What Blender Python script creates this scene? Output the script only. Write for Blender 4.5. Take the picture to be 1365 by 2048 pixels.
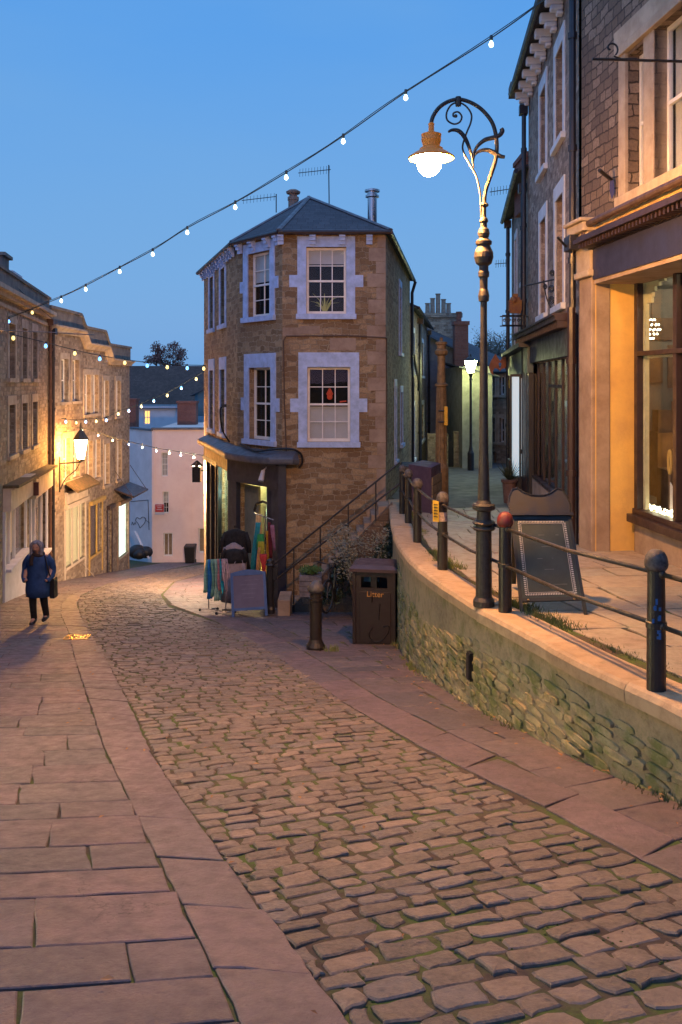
import bpy, math, random
from mathutils import Vector
random.seed(7)
R_ = math.radians
for o in list(bpy.data.objects):
    bpy.data.objects.remove(o, do_unlink=True)
SC = bpy.context.scene
COL = SC.collection

# ------------------------------------------------------------------ camera
FPX, CX, HV = 1700.0, 682.5, 765.0      # focal length, centre column and eye-level row of the 1365x2048 photograph
cam = bpy.data.objects.new("camera", bpy.data.cameras.new("camera"))
COL.objects.link(cam)
cam.location = (0, 0, 0)
cam.rotation_euler = (R_(90), 0, 0)
cam.data.sensor_fit = 'VERTICAL'
cam.data.sensor_height = 36.0
cam.data.lens = 36.0 * FPX / 2048.0
cam.data.shift_y = (HV - 1024.0) / 2048.0
cam.data.clip_start = 0.05
cam.data.clip_end = 2000
SC.camera = cam

# ------------------------------------------------------------------ world: dusk sky, brighter overhead and behind
world = bpy.data.worlds.new("World")
SC.world = world
world.use_nodes = True
nt = world.node_tree
nt.nodes.clear()
def N(nt, typ, **kw):
    n = nt.nodes.new(typ)
    for k, v in kw.items():
        if k.startswith('i_'):
            n.inputs[k[2:].replace('_', ' ')].default_value = v
        else:
            setattr(n, k, v)
    return n
w_out = N(nt, 'ShaderNodeOutputWorld')
w_bg = N(nt, 'ShaderNodeBackground')
w_tc = N(nt, 'ShaderNodeTexCoord')
w_sep = N(nt, 'ShaderNodeSeparateXYZ')
nt.links.new(w_tc.outputs['Generated'], w_sep.inputs[0])
w_el = N(nt, 'ShaderNodeValToRGB')           # by height above the horizon
nt.links.new(w_sep.outputs['Z'], w_el.inputs['Fac'])
cr = w_el.color_ramp
cr.elements[0].position = 0.0; cr.elements[0].color = (0.130, 0.330, 0.640, 1)
cr.elements[1].position = 1.0; cr.elements[1].color = (0.34, 0.52, 0.92, 1)
e = cr.elements.new(0.14); e.color = (0.120, 0.325, 0.660, 1)
e = cr.elements.new(0.42); e.color = (0.070, 0.280, 0.690, 1)
e = cr.elements.new(0.62); e.color = (0.15, 0.38, 0.80, 1)
w_sky = N(nt, 'ShaderNodeTexSky')
w_sky.sky_type = 'NISHITA'; w_sky.sun_disc = False
w_sky.sun_elevation = R_(1.0); w_sky.sun_rotation = R_(180)
w_bk = N(nt, 'ShaderNodeMapRange')           # afterglow behind the viewer
w_bk.inputs['From Min'].default_value = 0.05; w_bk.inputs['From Max'].default_value = -1.0
nt.links.new(w_sep.outputs['Y'], w_bk.inputs['Value'])
w_m1 = N(nt, 'ShaderNodeMix', data_type='RGBA', blend_type='ADD')
w_m1.inputs['B'].default_value = (0.10, 0.16, 0.46, 1)
nt.links.new(w_bk.outputs[0], w_m1.inputs['Factor'])
nt.links.new(w_el.outputs[0], w_m1.inputs['A'])
w_m2 = N(nt, 'ShaderNodeMix', data_type='RGBA', blend_type='ADD')
w_m2.inputs['Factor'].default_value = 0.03
nt.links.new(w_m1.outputs['Result'], w_m2.inputs['A'])
nt.links.new(w_sky.outputs[0], w_m2.inputs['B'])
# faint high cloud
w_nz = N(nt, 'ShaderNodeTexNoise'); w_nz.inputs['Scale'].default_value = 1.6; w_nz.inputs['Detail'].default_value = 5
w_mp = N(nt, 'ShaderNodeMapping'); w_mp.inputs['Scale'].default_value = (1, 1, 4)
nt.links.new(w_tc.outputs['Generated'], w_mp.inputs[0]); nt.links.new(w_mp.outputs[0], w_nz.inputs['Vector'])
w_cr = N(nt, 'ShaderNodeMapRange'); w_cr.inputs['From Min'].default_value = .42; w_cr.inputs['From Max'].default_value = .75
w_cr.inputs['To Max'].default_value = .5
nt.links.new(w_nz.outputs['Fac'], w_cr.inputs['Value'])
w_m3 = N(nt, 'ShaderNodeMix', data_type='RGBA')
w_m3.inputs['B'].default_value = (0.16, 0.36, 0.66, 1)
nt.links.new(w_cr.outputs[0], w_m3.inputs['Factor']); nt.links.new(w_m2.outputs['Result'], w_m3.inputs['A'])
nt.links.new(w_m3.outputs['Result'], w_bg.inputs['Color'])
w_bg.inputs['Strength'].default_value = 1.13
nt.links.new(w_bg.outputs[0], w_out.inputs['Surface'])
SC.view_settings.view_transform = 'Standard'
SC.view_settings.look = 'None'
SC.view_settings.exposure = 0.0
SC.view_settings.gamma = 1.0
SC.cycles.use_denoising = True
SC.cycles.max_bounces = 6
SC.cycles.sample_clamp_indirect = 6.0
LAMP_MAIN, LAMP_WALL, LAMP_LANE = 3500.0, 2200.0, 480.0      # radiance of the three lit lamps

# ------------------------------------------------------------------ materials
MATS = {}
def base_mat(name):
    m = bpy.data.materials.new(name)
    m.use_nodes = True
    t = m.node_tree
    b = t.nodes['Principled BSDF']
    return m, t, b
def lnk(t, a, b): t.links.new(a, b)
def uvnode(t):
    return N(t, 'ShaderNodeUVMap').outputs['UV']
def objnode(t):
    return N(t, 'ShaderNodeTexCoord').outputs['Object']
def noise(t, vec, scale, detail=4, rough=.55):
    n = N(t, 'ShaderNodeTexNoise')
    n.inputs['Scale'].default_value = scale; n.inputs['Detail'].default_value = detail; n.inputs['Roughness'].default_value = rough
    if vec is not None: lnk(t, vec, n.inputs['Vector'])
    return n
def mix(t, fac, a, b, mode='MIX'):
    n = N(t, 'ShaderNodeMix', data_type='RGBA', blend_type=mode)
    for s, v in (('Factor', fac), ('A', a), ('B', b)):
        if isinstance(v, (int, float)): n.inputs[s].default_value = v
        elif isinstance(v, (tuple, list)): n.inputs[s].default_value = (*v[:3], 1)
        else: lnk(t, v, n.inputs[s])
    return n.outputs['Result']
def rng(t, val, a, b, c=0, d=1):
    n = N(t, 'ShaderNodeMapRange')
    n.inputs['From Min'].default_value = a; n.inputs['From Max'].default_value = b
    n.inputs['To Min'].default_value = c; n.inputs['To Max'].default_value = d
    lnk(t, val, n.inputs['Value'])
    return n.outputs[0]
def bump(t, b, h, strength, dist):
    n = N(t, 'ShaderNodeBump')
    n.inputs['Strength'].default_value = strength; n.inputs['Distance'].default_value = dist
    lnk(t, h, n.inputs['Height'])
    lnk(t, n.outputs[0], b.inputs['Normal'])
    return n
def paint(name, col, rough=.55, var=.18, scale=6, bmp=.15, metal=0, col2=None, wear=.0):
    """a painted, metal or plain surface with worn, uneven colour"""
    if name in MATS: return MATS[name]
    m, t, b = base_mat(name)
    v = objnode(t)
    n = noise(t, v, scale, 6, .65)
    c2 = col2 or tuple(c * (1 - var * 1.6) for c in col)
    c = mix(t, rng(t, n.outputs['Fac'], .35, .7), col, c2)
    if wear:
        n2 = noise(t, v, scale * 5, 8, .7)
        c = mix(t, rng(t, n2.outputs['Fac'], .62, .7, 0, wear), c, (.12, .06, .035))
    lnk(t, c, b.inputs['Base Color'])
    lnk(t, rng(t, n.outputs['Fac'], .3, .7, max(rough - .12, .05), min(rough + .15, 1)), b.inputs['Roughness'])
    b.inputs['Metallic'].default_value = metal
    n3 = noise(t, v, scale * 12, 4)
    if bmp: bump(t, b, n3.outputs['Fac'], bmp, .01)
    MATS[name] = m
    return m
def emit(name, col, strength, base=(0.8, .8, .8)):
    if name in MATS: return MATS[name]
    m, t, b = base_mat(name)
    b.inputs['Base Color'].default_value = (*base, 1)
    b.inputs['Emission Color'].default_value = (*col, 1)
    b.inputs['Emission Strength'].default_value = strength
    MATS[name] = m
    return m
def stone(name, c1, c2, mortar, bw=.34, bh=.15, warp=.05, mort=.012, bmp=.7, c3=None, stain=None, offs=.5, fine=1.0):
    """coursed rubble: warped brick pattern in wall metres with per-stone colour and relief"""
    if name in MATS: return MATS[name]
    m, t, b = base_mat(name)
    uv = uvnode(t)
    nz = noise(t, uv, 1.7, 3)
    sub = N(t, 'ShaderNodeVectorMath', operation='SUBTRACT'); sub.inputs[1].default_value = (.5, .5, .5)
    lnk(t, nz.outputs['Color'], sub.inputs[0])
    sc = N(t, 'ShaderNodeVectorMath', operation='SCALE'); sc.inputs['Scale'].default_value = warp * 3
    lnk(t, sub.outputs[0], sc.inputs[0])
    nz2 = noise(t, uv, 9, 2)
    sub2 = N(t, 'ShaderNodeVectorMath', operation='SUBTRACT'); sub2.inputs[1].default_value = (.5, .5, .5)
    lnk(t, nz2.outputs['Color'], sub2.inputs[0])
    sc2 = N(t, 'ShaderNodeVectorMath', operation='SCALE'); sc2.inputs['Scale'].default_value = warp * 1.1
    lnk(t, sub2.outputs[0], sc2.inputs[0])
    ad = N(t, 'ShaderNodeVectorMath', operation='ADD'); lnk(t, uv, ad.inputs[0]); lnk(t, sc.outputs[0], ad.inputs[1])
    ad2 = N(t, 'ShaderNodeVectorMath', operation='ADD'); lnk(t, ad.outputs[0], ad2.inputs[0]); lnk(t, sc2.outputs[0], ad2.inputs[1])
    br = N(t, 'ShaderNodeTexBrick')
    lnk(t, ad2.outputs[0], br.inputs['Vector'])
    br.offset = offs; br.squash = .72; br.squash_frequency = 3; br.offset_frequency = 2
    br.inputs['Scale'].default_value = 1
    br.inputs['Brick Width'].default_value = bw; br.inputs['Row Height'].default_value = bh
    br.inputs['Mortar Size'].default_value = mort; br.inputs['Mortar Smooth'].default_value = .35
    br.inputs['Color1'].default_value = (0, 0, 0, 1); br.inputs['Color2'].default_value = (1, 1, 1, 1)
    br.inputs['Mortar'].default_value = (.5, .5, .5, 1)
    sepc = N(t, 'ShaderNodeSeparateColor'); lnk(t, br.outputs['Color'], sepc.inputs[0])
    rp = N(t, 'ShaderNodeValToRGB'); lnk(t, sepc.outputs[0], rp.inputs[0])
    rp.color_ramp.elements[0].color = (*c1, 1); rp.color_ramp.elements[1].color = (*c2, 1)
    if c3:
        e = rp.color_ramp.elements.new(.55); e.color = (*c3, 1)
    fn = noise(t, uv, 22 * fine, 6, .7)
    c = mix(t, rng(t, fn.outputs['Fac'], .3, .75, 0, .8), rp.outputs[0], tuple(.55 * x for x in c1))
    mn = noise(t, uv, 5, 4)
    c = mix(t, br.outputs['Fac'], c, mix(t, mn.outputs['Fac'], mortar, tuple(.6 * x for x in mortar)))
    big = noise(t, uv, .55, 4)
    c = mix(t, rng(t, big.outputs['Fac'], .42, .72, 0, .55), c, stain or tuple(.5 * x for x in c1))
    lnk(t, c, b.inputs['Base Color'])
    b.inputs['Roughness'].default_value = .88
    inv = N(t, 'ShaderNodeMath', operation='SUBTRACT'); inv.inputs[0].default_value = 1; lnk(t, br.outputs['Fac'], inv.inputs[1])
    m1 = N(t, 'ShaderNodeMath', operation='MULTIPLY_ADD'); lnk(t, fn.outputs['Fac'], m1.inputs[0]); m1.inputs[1].default_value = .55
    lnk(t, inv.outputs[0], m1.inputs[2])
    m2 = N(t, 'ShaderNodeMath', operation='MULTIPLY_ADD'); lnk(t, sepc.outputs[0], m2.inputs[0]); m2.inputs[1].default_value = .45
    lnk(t, m1.outputs[0], m2.inputs[2])
    bump(t, b, m2.outputs[0], bmp, .035)
    MATS[name] = m
    return m
def island(name, cols, rough=.75, stain=(.1, .08, .07), stain_amt=.6, fine=30, bmp=.5, moss=None, dist=.012, big=1.2, crack=0):
    """one colour per separate stone, from a list, with blotches and a fine split surface"""
    if name in MATS: return MATS[name]
    m, t, b = base_mat(name)
    v = objnode(t)
    g = N(t, 'ShaderNodeNewGeometry')
    rp = N(t, 'ShaderNodeValToRGB'); rp.color_ramp.interpolation = 'LINEAR'
    lnk(t, g.outputs['Random Per Island'], rp.inputs[0])
    n = len(cols)
    rp.color_ramp.elements[0].color = (*cols[0], 1); rp.color_ramp.elements[1].color = (*cols[-1], 1)
    for i in range(1, n - 1):
        e = rp.color_ramp.elements.new(i / (n - 1)); e.color = (*cols[i], 1)
    n1 = noise(t, v, big, 5, .6)
    n2 = noise(t, v, fine, 8, .72)
    n3 = noise(t, v, 7, 6, .65)
    c = mix(t, rng(t, n1.outputs['Fac'], .45, .75, 0, stain_amt), rp.outputs[0], stain)
    c = mix(t, rng(t, n3.outputs['Fac'], .48, .70, 0, .6), c, tuple(.55 * x for x in cols[0]))
    c = mix(t, rng(t, n2.outputs['Fac'], .35, .75, 0, .45), c, tuple(1.35 * x for x in cols[-1]))
    if moss:
        n4 = noise(t, v, 3.1, 7, .7)
        c = mix(t, rng(t, n4.outputs['Fac'], moss[3], moss[3] + .12, 0, moss[4]), c, moss[:3])
    if crack:
        vo = N(t, 'ShaderNodeTexVoronoi', feature='DISTANCE_TO_EDGE'); vo.inputs['Scale'].default_value = .75
        wv = N(t, 'ShaderNodeVectorMath', operation='SCALE'); wv.inputs['Scale'].default_value = .8
        nw = noise(t, v, 1.9, 6, .7); lnk(t, nw.outputs['Color'], wv.inputs[0])
        av = N(t, 'ShaderNodeVectorMath', operation='ADD'); lnk(t, v, av.inputs[0]); lnk(t, wv.outputs[0], av.inputs[1]); lnk(t, av.outputs[0], vo.inputs['Vector'])
        n5 = noise(t, v, .8, 2)
        k_ = N(t, 'ShaderNodeMath', operation='MULTIPLY'); lnk(t, rng(t, vo.outputs['Distance'], crack, crack * .3, 0, .75), k_.inputs[0]); lnk(t, rng(t, n5.outputs['Fac'], .48, .54, 0, 1), k_.inputs[1])
        c = mix(t, k_.outputs[0], c, (.03, .022, .018))
        n6 = noise(t, v, 55, 2, .5); c = mix(t, rng(t, n6.outputs['Fac'], .70, .73, 0, .6), c, (.035, .03, .028))
    lnk(t, c, b.inputs['Base Color'])
    lnk(t, rng(t, n3.outputs['Fac'], .3, .7, rough - .2, rough + .12), b.inputs['Roughness'])
    ma = N(t, 'ShaderNodeMath', operation='MULTIPLY_ADD'); lnk(t, n3.outputs['Fac'], ma.inputs[0]); ma.inputs[1].default_value = 2.4
    lnk(t, n2.outputs['Fac'], ma.inputs[2])
    bump(t, b, ma.outputs[0], bmp, dist)
    MATS[name] = m
    return m
def glass(name, tint=(.9, .93, .95), refl=.10):
    if name in MATS: return MATS[name]
    m = bpy.data.materials.new(name); m.use_nodes = True
    t = m.node_tree; t.nodes.clear()
    o = N(t, 'ShaderNodeOutputMaterial'); tr = N(t, 'ShaderNodeBsdfTransparent'); gl = N(t, 'ShaderNodeBsdfGlossy')
    tr.inputs[0].default_value = (*tint, 1); gl.inputs['Roughness'].default_value = .03
    lw0 = N(t, 'ShaderNodeLayerWeight'); lw0.inputs['Blend'].default_value = .5
    lw = N(t, 'ShaderNodeMath', operation='POWER'); lnk(t, lw0.outputs['Facing'], lw.inputs[0]); lw.inputs[1].default_value = 4.0
    lw2 = N(t, 'ShaderNodeMath', operation='MULTIPLY'); lnk(t, lw.outputs[0], lw2.inputs[0]); lw2.inputs[1].default_value = .6; lw = lw2
    nz = noise(t, objnode(t), 1.3, 2); bp = N(t, 'ShaderNodeBump'); bp.inputs['Strength'].default_value = .12; bp.inputs['Distance'].default_value = .05
    lnk(t, nz.outputs['Fac'], bp.inputs['Height']); lnk(t, bp.outputs[0], gl.inputs['Normal'])
    ad = N(t, 'ShaderNodeMath', operation='ADD', use_clamp=True); lnk(t, lw.outputs[0], ad.inputs[0]); ad.inputs[1].default_value = refl
    mx = N(t, 'ShaderNodeMixShader'); lnk(t, ad.outputs[0], mx.inputs[0]); lnk(t, tr.outputs[0], mx.inputs[1]); lnk(t, gl.outputs[0], mx.inputs[2])
    lnk(t, mx.outputs[0], o.inputs['Surface'])
    MATS[name] = m
    return m

M_skylit = paint('skylit_pale_paint', (.42, .55, .84), .6, .22, 5, .3, wear=.35)  # pale paint, its colour tinted blue to carry the skylight
M_white = paint('white_paint', (.66, .68, .74), .6, .12, 3, .1)
M_sash = paint('sash_paint', (.78, .77, .76), .45, .1, 5, .05)
M_cream = paint('cream_paint', (.62, .52, .40), .6, .15, 3, .1)
M_glass = glass('window_glass', refl=.015)
M_glass_dark = paint('dark_glass', (.012, .014, .02), .08, .2, 2, .0)
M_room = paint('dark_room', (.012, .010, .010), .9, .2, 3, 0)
M_blind = paint('blind_cloth', (.62, .58, .55), .9, .08, 3, .05)
M_iron = paint('black_iron', (.018, .017, .018), .38, .3, 9, .35, 0.0, wear=.55)
M_iron2 = paint('worn_iron', (.045, .040, .036), .42, .3, 14, .5, .2, wear=.8)
M_rust = paint('rusty_iron', (.24, .15, .065), .6, .35, 8, .5, .1, wear=.4)
M_lead = paint('lead_sheet', (.10, .11, .14), .5, .25, 4, .25)
M_navy = paint('navy_paint', (.028, .032, .055), .42, .25, 5, .12)
M_brown = paint('brown_paint', (.036, .021, .022), .4, .3, 6, .12)
M_black = paint('black_paint', (.012, .012, .014), .4, .2, 6, .12)
M_pipe = paint('pipe_paint', (.020, .020, .028), .38, .25, 6, .12)
M_brick = stone('red_brick', (.22, .07, .045), (.33, .12, .075), (.2, .15, .13), .22, .075, .006, .008, .4)
M_slate = stone('roof_slate', (.055, .062, .080), (.10, .105, .125), (.02, .02, .025), .28, .2, .008, .006, .45)
M_slate2 = stone('roof_tile_brown', (.075, .042, .034), (.14, .085, .066), (.02, .016, .016), .26, .24, .008, .008, .6)
M_corner = stone('golden_rubble', (.20, .125, .062), (.54, .395, .23), (.42, .33, .22), .31, .132, .085, .012, .95, c3=(.31, .210, .115), stain=(.14, .080, .045))
M_rub1 = stone('grey_rubble', (.22, .155, .10), (.62, .50, .37), (.36, .30, .23), .24, .12, .06, .012, .9, stain=(.15, .11, .085))
M_rubr = stone('squared_rubble', (.16, .115, .09), (.40, .31, .24), (.05, .038, .034), .30, .155, .045, .012, 1.0, c3=(.23, .165, .12), stain=(.12, .09, .07))
M_rub2 = stone('pebbly_rubble', (.20, .135, .10), (.66, .52, .42), (.34, .26, .21), .22, .115, .06, .012, .9, stain=(.15, .12, .1))
M_ashlar = stone('ashlar_stone', (.33, .25, .17), (.45, .36, .26), (.22, .17, .12), .7, .3, .01, .006, .25, stain=(.2, .15, .1))
M_dress = paint('dressed_stone', (.46, .38, .29), .8, .2, 3, .3, col2=(.30, .235, .175))
M_quoin = paint('quoin_stone', (.33, .25, .19), .85, .2, 2.5, .4, col2=(.20, .14, .10))
M_render_y = paint('ochre_render', (.78, .50, .13), .85, .12, 1.6, .9, col2=(.58, .36, .12))
M_pink = paint('pink_render', (.88, .69, .60), .85, .10, 1.2, .2, col2=(.80, .60, .52))
M_whiter = paint('white_render', (.62, .62, .66), .85, .12, 1.2, .2)
M_parapet = paint('weathered_parapet', (.20, .18, .16), .9, .35, 2.5, .5, col2=(.10, .09, .085))

# ------------------------------------------------------------------ mesh building
ORG = {}      # world origin of each parent object, by name
class MB:
    def __init__(s): s.v = []; s.f = []; s.mi = []; s.cur = 0
    def add(s, pts, faces):
        o = len(s.v); s.v += [tuple(p) for p in pts]
        for f in faces: s.f.append([i + o for i in f]); s.mi.append(s.cur)
        return s
    def poly(s, pts): return s.add(pts, [list(range(len(pts)))])
    def box(s, x0, x1, y0, y1, z0, z1):
        p = [(x, y, z) for z in (z0, z1) for y in (y0, y1) for x in (x0, x1)]
        return s.add(p, [[0, 2, 3, 1], [4, 5, 7, 6], [0, 1, 5, 4], [2, 6, 7, 3], [0, 4, 6, 2], [1, 3, 7, 5]])
    def hexa(s, b, t):
        """b, t: four bottom and four top points in matching order"""
        return s.add(list(b) + list(t), [[3, 2, 1, 0], [4, 5, 6, 7], [0, 1, 5, 4], [1, 2, 6, 5], [2, 3, 7, 6], [3, 0, 4, 7]])
    def prism(s, pts, z0, z1):
        n = len(pts)
        return s.add([(x, y, z0) for x, y in pts] + [(x, y, z1) for x, y in pts],
                     [list(range(n))[::-1], list(range(n, 2 * n))] + [[i, (i + 1) % n, n + (i + 1) % n, n + i] for i in range(n)])
    def loft(s, rings, caps=True, closed=True):
        n = len(rings[0]); o = len(s.v)
        pts = [p for r in rings for p in r]; fs = []
        for j in range(len(rings) - 1):
            for i in range(n if closed else n - 1):
                a, b = j * n + i, j * n + (i + 1) % n
                fs.append([a, b, b + n, a + n])
        if caps:
            fs.append(list(range(n))[::-1]); fs.append([(len(rings) - 1) * n + i for i in range(n)])
        return s.add(pts, fs)
    def lathe(s, c, prof, n=16):
        rings = [[(c[0] + r * math.cos(2 * math.pi * i / n), c[1] + r * math.sin(2 * math.pi * i / n), c[2] + h) for i in range(n)] for r, h in prof]
        return s.loft(rings)
    def tube(s, path, r, n=8, flat=None):
        P = [Vector(p) for p in path]; rings = []
        if len(P) < 2: return s
        up = Vector((0, 0, 1))
        T0 = (P[1] - P[0]).normalized()
        a = T0.cross(up)
        if a.length < .05: a = T0.cross(Vector((0, 1, 0)))
        a.normalize()
        for i, p in enumerate(P):
            T = (P[min(i + 1, len(P) - 1)] - P[max(i - 1, 0)]).normalized()
            a = (a - T * a.dot(T))
            if a.length < 1e-5: a = T.orthogonal()
            a.normalize(); b = T.cross(a)
            rr = r[i] if isinstance(r, (list, tuple)) else r
            k = flat or 1
            rings.append([tuple(p + a * rr * math.cos(2 * math.pi * j / n) + b * rr * k * math.sin(2 * math.pi * j / n)) for j in range(n)])
        return s.loft(rings)
    def ball(s, c, r, n=12, m=8, sz=1):
        prof = [(max(r * math.sin(math.pi * j / m), .0008), -r * sz * math.cos(math.pi * j / m)) for j in range(m + 1)]
        return s.lathe(c, prof, n)
    def build(s, name, mat, parent=None, smooth=False, loc=None, label=None, cat=None, group=None, kind=None, bevel=0):
        me = bpy.data.meshes.new(name)
        if parent is not None: org = ORG[parent.name]
        elif loc is not None: org = loc
        elif s.v:
            xs = [p[0] for p in s.v]; ys = [p[1] for p in s.v]
            org = ((min(xs) + max(xs)) / 2, (min(ys) + max(ys)) / 2, min(p[2] for p in s.v))
        else: org = (0, 0, 0)
        me.from_pydata([(p[0] - org[0], p[1] - org[1], p[2] - org[2]) for p in s.v], [], s.f)
        ml = mat if isinstance(mat, (list, tuple)) else [mat]
        for m in ml: me.materials.append(m)
        if len(ml) > 1: me.polygons.foreach_set('material_index', s.mi)
        if smooth: me.polygons.foreach_set('use_smooth', [True] * len(me.polygons))
        me.validate(clean_customdata=False)
        uvl = me.uv_layers.new(name='UVMap')
        co = [(v.co.x + org[0], v.co.y + org[1], v.co.z + org[2]) for v in me.vertices]
        uvd = uvl.data
        for p in me.polygons:
            nx, ny, nz = p.normal
            if abs(nz) > .85:
                for li in p.loop_indices:
                    q = co[me.loops[li].vertex_index]; uvd[li].uv = (q[0], q[1])
            else:
                l = math.hypot(nx, ny); tx, ty = -ny / l, nx / l
                k = 1 / max(math.sqrt(1 - nz * nz), .3)
                for li in p.loop_indices:
                    q = co[me.loops[li].vertex_index]; uvd[li].uv = (q[0] * tx + q[1] * ty, q[2] * k)
        me.update()
        o = bpy.data.objects.new(name, me)
        COL.objects.link(o)
        if parent is not None: o.parent = parent
        else: o.location = org
        ORG[o.name] = org
        if bevel:
            b = o.modifiers.new('bevel', 'BEVEL'); b.width = bevel; b.segments = 2; b.limit_method = 'ANGLE'; b.angle_limit = R_(40)
        if smooth == 'auto':
            pass
        tag(o, label, cat, group, kind)
        return o
def tag(o, label=None, cat=None, group=None, kind=None):
    if label: o['label'] = label
    if cat: o['category'] = cat
    if group: o['group'] = group
    if kind: o['kind'] = kind
    return o
def thing(name, label, cat, loc=(0, 0, 0), group=None):
    o = bpy.data.objects.new(name, None)
    COL.objects.link(o); o.location = loc; o.empty_display_size = .2
    ORG[o.name] = tuple(loc)
    return tag(o, label, cat, group)
def copy_tree(o, loc=None, label=None, rz=None, parent=None):
    c = o.copy(); COL.objects.link(c)
    if parent is not None: c.parent = parent
    if loc is not None: c.location = loc
    if rz is not None: c.rotation_euler.z = rz
    if label: c['label'] = label
    for ch in o.children: copy_tree(ch, parent=c)
    return c
def P(u, v, y): return ((u - CX) / FPX * y, y, (HV - v) / FPX * y)
class Fr:
    """wall frame: s metres along A->B, h = world height, o = metres out of the wall towards the street"""
    def __init__(s, A, B, flip=False):
        s.A = Vector((A[0], A[1])); s.B = Vector((B[0], B[1])); d = s.B - s.A
        s.L = d.length; s.d = d / s.L; n = Vector((s.d.y, -s.d.x)); s.n = -n if flip else n
    def p(s, a, h, o=0):
        q = s.A + s.d * a + s.n * o
        return (q.x, q.y, h)
    def S(s, u, o=0):
        k = (u - CX) / FPX; A = s.A + s.n * o
        return (k * A.y - A.x) / (s.d.x - k * s.d.y)
    def H(s, u, v, o=0):
        a = s.S(u, o); y = (s.A + s.d * a + s.n * o).y
        return (HV - v) / FPX * y
    def box(s, mb, a0, a1, h0, h1, o0, o1):
        b = [s.p(a0, h0, o0), s.p(a1, h0, o0), s.p(a1, h0, o1), s.p(a0, h0, o1)]
        t = [(q[0], q[1], h1) for q in b]
        return mb.hexa(b, t)
    def wall(s, mb, a0, a1, h0, h1, ops, depth=.22, o=0):
        """wall sheet with real openings: ops = (a0,a1,h0,h1), each with reveals"""
        xs = sorted({a0, a1, *[q for op in ops for q in op[:2]]}); hs = sorted({h0, h1, *[q for op in ops for q in op[2:4]]})
        xs = [x for x in xs if a0 <= x <= a1]; hs = [h for h in hs if h0 <= h <= h1]
        for i in range(len(xs) - 1):
            for j in range(len(hs) - 1):
                cx, ch = (xs[i] + xs[i + 1]) / 2, (hs[j] + hs[j + 1]) / 2
                if any(op[0] < cx < op[1] and op[2] < ch < op[3] for op in ops): continue
                mb.poly([s.p(xs[i], hs[j], o), s.p(xs[i + 1], hs[j], o), s.p(xs[i + 1], hs[j + 1], o), s.p(xs[i], hs[j + 1], o)])
        for (x0, x1, y0, y1) in [op[:4] for op in ops]:
            for (p, q) in (((x0, y0), (x1, y0)), ((x1, y0), (x1, y1)), ((x1, y1), (x0, y1)), ((x0, y1), (x0, y0))):
                mb.poly([s.p(p[0], p[1], o), s.p(q[0], q[1], o), s.p(q[0], q[1], o - depth), s.p(p[0], p[1], o - depth)])
def sash(parent, F, op, cols=2, rows=4, depth=.14, fr=.055, bar=.02, mat=None, blind=0, curtain=False, lit=None, o=0, sill=True, mid=True, room_d=.35, name='window', gm=None):
    a0, a1, h0, h1 = op[:4]
    mb = MB(); d0, d1 = o - depth - .05, o - depth
    F.box(mb, a0, a0 + fr, h0, h1, d0, d1); F.box(mb, a1 - fr, a1, h0, h1, d0, d1)
    F.box(mb, a0 + fr, a1 - fr, h0, h0 + fr * 1.3, d0, d1); F.box(mb, a0 + fr, a1 - fr, h1 - fr, h1, d0, d1)
    hm = (h0 + h1) / 2
    if mid: F.box(mb, a0 + fr, a1 - fr, hm - .025, hm + .025, d0 + .005, d1 + .012)
    for i in range(1, cols):
        x = a0 + fr + (a1 - a0 - 2 * fr) * i / cols
        F.box(mb, x - bar / 2, x + bar / 2, h0 + fr, h1 - fr, d0 + .012, d1 - .008)
    for j in range(1, rows):
        if mid and j * 2 == rows: continue
        z = h0 + fr + (h1 - h0 - 2 * fr) * j / rows
        F.box(mb, a0 + fr, a1 - fr, z - bar / 2, z + bar / 2, d0 + .014, d1 - .010)
    w = mb.build(name, mat or M_sash, parent)
    g = MB(); F.box(g, a0 + fr * .6, a1 - fr * .6, h0 + fr * .6, h1 - fr * .6, d0 + .018, d0 + .024)
    g.build('pane', gm or M_glass, w)
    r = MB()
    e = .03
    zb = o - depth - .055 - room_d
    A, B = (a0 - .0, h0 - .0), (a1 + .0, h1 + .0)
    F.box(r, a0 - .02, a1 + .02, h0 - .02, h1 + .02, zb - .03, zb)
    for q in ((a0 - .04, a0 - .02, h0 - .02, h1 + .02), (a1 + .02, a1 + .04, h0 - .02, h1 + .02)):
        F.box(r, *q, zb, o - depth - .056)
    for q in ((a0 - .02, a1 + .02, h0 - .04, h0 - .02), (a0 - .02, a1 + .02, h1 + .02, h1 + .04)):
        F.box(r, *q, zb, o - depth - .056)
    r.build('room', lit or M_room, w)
    if blind:
        b = MB(); hb = h1 - (h1 - h0) * abs(blind) if blind > 0 else h0
        ht = h1 if blind > 0 else h0 + (h1 - h0) * abs(blind)
        F.box(b, a0 + .02, a1 - .02, hb, ht, o - depth - .075, o - depth - .065)
        b.build('blind', M_blind, w)
    if curtain:
        for (c0, c1) in ((a0 + .01, a0 + (a1 - a0) * .22), (a1 - (a1 - a0) * .22, a1 - .01)):
            b = MB(); k = 9; rings = []
            for hh in (h0 + .01, h1 - .01):
                f = [F.p(c0 + (c1 - c0) * i / k, hh, o - depth - .11 + .018 * math.sin(i * 2.1)) for i in range(k + 1)]
                bk = [F.p(c0 + (c1 - c0) * i / k, hh, o - depth - .118 + .018 * math.sin(i * 2.1)) for i in range(k, -1, -1)]
                rings.append(f + bk)
            b.loft(rings); b.build('curtain', M_blind, w)
    return w
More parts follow.
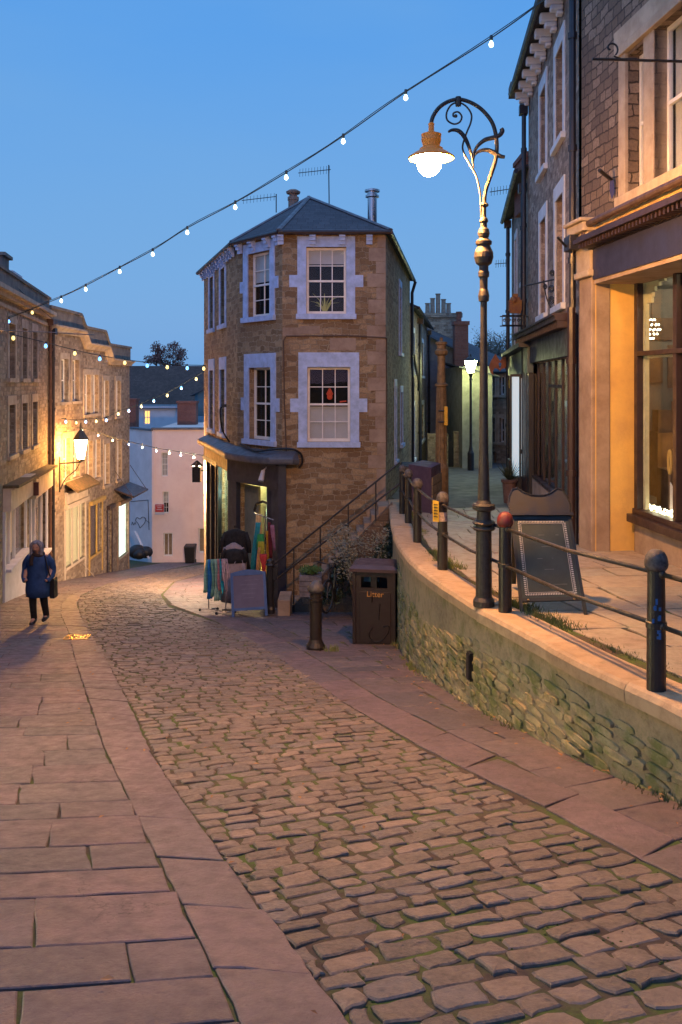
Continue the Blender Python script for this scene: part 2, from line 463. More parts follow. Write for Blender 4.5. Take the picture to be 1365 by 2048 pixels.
def surround(mb, F, op, t=.16, out=.03, ears=None, sill=.12, head=None, sill_out=.06, o=0):
    """raised stone or painted margin round an opening"""
    a0, a1, h0, h1 = op[:4]; hd = head or t
    F.box(mb, a0 - t, a0, h0, h1, o - .02, o + out); F.box(mb, a1, a1 + t, h0, h1, o - .02, o + out)
    F.box(mb, a0 - t, a1 + t, h1, h1 + hd, o - .02, o + out)
    F.box(mb, a0 - t - .03, a1 + t + .03, h0 - sill, h0, o - .05, o + out + sill_out)
    if ears:
        e, z0, z1 = ears
        F.box(mb, a0 - t - e, a0 - t, z0, z1, o - .02, o + out - .003); F.box(mb, a1 + t, a1 + t + e, z0, z1, o - .02, o + out - .003)
def spline(pts, k=8):
    out = []; n = len(pts)
    for i in range(n - 1):
        p0, p1, p2, p3 = pts[max(i - 1, 0)], pts[i], pts[i + 1], pts[min(i + 2, n - 1)]
        for j in range(k):
            t = j / k
            out.append(tuple(.5 * (2 * b + (c - a) * t + (2 * a - 5 * b + 4 * c - d) * t * t + (3 * b - a - 3 * c + d) * t ** 3) for a, b, c, d in zip(p0, p1, p2, p3)))
    out.append(tuple(pts[-1]))
    return out
def interp(x, xs, ys):
    if x <= xs[0]: return ys[0] + (x - xs[0]) * (ys[1] - ys[0]) / (xs[1] - xs[0])
    for i in range(len(xs) - 1):
        if x <= xs[i + 1]:
            return ys[i] + (ys[i + 1] - ys[i]) * (x - xs[i]) / (xs[i + 1] - xs[i])
    return ys[-1] + (x - xs[-1]) * (ys[-1] - ys[-2]) / (xs[-1] - xs[-2])
# ------------------------------------------------------------------ ground levels
GY = [-8, 0, 6, 12, 30, 41.5, 50, 70, 110]
GZ = [.10, -1.65, -2.98, -4.03, -7.09, -9.08, -10.6, -13.2, -16]
def GR(y): return sum(interp(y + d, GY, GZ) for d in (-1.2, -.6, 0, .6, 1.2)) / 5
def TZ(y): return max(-2.042 - .043 * y, GR(y) + .12)
WALLC = spline([(3.6, 1.6), (3.15, 3.0), (2.72, 4.6), (2.39, 5.96), (2.03, 7.04), (1.73, 8.27), (1.44, 9.4), (1.1, 11.4), (.98, 13.2), (.97, 14.7), (1.04, 17), (1.16, 19.5), (1.2, 21.2)], 10)
def wallx(y): return interp(y, [p[1] for p in WALLC], [p[0] for p in WALLC])

M_joint, t_, b_ = base_mat('mossy_joints')
v_ = objnode(t_)
n_a = noise(t_, v_, 2.2, 6, .65); n_b = noise(t_, v_, 40, 6, .7); n_c = noise(t_, v_, 9, 4)
c_ = mix(t_, rng(t_, n_a.outputs['Fac'], .43, .56), (.070, .050, .036), (.075, .125, .016))
c_ = mix(t_, rng(t_, n_c.outputs['Fac'], .45, .65, 0, .7), c_, (.10, .070, .05))
c_ = mix(t_, rng(t_, n_b.outputs['Fac'], .4, .7, 0, .6), c_, (.03, .025, .02))
lnk(t_, c_, b_.inputs['Base Color']); b_.inputs['Roughness'].default_value = .95
bump(t_, b_, n_b.outputs['Fac'], .8, .02)
M_sett = island('sett_stone', [(.085, .068, .058), (.160, .120, .098), (.062, .056, .052), (.215, .158, .125), (.115, .090, .075), (.100, .095, .100), (.19, .145, .115), (.078, .066, .058), (.24, .18, .14)], .56, (.065, .048, .036), .6, 34, .7, dist=.016)
M_slab = island('pavement_slab', [(.098, .076, .086), (.165, .108, .116), (.100, .088, .098), (.16, .122, .122), (.078, .070, .080), (.145, .096, .104), (.122, .104, .106)], .58, (.055, .043, .040), .8, 26, .8, big=1.1, crack=.006)
M_kerb = island('kerb_slab', [(.108, .082, .090), (.162, .114, .120), (.112, .094, .100), (.145, .102, .108)], .56, (.062, .048, .044), .75, 26, .8, big=1.3, crack=.005)
M_slabu = island('upper_slab', [(.30, .24, .17), (.36, .28, .20), (.26, .24, .19)], .6, (.17, .10, .07), .6, 26, .4, big=1.3, moss=(.13, .17, .12, .58, .5))
M_lane = paint('lane_surface', (.10, .095, .095), .7, .3, 2.5, .4)
M_hill = paint('hill_scrub', (.05, .045, .035), .95, .4, .2, .6, col2=(.03, .04, .02))
M_coping = island('coping_stone', [(.38, .265, .16), (.47, .34, .22), (.33, .24, .15)], .8, (.20, .14, .09), .6, 22, .6, big=2.0, moss=(.10, .12, .055, .60, .5))
M_wallst = island('mossy_rubble', [(.27, .215, .11), (.38, .31, .17), (.22, .18, .10), (.34, .30, .17)], .85, (.10, .085, .045), .6, 24, .8, moss=(.11, .14, .025, .47, .75), dist=.02, big=1.6)
M_wallr = island('stained_render', [(.30, .245, .15), (.34, .27, .17)], .9, (.13, .11, .075), .85, 20, .8, moss=(.11, .13, .035, .5, .6), dist=.02, big=1.1)

# base ground sheet
mb = MB(); xs = [-60, -40, -26, -18, -12, -9, -7, -5, -4, -3, -2, -1, 0, 1, 2, 3, 5, 8, 14, 26, 60]
ys = [-8 + .8 * i for i in range(86)] + [62 + 4 * i for i in range(30)]
o = 0
pts = [(x, y, (GR(y) if y < 70 else -13.2) - .009) for y in ys for x in xs]
nx = len(xs)
mb.add(pts, [[j * nx + i, j * nx + i + 1, (j + 1) * nx + i + 1, (j + 1) * nx + i] for j in range(len(ys) - 1) for i in range(nx - 1)])
mb.build('ground', M_joint, kind='structure', smooth=True)

rnd = random.Random(11)
def pave(mb, pairs, rowd, w, gap, zf, h=.045, round_=0, jit=.006, lift=.006, dome=0, seg=None, far=40, brk=0):
    """courses of stones between two edge lines given as matching points; every stone is its own block"""
    cum = [0]
    for i in range(1, len(pairs)):
        a = [(pairs[i][0][k] + pairs[i][1][k]) / 2 - (pairs[i - 1][0][k] + pairs[i - 1][1][k]) / 2 for k in (0, 1)]
        cum.append(cum[-1] + math.hypot(*a))
    def edge(s):
        s = min(max(s, 0), cum[-1])
        for i in range(len(cum) - 1):
            if s <= cum[i + 1] or i == len(cum) - 2:
                f = (s - cum[i]) / max(cum[i + 1] - cum[i], 1e-6)
                L = [pairs[i][0][k] * (1 - f) + pairs[i + 1][0][k] * f for k in (0, 1)]
                Q = [pairs[i][1][k] * (1 - f) + pairs[i + 1][1][k] * f for k in (0, 1)]
                return L, Q
    s = 0
    while s < cum[-1] - .1:
        d = rnd.uniform(*rowd)
        L0, Q0 = edge(s); L1, Q1 = edge(s + d)
        W = math.hypot(Q0[0] - L0[0], Q0[1] - L0[1])
        ymid = (L0[1] + Q0[1]) / 2
        cuts = [0]; x = rnd.uniform(*w) * rnd.uniform(.4, 1)
        while x < W - w[0] * .6:
            cuts.append(x); x += rnd.uniform(*w)
        cuts.append(W)
        ph = rnd.uniform(0, 6)
        for c0, c1 in zip(cuts[:-1], cuts[1:]):
            t0, t1 = c0 / W, c1 / W
            g = gap * rnd.uniform(.6, 1.5)
            wob = lambda t, k: .35 * jit * math.sin(t * W * 2.3 + ph + k)
            q = []
            for (t, e) in ((t0, 0), (t1, 0), (t1, 1), (t0, 1)):
                A, B = ((L0, Q0), (L1, Q1))[e]
                q.append(Vector((A[0] * (1 - t) + B[0] * t, A[1] * (1 - t) + B[1] * t)))
            cen = (q[0] + q[1] + q[2] + q[3]) / 4
            ln, dp = (q[1] - q[0]).length, (q[3] - q[0]).length
            if ln < .05 or dp < .04: continue
            ux = (q[1] - q[0]) / ln; uy = (q[3] - q[0]) / dp
            # perimeter points
            near = ymid < far
            nx_ = max(2, min(6, int(ln / .13))) if near else 2
            ny_ = max(2, min(5, int(dp / .13))) if near else 2
            if seg: nx_ = ny_ = seg if near else 2
            per = []
            for i in range(nx_): per.append((i / nx_, 0))
            for i in range(ny_): per.append((1, i / ny_))
            for i in range(nx_): per.append((1 - i / nx_, 1))
            for i in range(ny_): per.append((0, 1 - i / ny_))
            tilt = (rnd.gauss(0, lift * .5), rnd.gauss(0, lift * .5)); lf = rnd.uniform(-lift, lift)
            hx, hy = (ln - g) / 2, (dp - g) / 2
            if hx < .02 or hy < .02: continue
            sk = [rnd.gauss(0, jit) for _ in range(4)]
            outer = []
            for (a, b_) in per:
                a_, c_ = 2 * a - 1, 2 * b_ - 1
                rr = round_
                if rr:
                    k = 1 - rr * (abs(a_) * abs(c_)) ** 1.5
                else: k = 1
                px = a_ * hx * k + rnd.gauss(0, jit) + sk[0] * c_; py = c_ * hy * k + rnd.gauss(0, jit) + sk[1] * a_ + sk[2] * (a_ * a_ - .5)
                outer.append((px, py))
            def W3(px, py, dz):
                x, y = cen.x + ux.x * px + uy.x * py, cen.y + ux.y * px + uy.y * py
                return (x, y, zf(x, y) + dz + lf + tilt[0] * px / max(hx, .05) + tilt[1] * py / max(hy, .05))
            ins = min(.007 + dome * .4, .3 * min(hx, hy))
            fx, fy = 1 - ins / hx, 1 - ins / hy
            r0 = [W3(a, b_, -h) for a, b_ in outer]
            r1 = [W3(a, b_, -.005 - dome * .6) for a, b_ in outer]
            r2 = [W3(a * fx, b_ * fy, 0 - dome * .12) for a, b_ in outer]
            n = len(per)
            if dome and near:
                r3 = [W3(a * .5, b_ * .5, dome * .1 + rnd.gauss(0, .0012)) for a, b_ in outer]
                o = len(mb.v)
                mb.add(r0 + r1 + r2 + r3 + [W3(0, 0, dome * .15)],
                       [[j * n + i, j * n + (i + 1) % n, (j + 1) * n + (i + 1) % n, (j + 1) * n + i] for j in range(3) for i in range(n)]
                       + [[3 * n + i, 3 * n + (i + 1) % n, 4 * n] for i in range(n)])
            else:
                mb.add(r0 + r1 + r2, [[j * n + i, j * n + (i + 1) % n, (j + 1) * n + (i + 1) % n, (j + 1) * n + i] for j in range(2) for i in range(n)] + [[2 * n + i for i in range(n)]])
        s += d
zg = lambda x, y: GR(y)
SETT = [((.6, 1.7), (2.75, 2.5)), ((.03, 3.1), (2.0, 3.95)), ((-.46, 4.3), (1.52, 5.35)), ((-.91, 5.49), (1.1, 6.55)), ((-1.46, 6.87), (.62, 7.8)),
        ((-2.16, 8.93), (.0, 9.7)), ((-3.38, 12.3), (-.8, 12.9)), ((-4.97, 16.5), (-2.3, 17.1)), ((-6.3, 20.4), (-4.3, 21.2)), ((-7.45, 24), (-5.3, 25)),
        ((-8.2, 30), (-6.1, 31)), ((-8.2, 40), (-5.8, 40)), ((-7.6, 47), (-4.5, 45)), ((-5, 49), (-2, 46.5))]
mb = MB(); pave(mb, SETT, (.125, .175), (.15, .30), .019, lambda x, y: GR(y) + .002, .06, .07, .007, .006, .004, seg=3, far=26)
mb.build('road', M_sett, kind='structure')
KL = [(.2, 1.7), (-.37, 3.1), (-.67, 3.91), (-1.08, 4.93), (-1.48, 6.0), (-2.05, 7.4), (-2.95, 9.87), (-4.08, 13), (-5.05, 15.8), (-6.3, 19.1), (-7.25, 22), (-7.95, 25), (-8.6, 30), (-8.6, 41), (-8.6, 50)]
KS = [(.57, 1.75), (.03, 3.1), (-.24, 3.8), (-.66, 4.85), (-1.07, 5.9), (-1.58, 7.2), (-2.43, 9.7), (-3.57, 12.9), (-4.55, 15.5), (-5.88, 19.2), (-6.85, 22), (-7.6, 24.8), (-8.22, 30), (-8.22, 41), (-8.2, 50)]
mb = MB(); pave(mb, list(zip(KL, KS)), (.5, .85), (.6, .9), .014, lambda x, y: GR(y) + .006, .07, 0, .005, .0025)
FL = [(-4.8, .8), (-5.15, 2.4), (-5.3, 3.3), (-5.5, 4.3), (-5.7, 5.5), (-6.0, 7), (-6.45, 9.5), (-7.1, 12.8), (-7.6, 15.7), (-8.2, 19), (-8.8, 22), (-9.35, 25), (-10.3, 30), (-10.3, 41), (-10.4, 50)]
mb.build('kerb', M_kerb, kind='structure')
mb = MB(); pave(mb, list(zip(FL, KL)), (.36, .62), (.45, .95), .014, lambda x, y: GR(y) + .005, .07, 0, .005, .0022)
mb.build('left_pavement', M_slab, kind='structure')
SR = [(2.75, 2.5), (1.92, 4.25), (1.75, 4.75), (1.48, 5.65), (1.12, 6.55), (.72, 7.6), (.1, 9.3), (-.56, 11.6), (-1.36, 14.3), (-2.5, 17.6), (-3.5, 19.9), (-4.4, 21.8)]
KR = [(3.15, 2.75), (2.3, 4.55), (2.08, 5.1), (1.8, 5.95), (1.48, 6.95), (1.04, 8.1), (.5, 9.6), (-.1, 11.9), (-.9, 14.6), (-2.05, 17.9), (-3.1, 20.2), (-3.95, 22.1)]
mb = MB(); pave(mb, list(zip(SR, KR)), (.7, 1.15), (.6, .9), .014, lambda x, y: GR(y) + .006, .07, 0, .005, .0025)
mb.build('kerb_strip', M_kerb, kind='structure')
WR = [(wallx(3.0) + .1, 3.0), (wallx(4.8) + .1, 4.8), (wallx(5.4) + .1, 5.4), (wallx(6.3) + .1, 6.3), (wallx(7.3) + .1, 7.3), (wallx(8.4) + .1, 8.4), (wallx(9.9) + .1, 9.9), (1.1, 12.2), (1.05, 14.9), (1.0, 18.2), (.2, 21), (-1.2, 23.2)]
mb = MB(); pave(mb, list(zip(KR, WR)), (.42, .75), (.5, 1.05), .011, lambda x, y: GR(y) + .003, .07, 0, .005, .0022)
pave(mb, [((-4.35, 21.9), (-2.4, 22.4)), ((-5.25, 25), (-3.4, 25.6)), ((-6.05, 31), (-4.3, 31)), ((-5.75, 40), (-3.0, 40)), ((-4.5, 44.8), (-2.5, 43))], (.42, .75), (.5, 1.0), .018, lambda x, y: GR(y) + .003, .07, 0, .005, .0022)
mb.build('right_pavement', M_slab, kind='structure')

# upper terrace sheet with the lane beyond it
mb = MB(); rows = []
for i in range(56):
    y = 1.8 + i * .85
    if y < 20.9: xl = wallx(y) + .12
    else: xl = interp(y, [20.9, 22, 30.7, 46], [1.25, 1.0, 2.3, 4.3])
    rows.append([(xl + (16 - xl) * k / 12, y, TZ(y)) for k in range(13)])
n = 13
mb.add([p for r in rows for p in r], [[j * n + i, j * n + i + 1, (j + 1) * n + i + 1, (j + 1) * n + i] for j in range(len(rows) - 1) for i in range(12)])
mb.build('terrace', M_joint, kind='structure', smooth=True)
UL = [(wallx(y) + .62 - .015 * min(y, 12), y) for y in (2.6, 4, 5.6, 7.2, 9, 10.8, 12.6, 14.7, 17, 19.4)]
UR = [(5.2, 3.4), (5.1, 4.6), (4.95, 6), (4.85, 7.6), (4.75, 9.2), (4.7, 11), (4.6, 12.8), (4.0, 14.7), (4.2, 17), (4.4, 19.4)]
mb = MB(); pave(mb, list(zip(UL, UR)), (.5, .8), (.6, 1.25), .014, lambda x, y: TZ(y) + .016, .04, 0, .005, .004)
mb.build('upper_pavement', M_slabu, kind='structure')
mb = MB(); rows = []
for i in range(30):
    y = 19.5 + i * .9
    xl = interp(y, [19.5, 22, 30.7, 46], [1.5, 1.3, 2.5, 4.5]); xr = interp(y, [19.5, 27, 46], [4.4, 5.3, 9.2])
    rows.append([(xl + (xr - xl) * k / 4, y, TZ(y) + .012) for k in range(5)])
mb.add([p for r in rows for p in r], [[j * 5 + i, j * 5 + i + 1, (j + 1) * 5 + i + 1, (j + 1) * 5 + i] for j in range(29) for i in range(4)])
mb.build('lane', M_lane, kind='structure', smooth=True)
# distant hill
mb = MB(); rows = []
for j in range(14):
    y = 95 + j * 14
    rows.append([(-120 + k * 12, y, -14 + 10 * (1 - math.exp(-((y - 95) / 60) ** 2)) + 4 * math.sin(k * .55 + 1) + 8 * math.exp(-((k * 12 - 120 - 35) / 45) ** 2) * min(1, (y - 95) / 50)) for k in range(25)])
mb.add([p for r in rows for p in r], [[j * 25 + i, j * 25 + i + 1, (j + 1) * 25 + i + 1, (j + 1) * 25 + i] for j in range(13) for i in range(24)])
mb.build('hill', M_hill, kind='structure', smooth=True)

# ------------------------------------------------------------------ retaining wall
rw = thing('retaining_wall', 'curved mossy stone retaining wall carrying the raised walkway', 'wall', (2.0, 8, GR(8)))
C = [Vector((p[0], p[1])) for p in WALLC]
cumw = [0]
for i in range(1, len(C)): cumw.append(cumw[-1] + (C[i] - C[i - 1]).length)
def cw(s, o=0):
    i = 0
    while i < len(cumw) - 2 and cumw[i + 1] < s: i += 1
    f = (s - cumw[i]) / (cumw[i + 1] - cumw[i]); p = C[i].lerp(C[i + 1], f)
    d = (C[min(i + 2, len(C) - 1)] - C[max(i - 1, 0)]).normalized()
    nrm = Vector((-d.y, d.x))
    return p + nrm * o
LW = cumw[-1]
# core with rendered upper face
mb = MB(); ns = 260; nh = 14; grid = []
from mathutils import noise as mnoise
for i in range(ns + 1):
    s = LW * i / ns; q = cw(s); col = []
    zb, zt = GR(q.y) - .35, TZ(q.y) - .06
    for j in range(nh + 1):
        z = zb + (zt - zb) * j / nh
        nz = mnoise.noise(Vector((s * 2.2, z * 3, 0))) * .02 + mnoise.noise(Vector((s * 7, z * 9, 3))) * .010
        pp = cw(s, nz - .005 + .0 * j); col.append((pp.x, pp.y, z))
    grid.append(col)
mb.add([p for c in grid for p in c], [[i * (nh + 1) + j, (i + 1) * (nh + 1) + j, (i + 1) * (nh + 1) + j + 1, i * (nh + 1) + j + 1] for i in range(ns) for j in range(nh)])
# back face for thickness
mb.add([(cw(LW * i / 60, -.34).x, cw(LW * i / 60, -.34).y, z + (GR(cw(LW * i / 60).y) if z < 0 else TZ(cw(LW * i / 60).y) - .05)) for i in range(61) for z in (-.4, 0)],
       [[2 * i, 2 * i + 1, 2 * i + 3, 2 * i + 2] for i in range(60)])
mb.build('rendered_face', M_wallr, rw, smooth=True)
mb = MB(); row = 0
for r in range(16):
    s = .1 + rnd.uniform(0, .2)
    while s < LW - .3:
        w_ = rnd.uniform(.13, .40) * (1 if r < 6 else 1.2); q = cw(s + w_ / 2)
        zb, zt = GR(q.y) - .05, TZ(q.y) - .14
        hr = .088 + .006 * math.sin(s * 1.7 + r * .3)
        z0 = zb + r * .088 + .012 * math.sin(s * 2.1 + r * 1.3); z1 = z0 + hr * rnd.uniform(.80, 1.02)
        lim = zb + (zt - zb) * (1.0 if q.y < 7.5 else .82) * (.92 + .12 * math.sin(s * 1.1))
        if z1 < min(lim, zt) and mnoise.noise(Vector((s * .9, z0 * 2.2, 5))) + .25 * (zt - z0) > (-.42 if q.y < 8.5 else -.22):
            out = rnd.uniform(.003, .024)
            g = rnd.uniform(.002, .007); n = 12; rings = []
            for (oo, k) in ((-.05, 1), (out * .55, 1), (out, .93)):
                ring = []
                for a in range(n):
                    th = 2 * math.pi * a / n; cx_, cy_ = math.cos(th), math.sin(th)
                    m_ = max(abs(cx_), abs(cy_)) ** .92
                    rr = rnd.uniform(.86, 1.0)
                    ss = s + w_ / 2 + (w_ / 2 - g) * k * rr * cx_ / m_; zz = (z0 + z1) / 2 + ((z1 - z0) / 2 - g * .4) * k * rr * cy_ / m_
                    pp = cw(min(max(ss, 0), LW), oo + rnd.gauss(0, .003)); ring.append((pp.x, pp.y, zz))
                rings.append(ring)
            mb.loft(rings)
        s += w_
mb.build('rubble_stones', M_wallst, rw)
mb = MB(); s = 0
while s < LW - .2:
    l = rnd.uniform(.9, 1.6); e = min(s + l - .008, LW); k = 8; rings = []
    lf = rnd.uniform(-.006, .006)
    for i in range(k + 1):
        ss = s + (e - s) * i / k; q = cw(ss); z = TZ(q.y) + lf + .03; jj = rnd.gauss(0, .004)
        ring = []
        for (oo, dz) in ((.045 + jj, -.15), (.055 + jj, -.05), (.035 + jj, -.012), (.01, 0.004), (-.16, .008 + rnd.gauss(0, .002)), (-.33, 0), (-.36, -.05), (-.36, -.15)):
            p_ = cw(ss, oo); ring.append((p_.x, p_.y, z + dz))
        rings.append(ring)
    mb.loft(rings); s = e + .008
mb.build('coping', M_coping, rw, smooth=False)
# slim black cover plate on the wall face
q = cw(0)
s_box = min(range(400), key=lambda i: abs((lambda p: (p.x / p.y * FPX + CX))(cw(LW * i / 400, .02)) - 941)) * LW / 400
pb = cw(s_box); zc = (HV - 1332) / FPX * pb.y
mb = MB()
a_, b2_ = cw(s_box - .045), cw(s_box + .045)
for (o0, o1, hh, e) in ((-.02, .045, .155, 0), (.045, .055, .135, .008)):
    pa0, pa1, pb0, pb1 = cw(s_box - .05 + e, o0), cw(s_box - .05 + e, o1), cw(s_box + .05 - e, o0), cw(s_box + .05 - e, o1)
    mb.hexa([(*pa0, zc - hh), (*pb0, zc - hh), (*pb1, zc - hh), (*pa1, zc - hh)], [(*pa0, zc + hh), (*pb0, zc + hh), (*pb1, zc + hh), (*pa1, zc + hh)])
mb.build('cover_plate', M_black, rw)
# ------------------------------------------------------------------ corner building
def tri_roof(mb, pts, t=.06):
    """a roof plane with thickness"""
    n = len(pts)
    return mb.add(list(pts) + [(p[0], p[1], p[2] - t) for p in pts], [list(range(n)), list(range(n, 2 * n))[::-1]] + [[i, (i + 1) % n, n + (i + 1) % n, n + i] for i in range(n)])
cA, cB, cC, cD, cE = (1.09, 21.0), (-1.45, 21.0), (-2.76, 22.66), (-4.61, 28.6), (2.49, 30.7)
EZ = 3.70
corner = thing('corner_building', 'tall golden stone corner house with pale window surrounds and a clothes shop at its foot', 'building', (-.9, 24, GR(22)))
FF, FC, FL_, FRt = Fr(cB, cA), Fr(cC, cB), Fr(cD, cC), Fr(cE, cA, True)
def opn(F, u0, u1, v0, v1):
    a0, a1 = F.S(u0), F.S(u1); h1, h0 = F.H((u0 + u1) / 2, v0), F.H((u0 + u1) / 2, v1)
    return (min(a0, a1), max(a0, a1), h0, h1)
opT, opM = opn(FF, 613, 693, 494, 628), opn(FF, 615, 701, 734, 884)
cT, cM = opn(FC, 497, 541, 0, 1), opn(FC, 499, 543, 0, 1)
cT = (cT[0], cT[1], opT[2], opT[3]); cM = (cM[0], cM[1], opM[2], opM[3])
ZT = (opT[2], opT[3]); ZM = (opM[2], opM[3])
GZ0 = GR(22) - 1.2
mb = MB()
FF.wall(mb, 0, FF.L, GZ0, EZ, [opT, opM])
door = (FC.S(482), FC.S(543), GR(22) - .3, -2.62)
FC.wall(mb, 0, FC.L, GZ0, EZ, [cT, cM, door])
lw = []
for (u0, u1) in ((441, 452), (421, 427)):
    a0, a1 = FL_.S(u0), FL_.S(u1); lw.append((min(a0, a1), max(a0, a1)))
lw = [(c - .42, c + .42) for c in ((w[0] + w[1]) / 2 for w in lw)]
shopw = (FL_.S(448) - .3, FL_.S(470), -4.6, -2.45)
FL_.wall(mb, 0, FL_.L, GZ0 - 1, EZ, [(a, b, *ZT) for a, b in lw] + [(a, b, *ZM) for a, b in lw] + [shopw])
rwn = [(FRt.S(801) - .45, FRt.S(801) + .45, .95, 2.9)]
rops = [(FRt.S(800) - .5, FRt.S(800) + .3, .9, 2.9), (FRt.S(791) - .25, FRt.S(791) + .25, -2.2, -.1), (FRt.S(803) - .4, FRt.S(803) + .4, -1.9, -.3)]
FRt.wall(mb, 0, FRt.L, GZ0, EZ, rops)
bk = Fr(cD, cE, True); bk.wall(mb, 0, bk.L, GZ0 - 1, EZ, [])
mb.build('wall', M_corner, corner)
# painted surrounds with lugs halfway up
for F, op, rows_, bl, nm in ((FF, opT, 4, .24, 1), (FC, cT, 4, .45, 1), (FF, opM, 4, -.0, 1), (FC, cM, 4, 0, 1)):
    m_ = MB(); top = op is opT or op is cT
    hd = (EZ - .09 - op[3]) if top else .36
    z0, z1 = (op[2] + (op[3] - op[2]) * .40, op[2] + (op[3] - op[2]) * .58)
    surround(m_, F, op, .22, .03, (.20, z0, z1) if F is FF else (.16, z0, z1), .13, hd)
    m_.build('window_surround', M_skylit, corner)
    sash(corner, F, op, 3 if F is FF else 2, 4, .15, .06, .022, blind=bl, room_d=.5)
w_low = MB(); FF.box(w_low, opM[0] + .03, opM[1] - .03, opM[2] + .05, opM[2] + (opM[3] - opM[2]) * .47, -.24, -.232)
w_low.build('lower_blind', M_blind, corner)
mb = MB()      # plant behind the upper pane, made to emit for the yellow glow there
for i in range(16):
    q = FF.p(opT[0] + .45, opT[2] + .02, -.42); a = -1.2 + 2.4 * i / 15 + rnd.uniform(-.15, .15); L = rnd.uniform(.3, .62)
    mb.tube([q, (q[0] + L * .35 * math.sin(a), q[1], q[2] + L * .6), (q[0] + L * .8 * math.sin(a), q[1], q[2] + L * (.5 + .5 * math.cos(a)))], [.018, .024, .004], 5, .4)
mb.build('glowing_plant', emit('gold_glow', (.9, .7, .2), .10, (.35, .33, .1)), corner)
mb = MB(); q = FF.p(opM[0] + .55, opM[3] - .75, -.42); mb.ball(q, .07); mb.lathe(q, [(.05, .02), (.09, .08), (.02, .22)], 8); mb.tube([(q[0] + .25, q[1], q[2] - .12), (q[0] + .42, q[1], q[2] - .10)], .02, 6)
mb.build('red_ornament', emit('red_glow', (.8, .08, .03), .25, (.4, .05, .02)), corner)
for (a, b) in lw:
    for zz in (ZT, ZM):
        m_ = MB(); surround(m_, FL_, (a, b, *zz), .16, .03, None, .12, (EZ - .09 - zz[1]) if zz is ZT else .36); m_.build('window_surround', M_skylit, corner)
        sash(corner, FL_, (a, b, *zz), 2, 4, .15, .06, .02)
for op in rops:
    m_ = MB(); surround(m_, FRt, op, .12, .03, None, .1, .2); m_.build('window_surround', M_skylit, corner)
    sash(corner, FRt, op, 2, 4, .12, .05, .02)
# quoins down the front right corner
mb = MB(); z = -3.4; k = 0
while z < EZ - .25:
    h = .30 if k % 2 else .34
    l = .22 if k % 2 else .42
    l += rnd.uniform(-.03, .03)
    FF.box(mb, FF.L - l, FF.L + .012, z, z + h - .012, -.05, .014)
    FRt.box(mb, FRt.L - (.5 if k % 2 else .25), FRt.L + .010, z, z + h - .012, -.05, .012)
    z += h; k += 1
mb.build('quoins', M_quoin, corner)
mb = MB()   # repaired patches of smoother stone
for (u0, u1, v0, v1) in ((566, 600, 655, 672), (660, 712, 676, 700), (600, 640, 652, 668)):
    a0, a1 = FF.S(u0), FF.S(u1); FF.box(mb, a0, a1, FF.H(u0, v1), FF.H(u0, v0), -.02, .006)
mb.build('patch', M_quoin, corner)
# eaves brackets: one corbel copied
def corbel(F, a):
    m_ = MB()
    for (h0, h1, oo) in ((EZ - .12, EZ - .03, .20), (EZ - .21, EZ - .12, .155), (EZ - .30, EZ - .21, .10)):
        F.box(m_, a - .075, a + .075, h0, h1, .028, oo)
    m_.build('corbel', M_skylit, corner)
for u in (562, 626, 685, 739): corbel(FF, FF.S(u))
for a in (.22, .85, 1.55, 2.0): corbel(FC, a)
a = .2
while a < FL_.L - .1: corbel(FL_, a); a += .47
a = .4
# roof
ap = (-.92, 24.3, 5.28); rb = (-1.2, 29.0, 5.28)
def off(p, k=.30):
    c = Vector((-.9, 25)); d = (Vector(p) - c).normalized(); return (p[0] + d.x * k, p[1] + d.y * k, EZ + .02)
oA, oB, oC, oD, oE = (1.22, 20.80, EZ + .02), (-1.53, 20.80, EZ + .02), (-2.93, 22.56, EZ + .02), (-4.84, 28.65, EZ + .02), (2.66, 30.75, EZ + .02)
mb = MB()
tri_roof(mb, [oB, oA, ap]); tri_roof(mb, [oC, oB, ap]); tri_roof(mb, [oD, oC, ap, rb]); tri_roof(mb, [oA, oE, rb, ap]); tri_roof(mb, [oE, oD, rb])
rf = mb.build('roof', M_slate, corner)
mb = MB()
for q in (oA, oB, oC): mb.tube([(q[0], q[1], q[2] + .02), (ap[0], ap[1], ap[2] + .02)], .07, 6, .5)
mb.tube([ap, rb], .07, 6)
mb.build('lead_hip', M_lead, rf)
mb = MB()
for p, q in ((oA, oB), (oB, oC), (oC, oD), (oA, oE)):
    mb.tube([(p[0], p[1], p[2] - .04), (q[0], q[1], q[2] - .04)], .06, 8)
mb.build('gutter', M_brown, corner)
mb = MB(); q = P(587, 412, 25.5); mb.lathe((q[0], q[1], 4.7), [(.15, 0), (.15, .75), (.17, .76), (.17, .86), (.12, .87), (.12, .95), (.20, .96), (.22, 1.02), (.12, 1.08)], 14)
mb.build('chimney_pot', paint('clay_pot', (.30, .20, .15), .8, .3, 8, .4), rf, smooth=False)
mb = MB(); q = P(745, 445, 23.5); mb.lathe((q[0], q[1], 3.9), [(.13, 0), (.13, 1.2), (.19, 1.22), (.19, 1.27), (.14, 1.29), (.14, 1.36), (.21, 1.37), (.21, 1.42), (.04, 1.47)], 16)
mb.build('steel_flue', paint('flue_steel', (.55, .5, .5), .25, .1, 4, .05, 1.0), rf, smooth=False)
mb = MB()   # pipes and cables
q = FRt.p(FRt.L * .05 + .3, 0, .1); mb.tube([FRt.p(.35, EZ - .1, .22), FRt.p(.35, EZ - .5, .10), FRt.p(.35, .8, .10), FRt.p(.6, .2, .14), FRt.p(.6, -3.2, .14)], .055, 8)
mb.build('drainpipe', M_pipe, corner)
mb = MB(); zc_ = FF.H(650, 674)
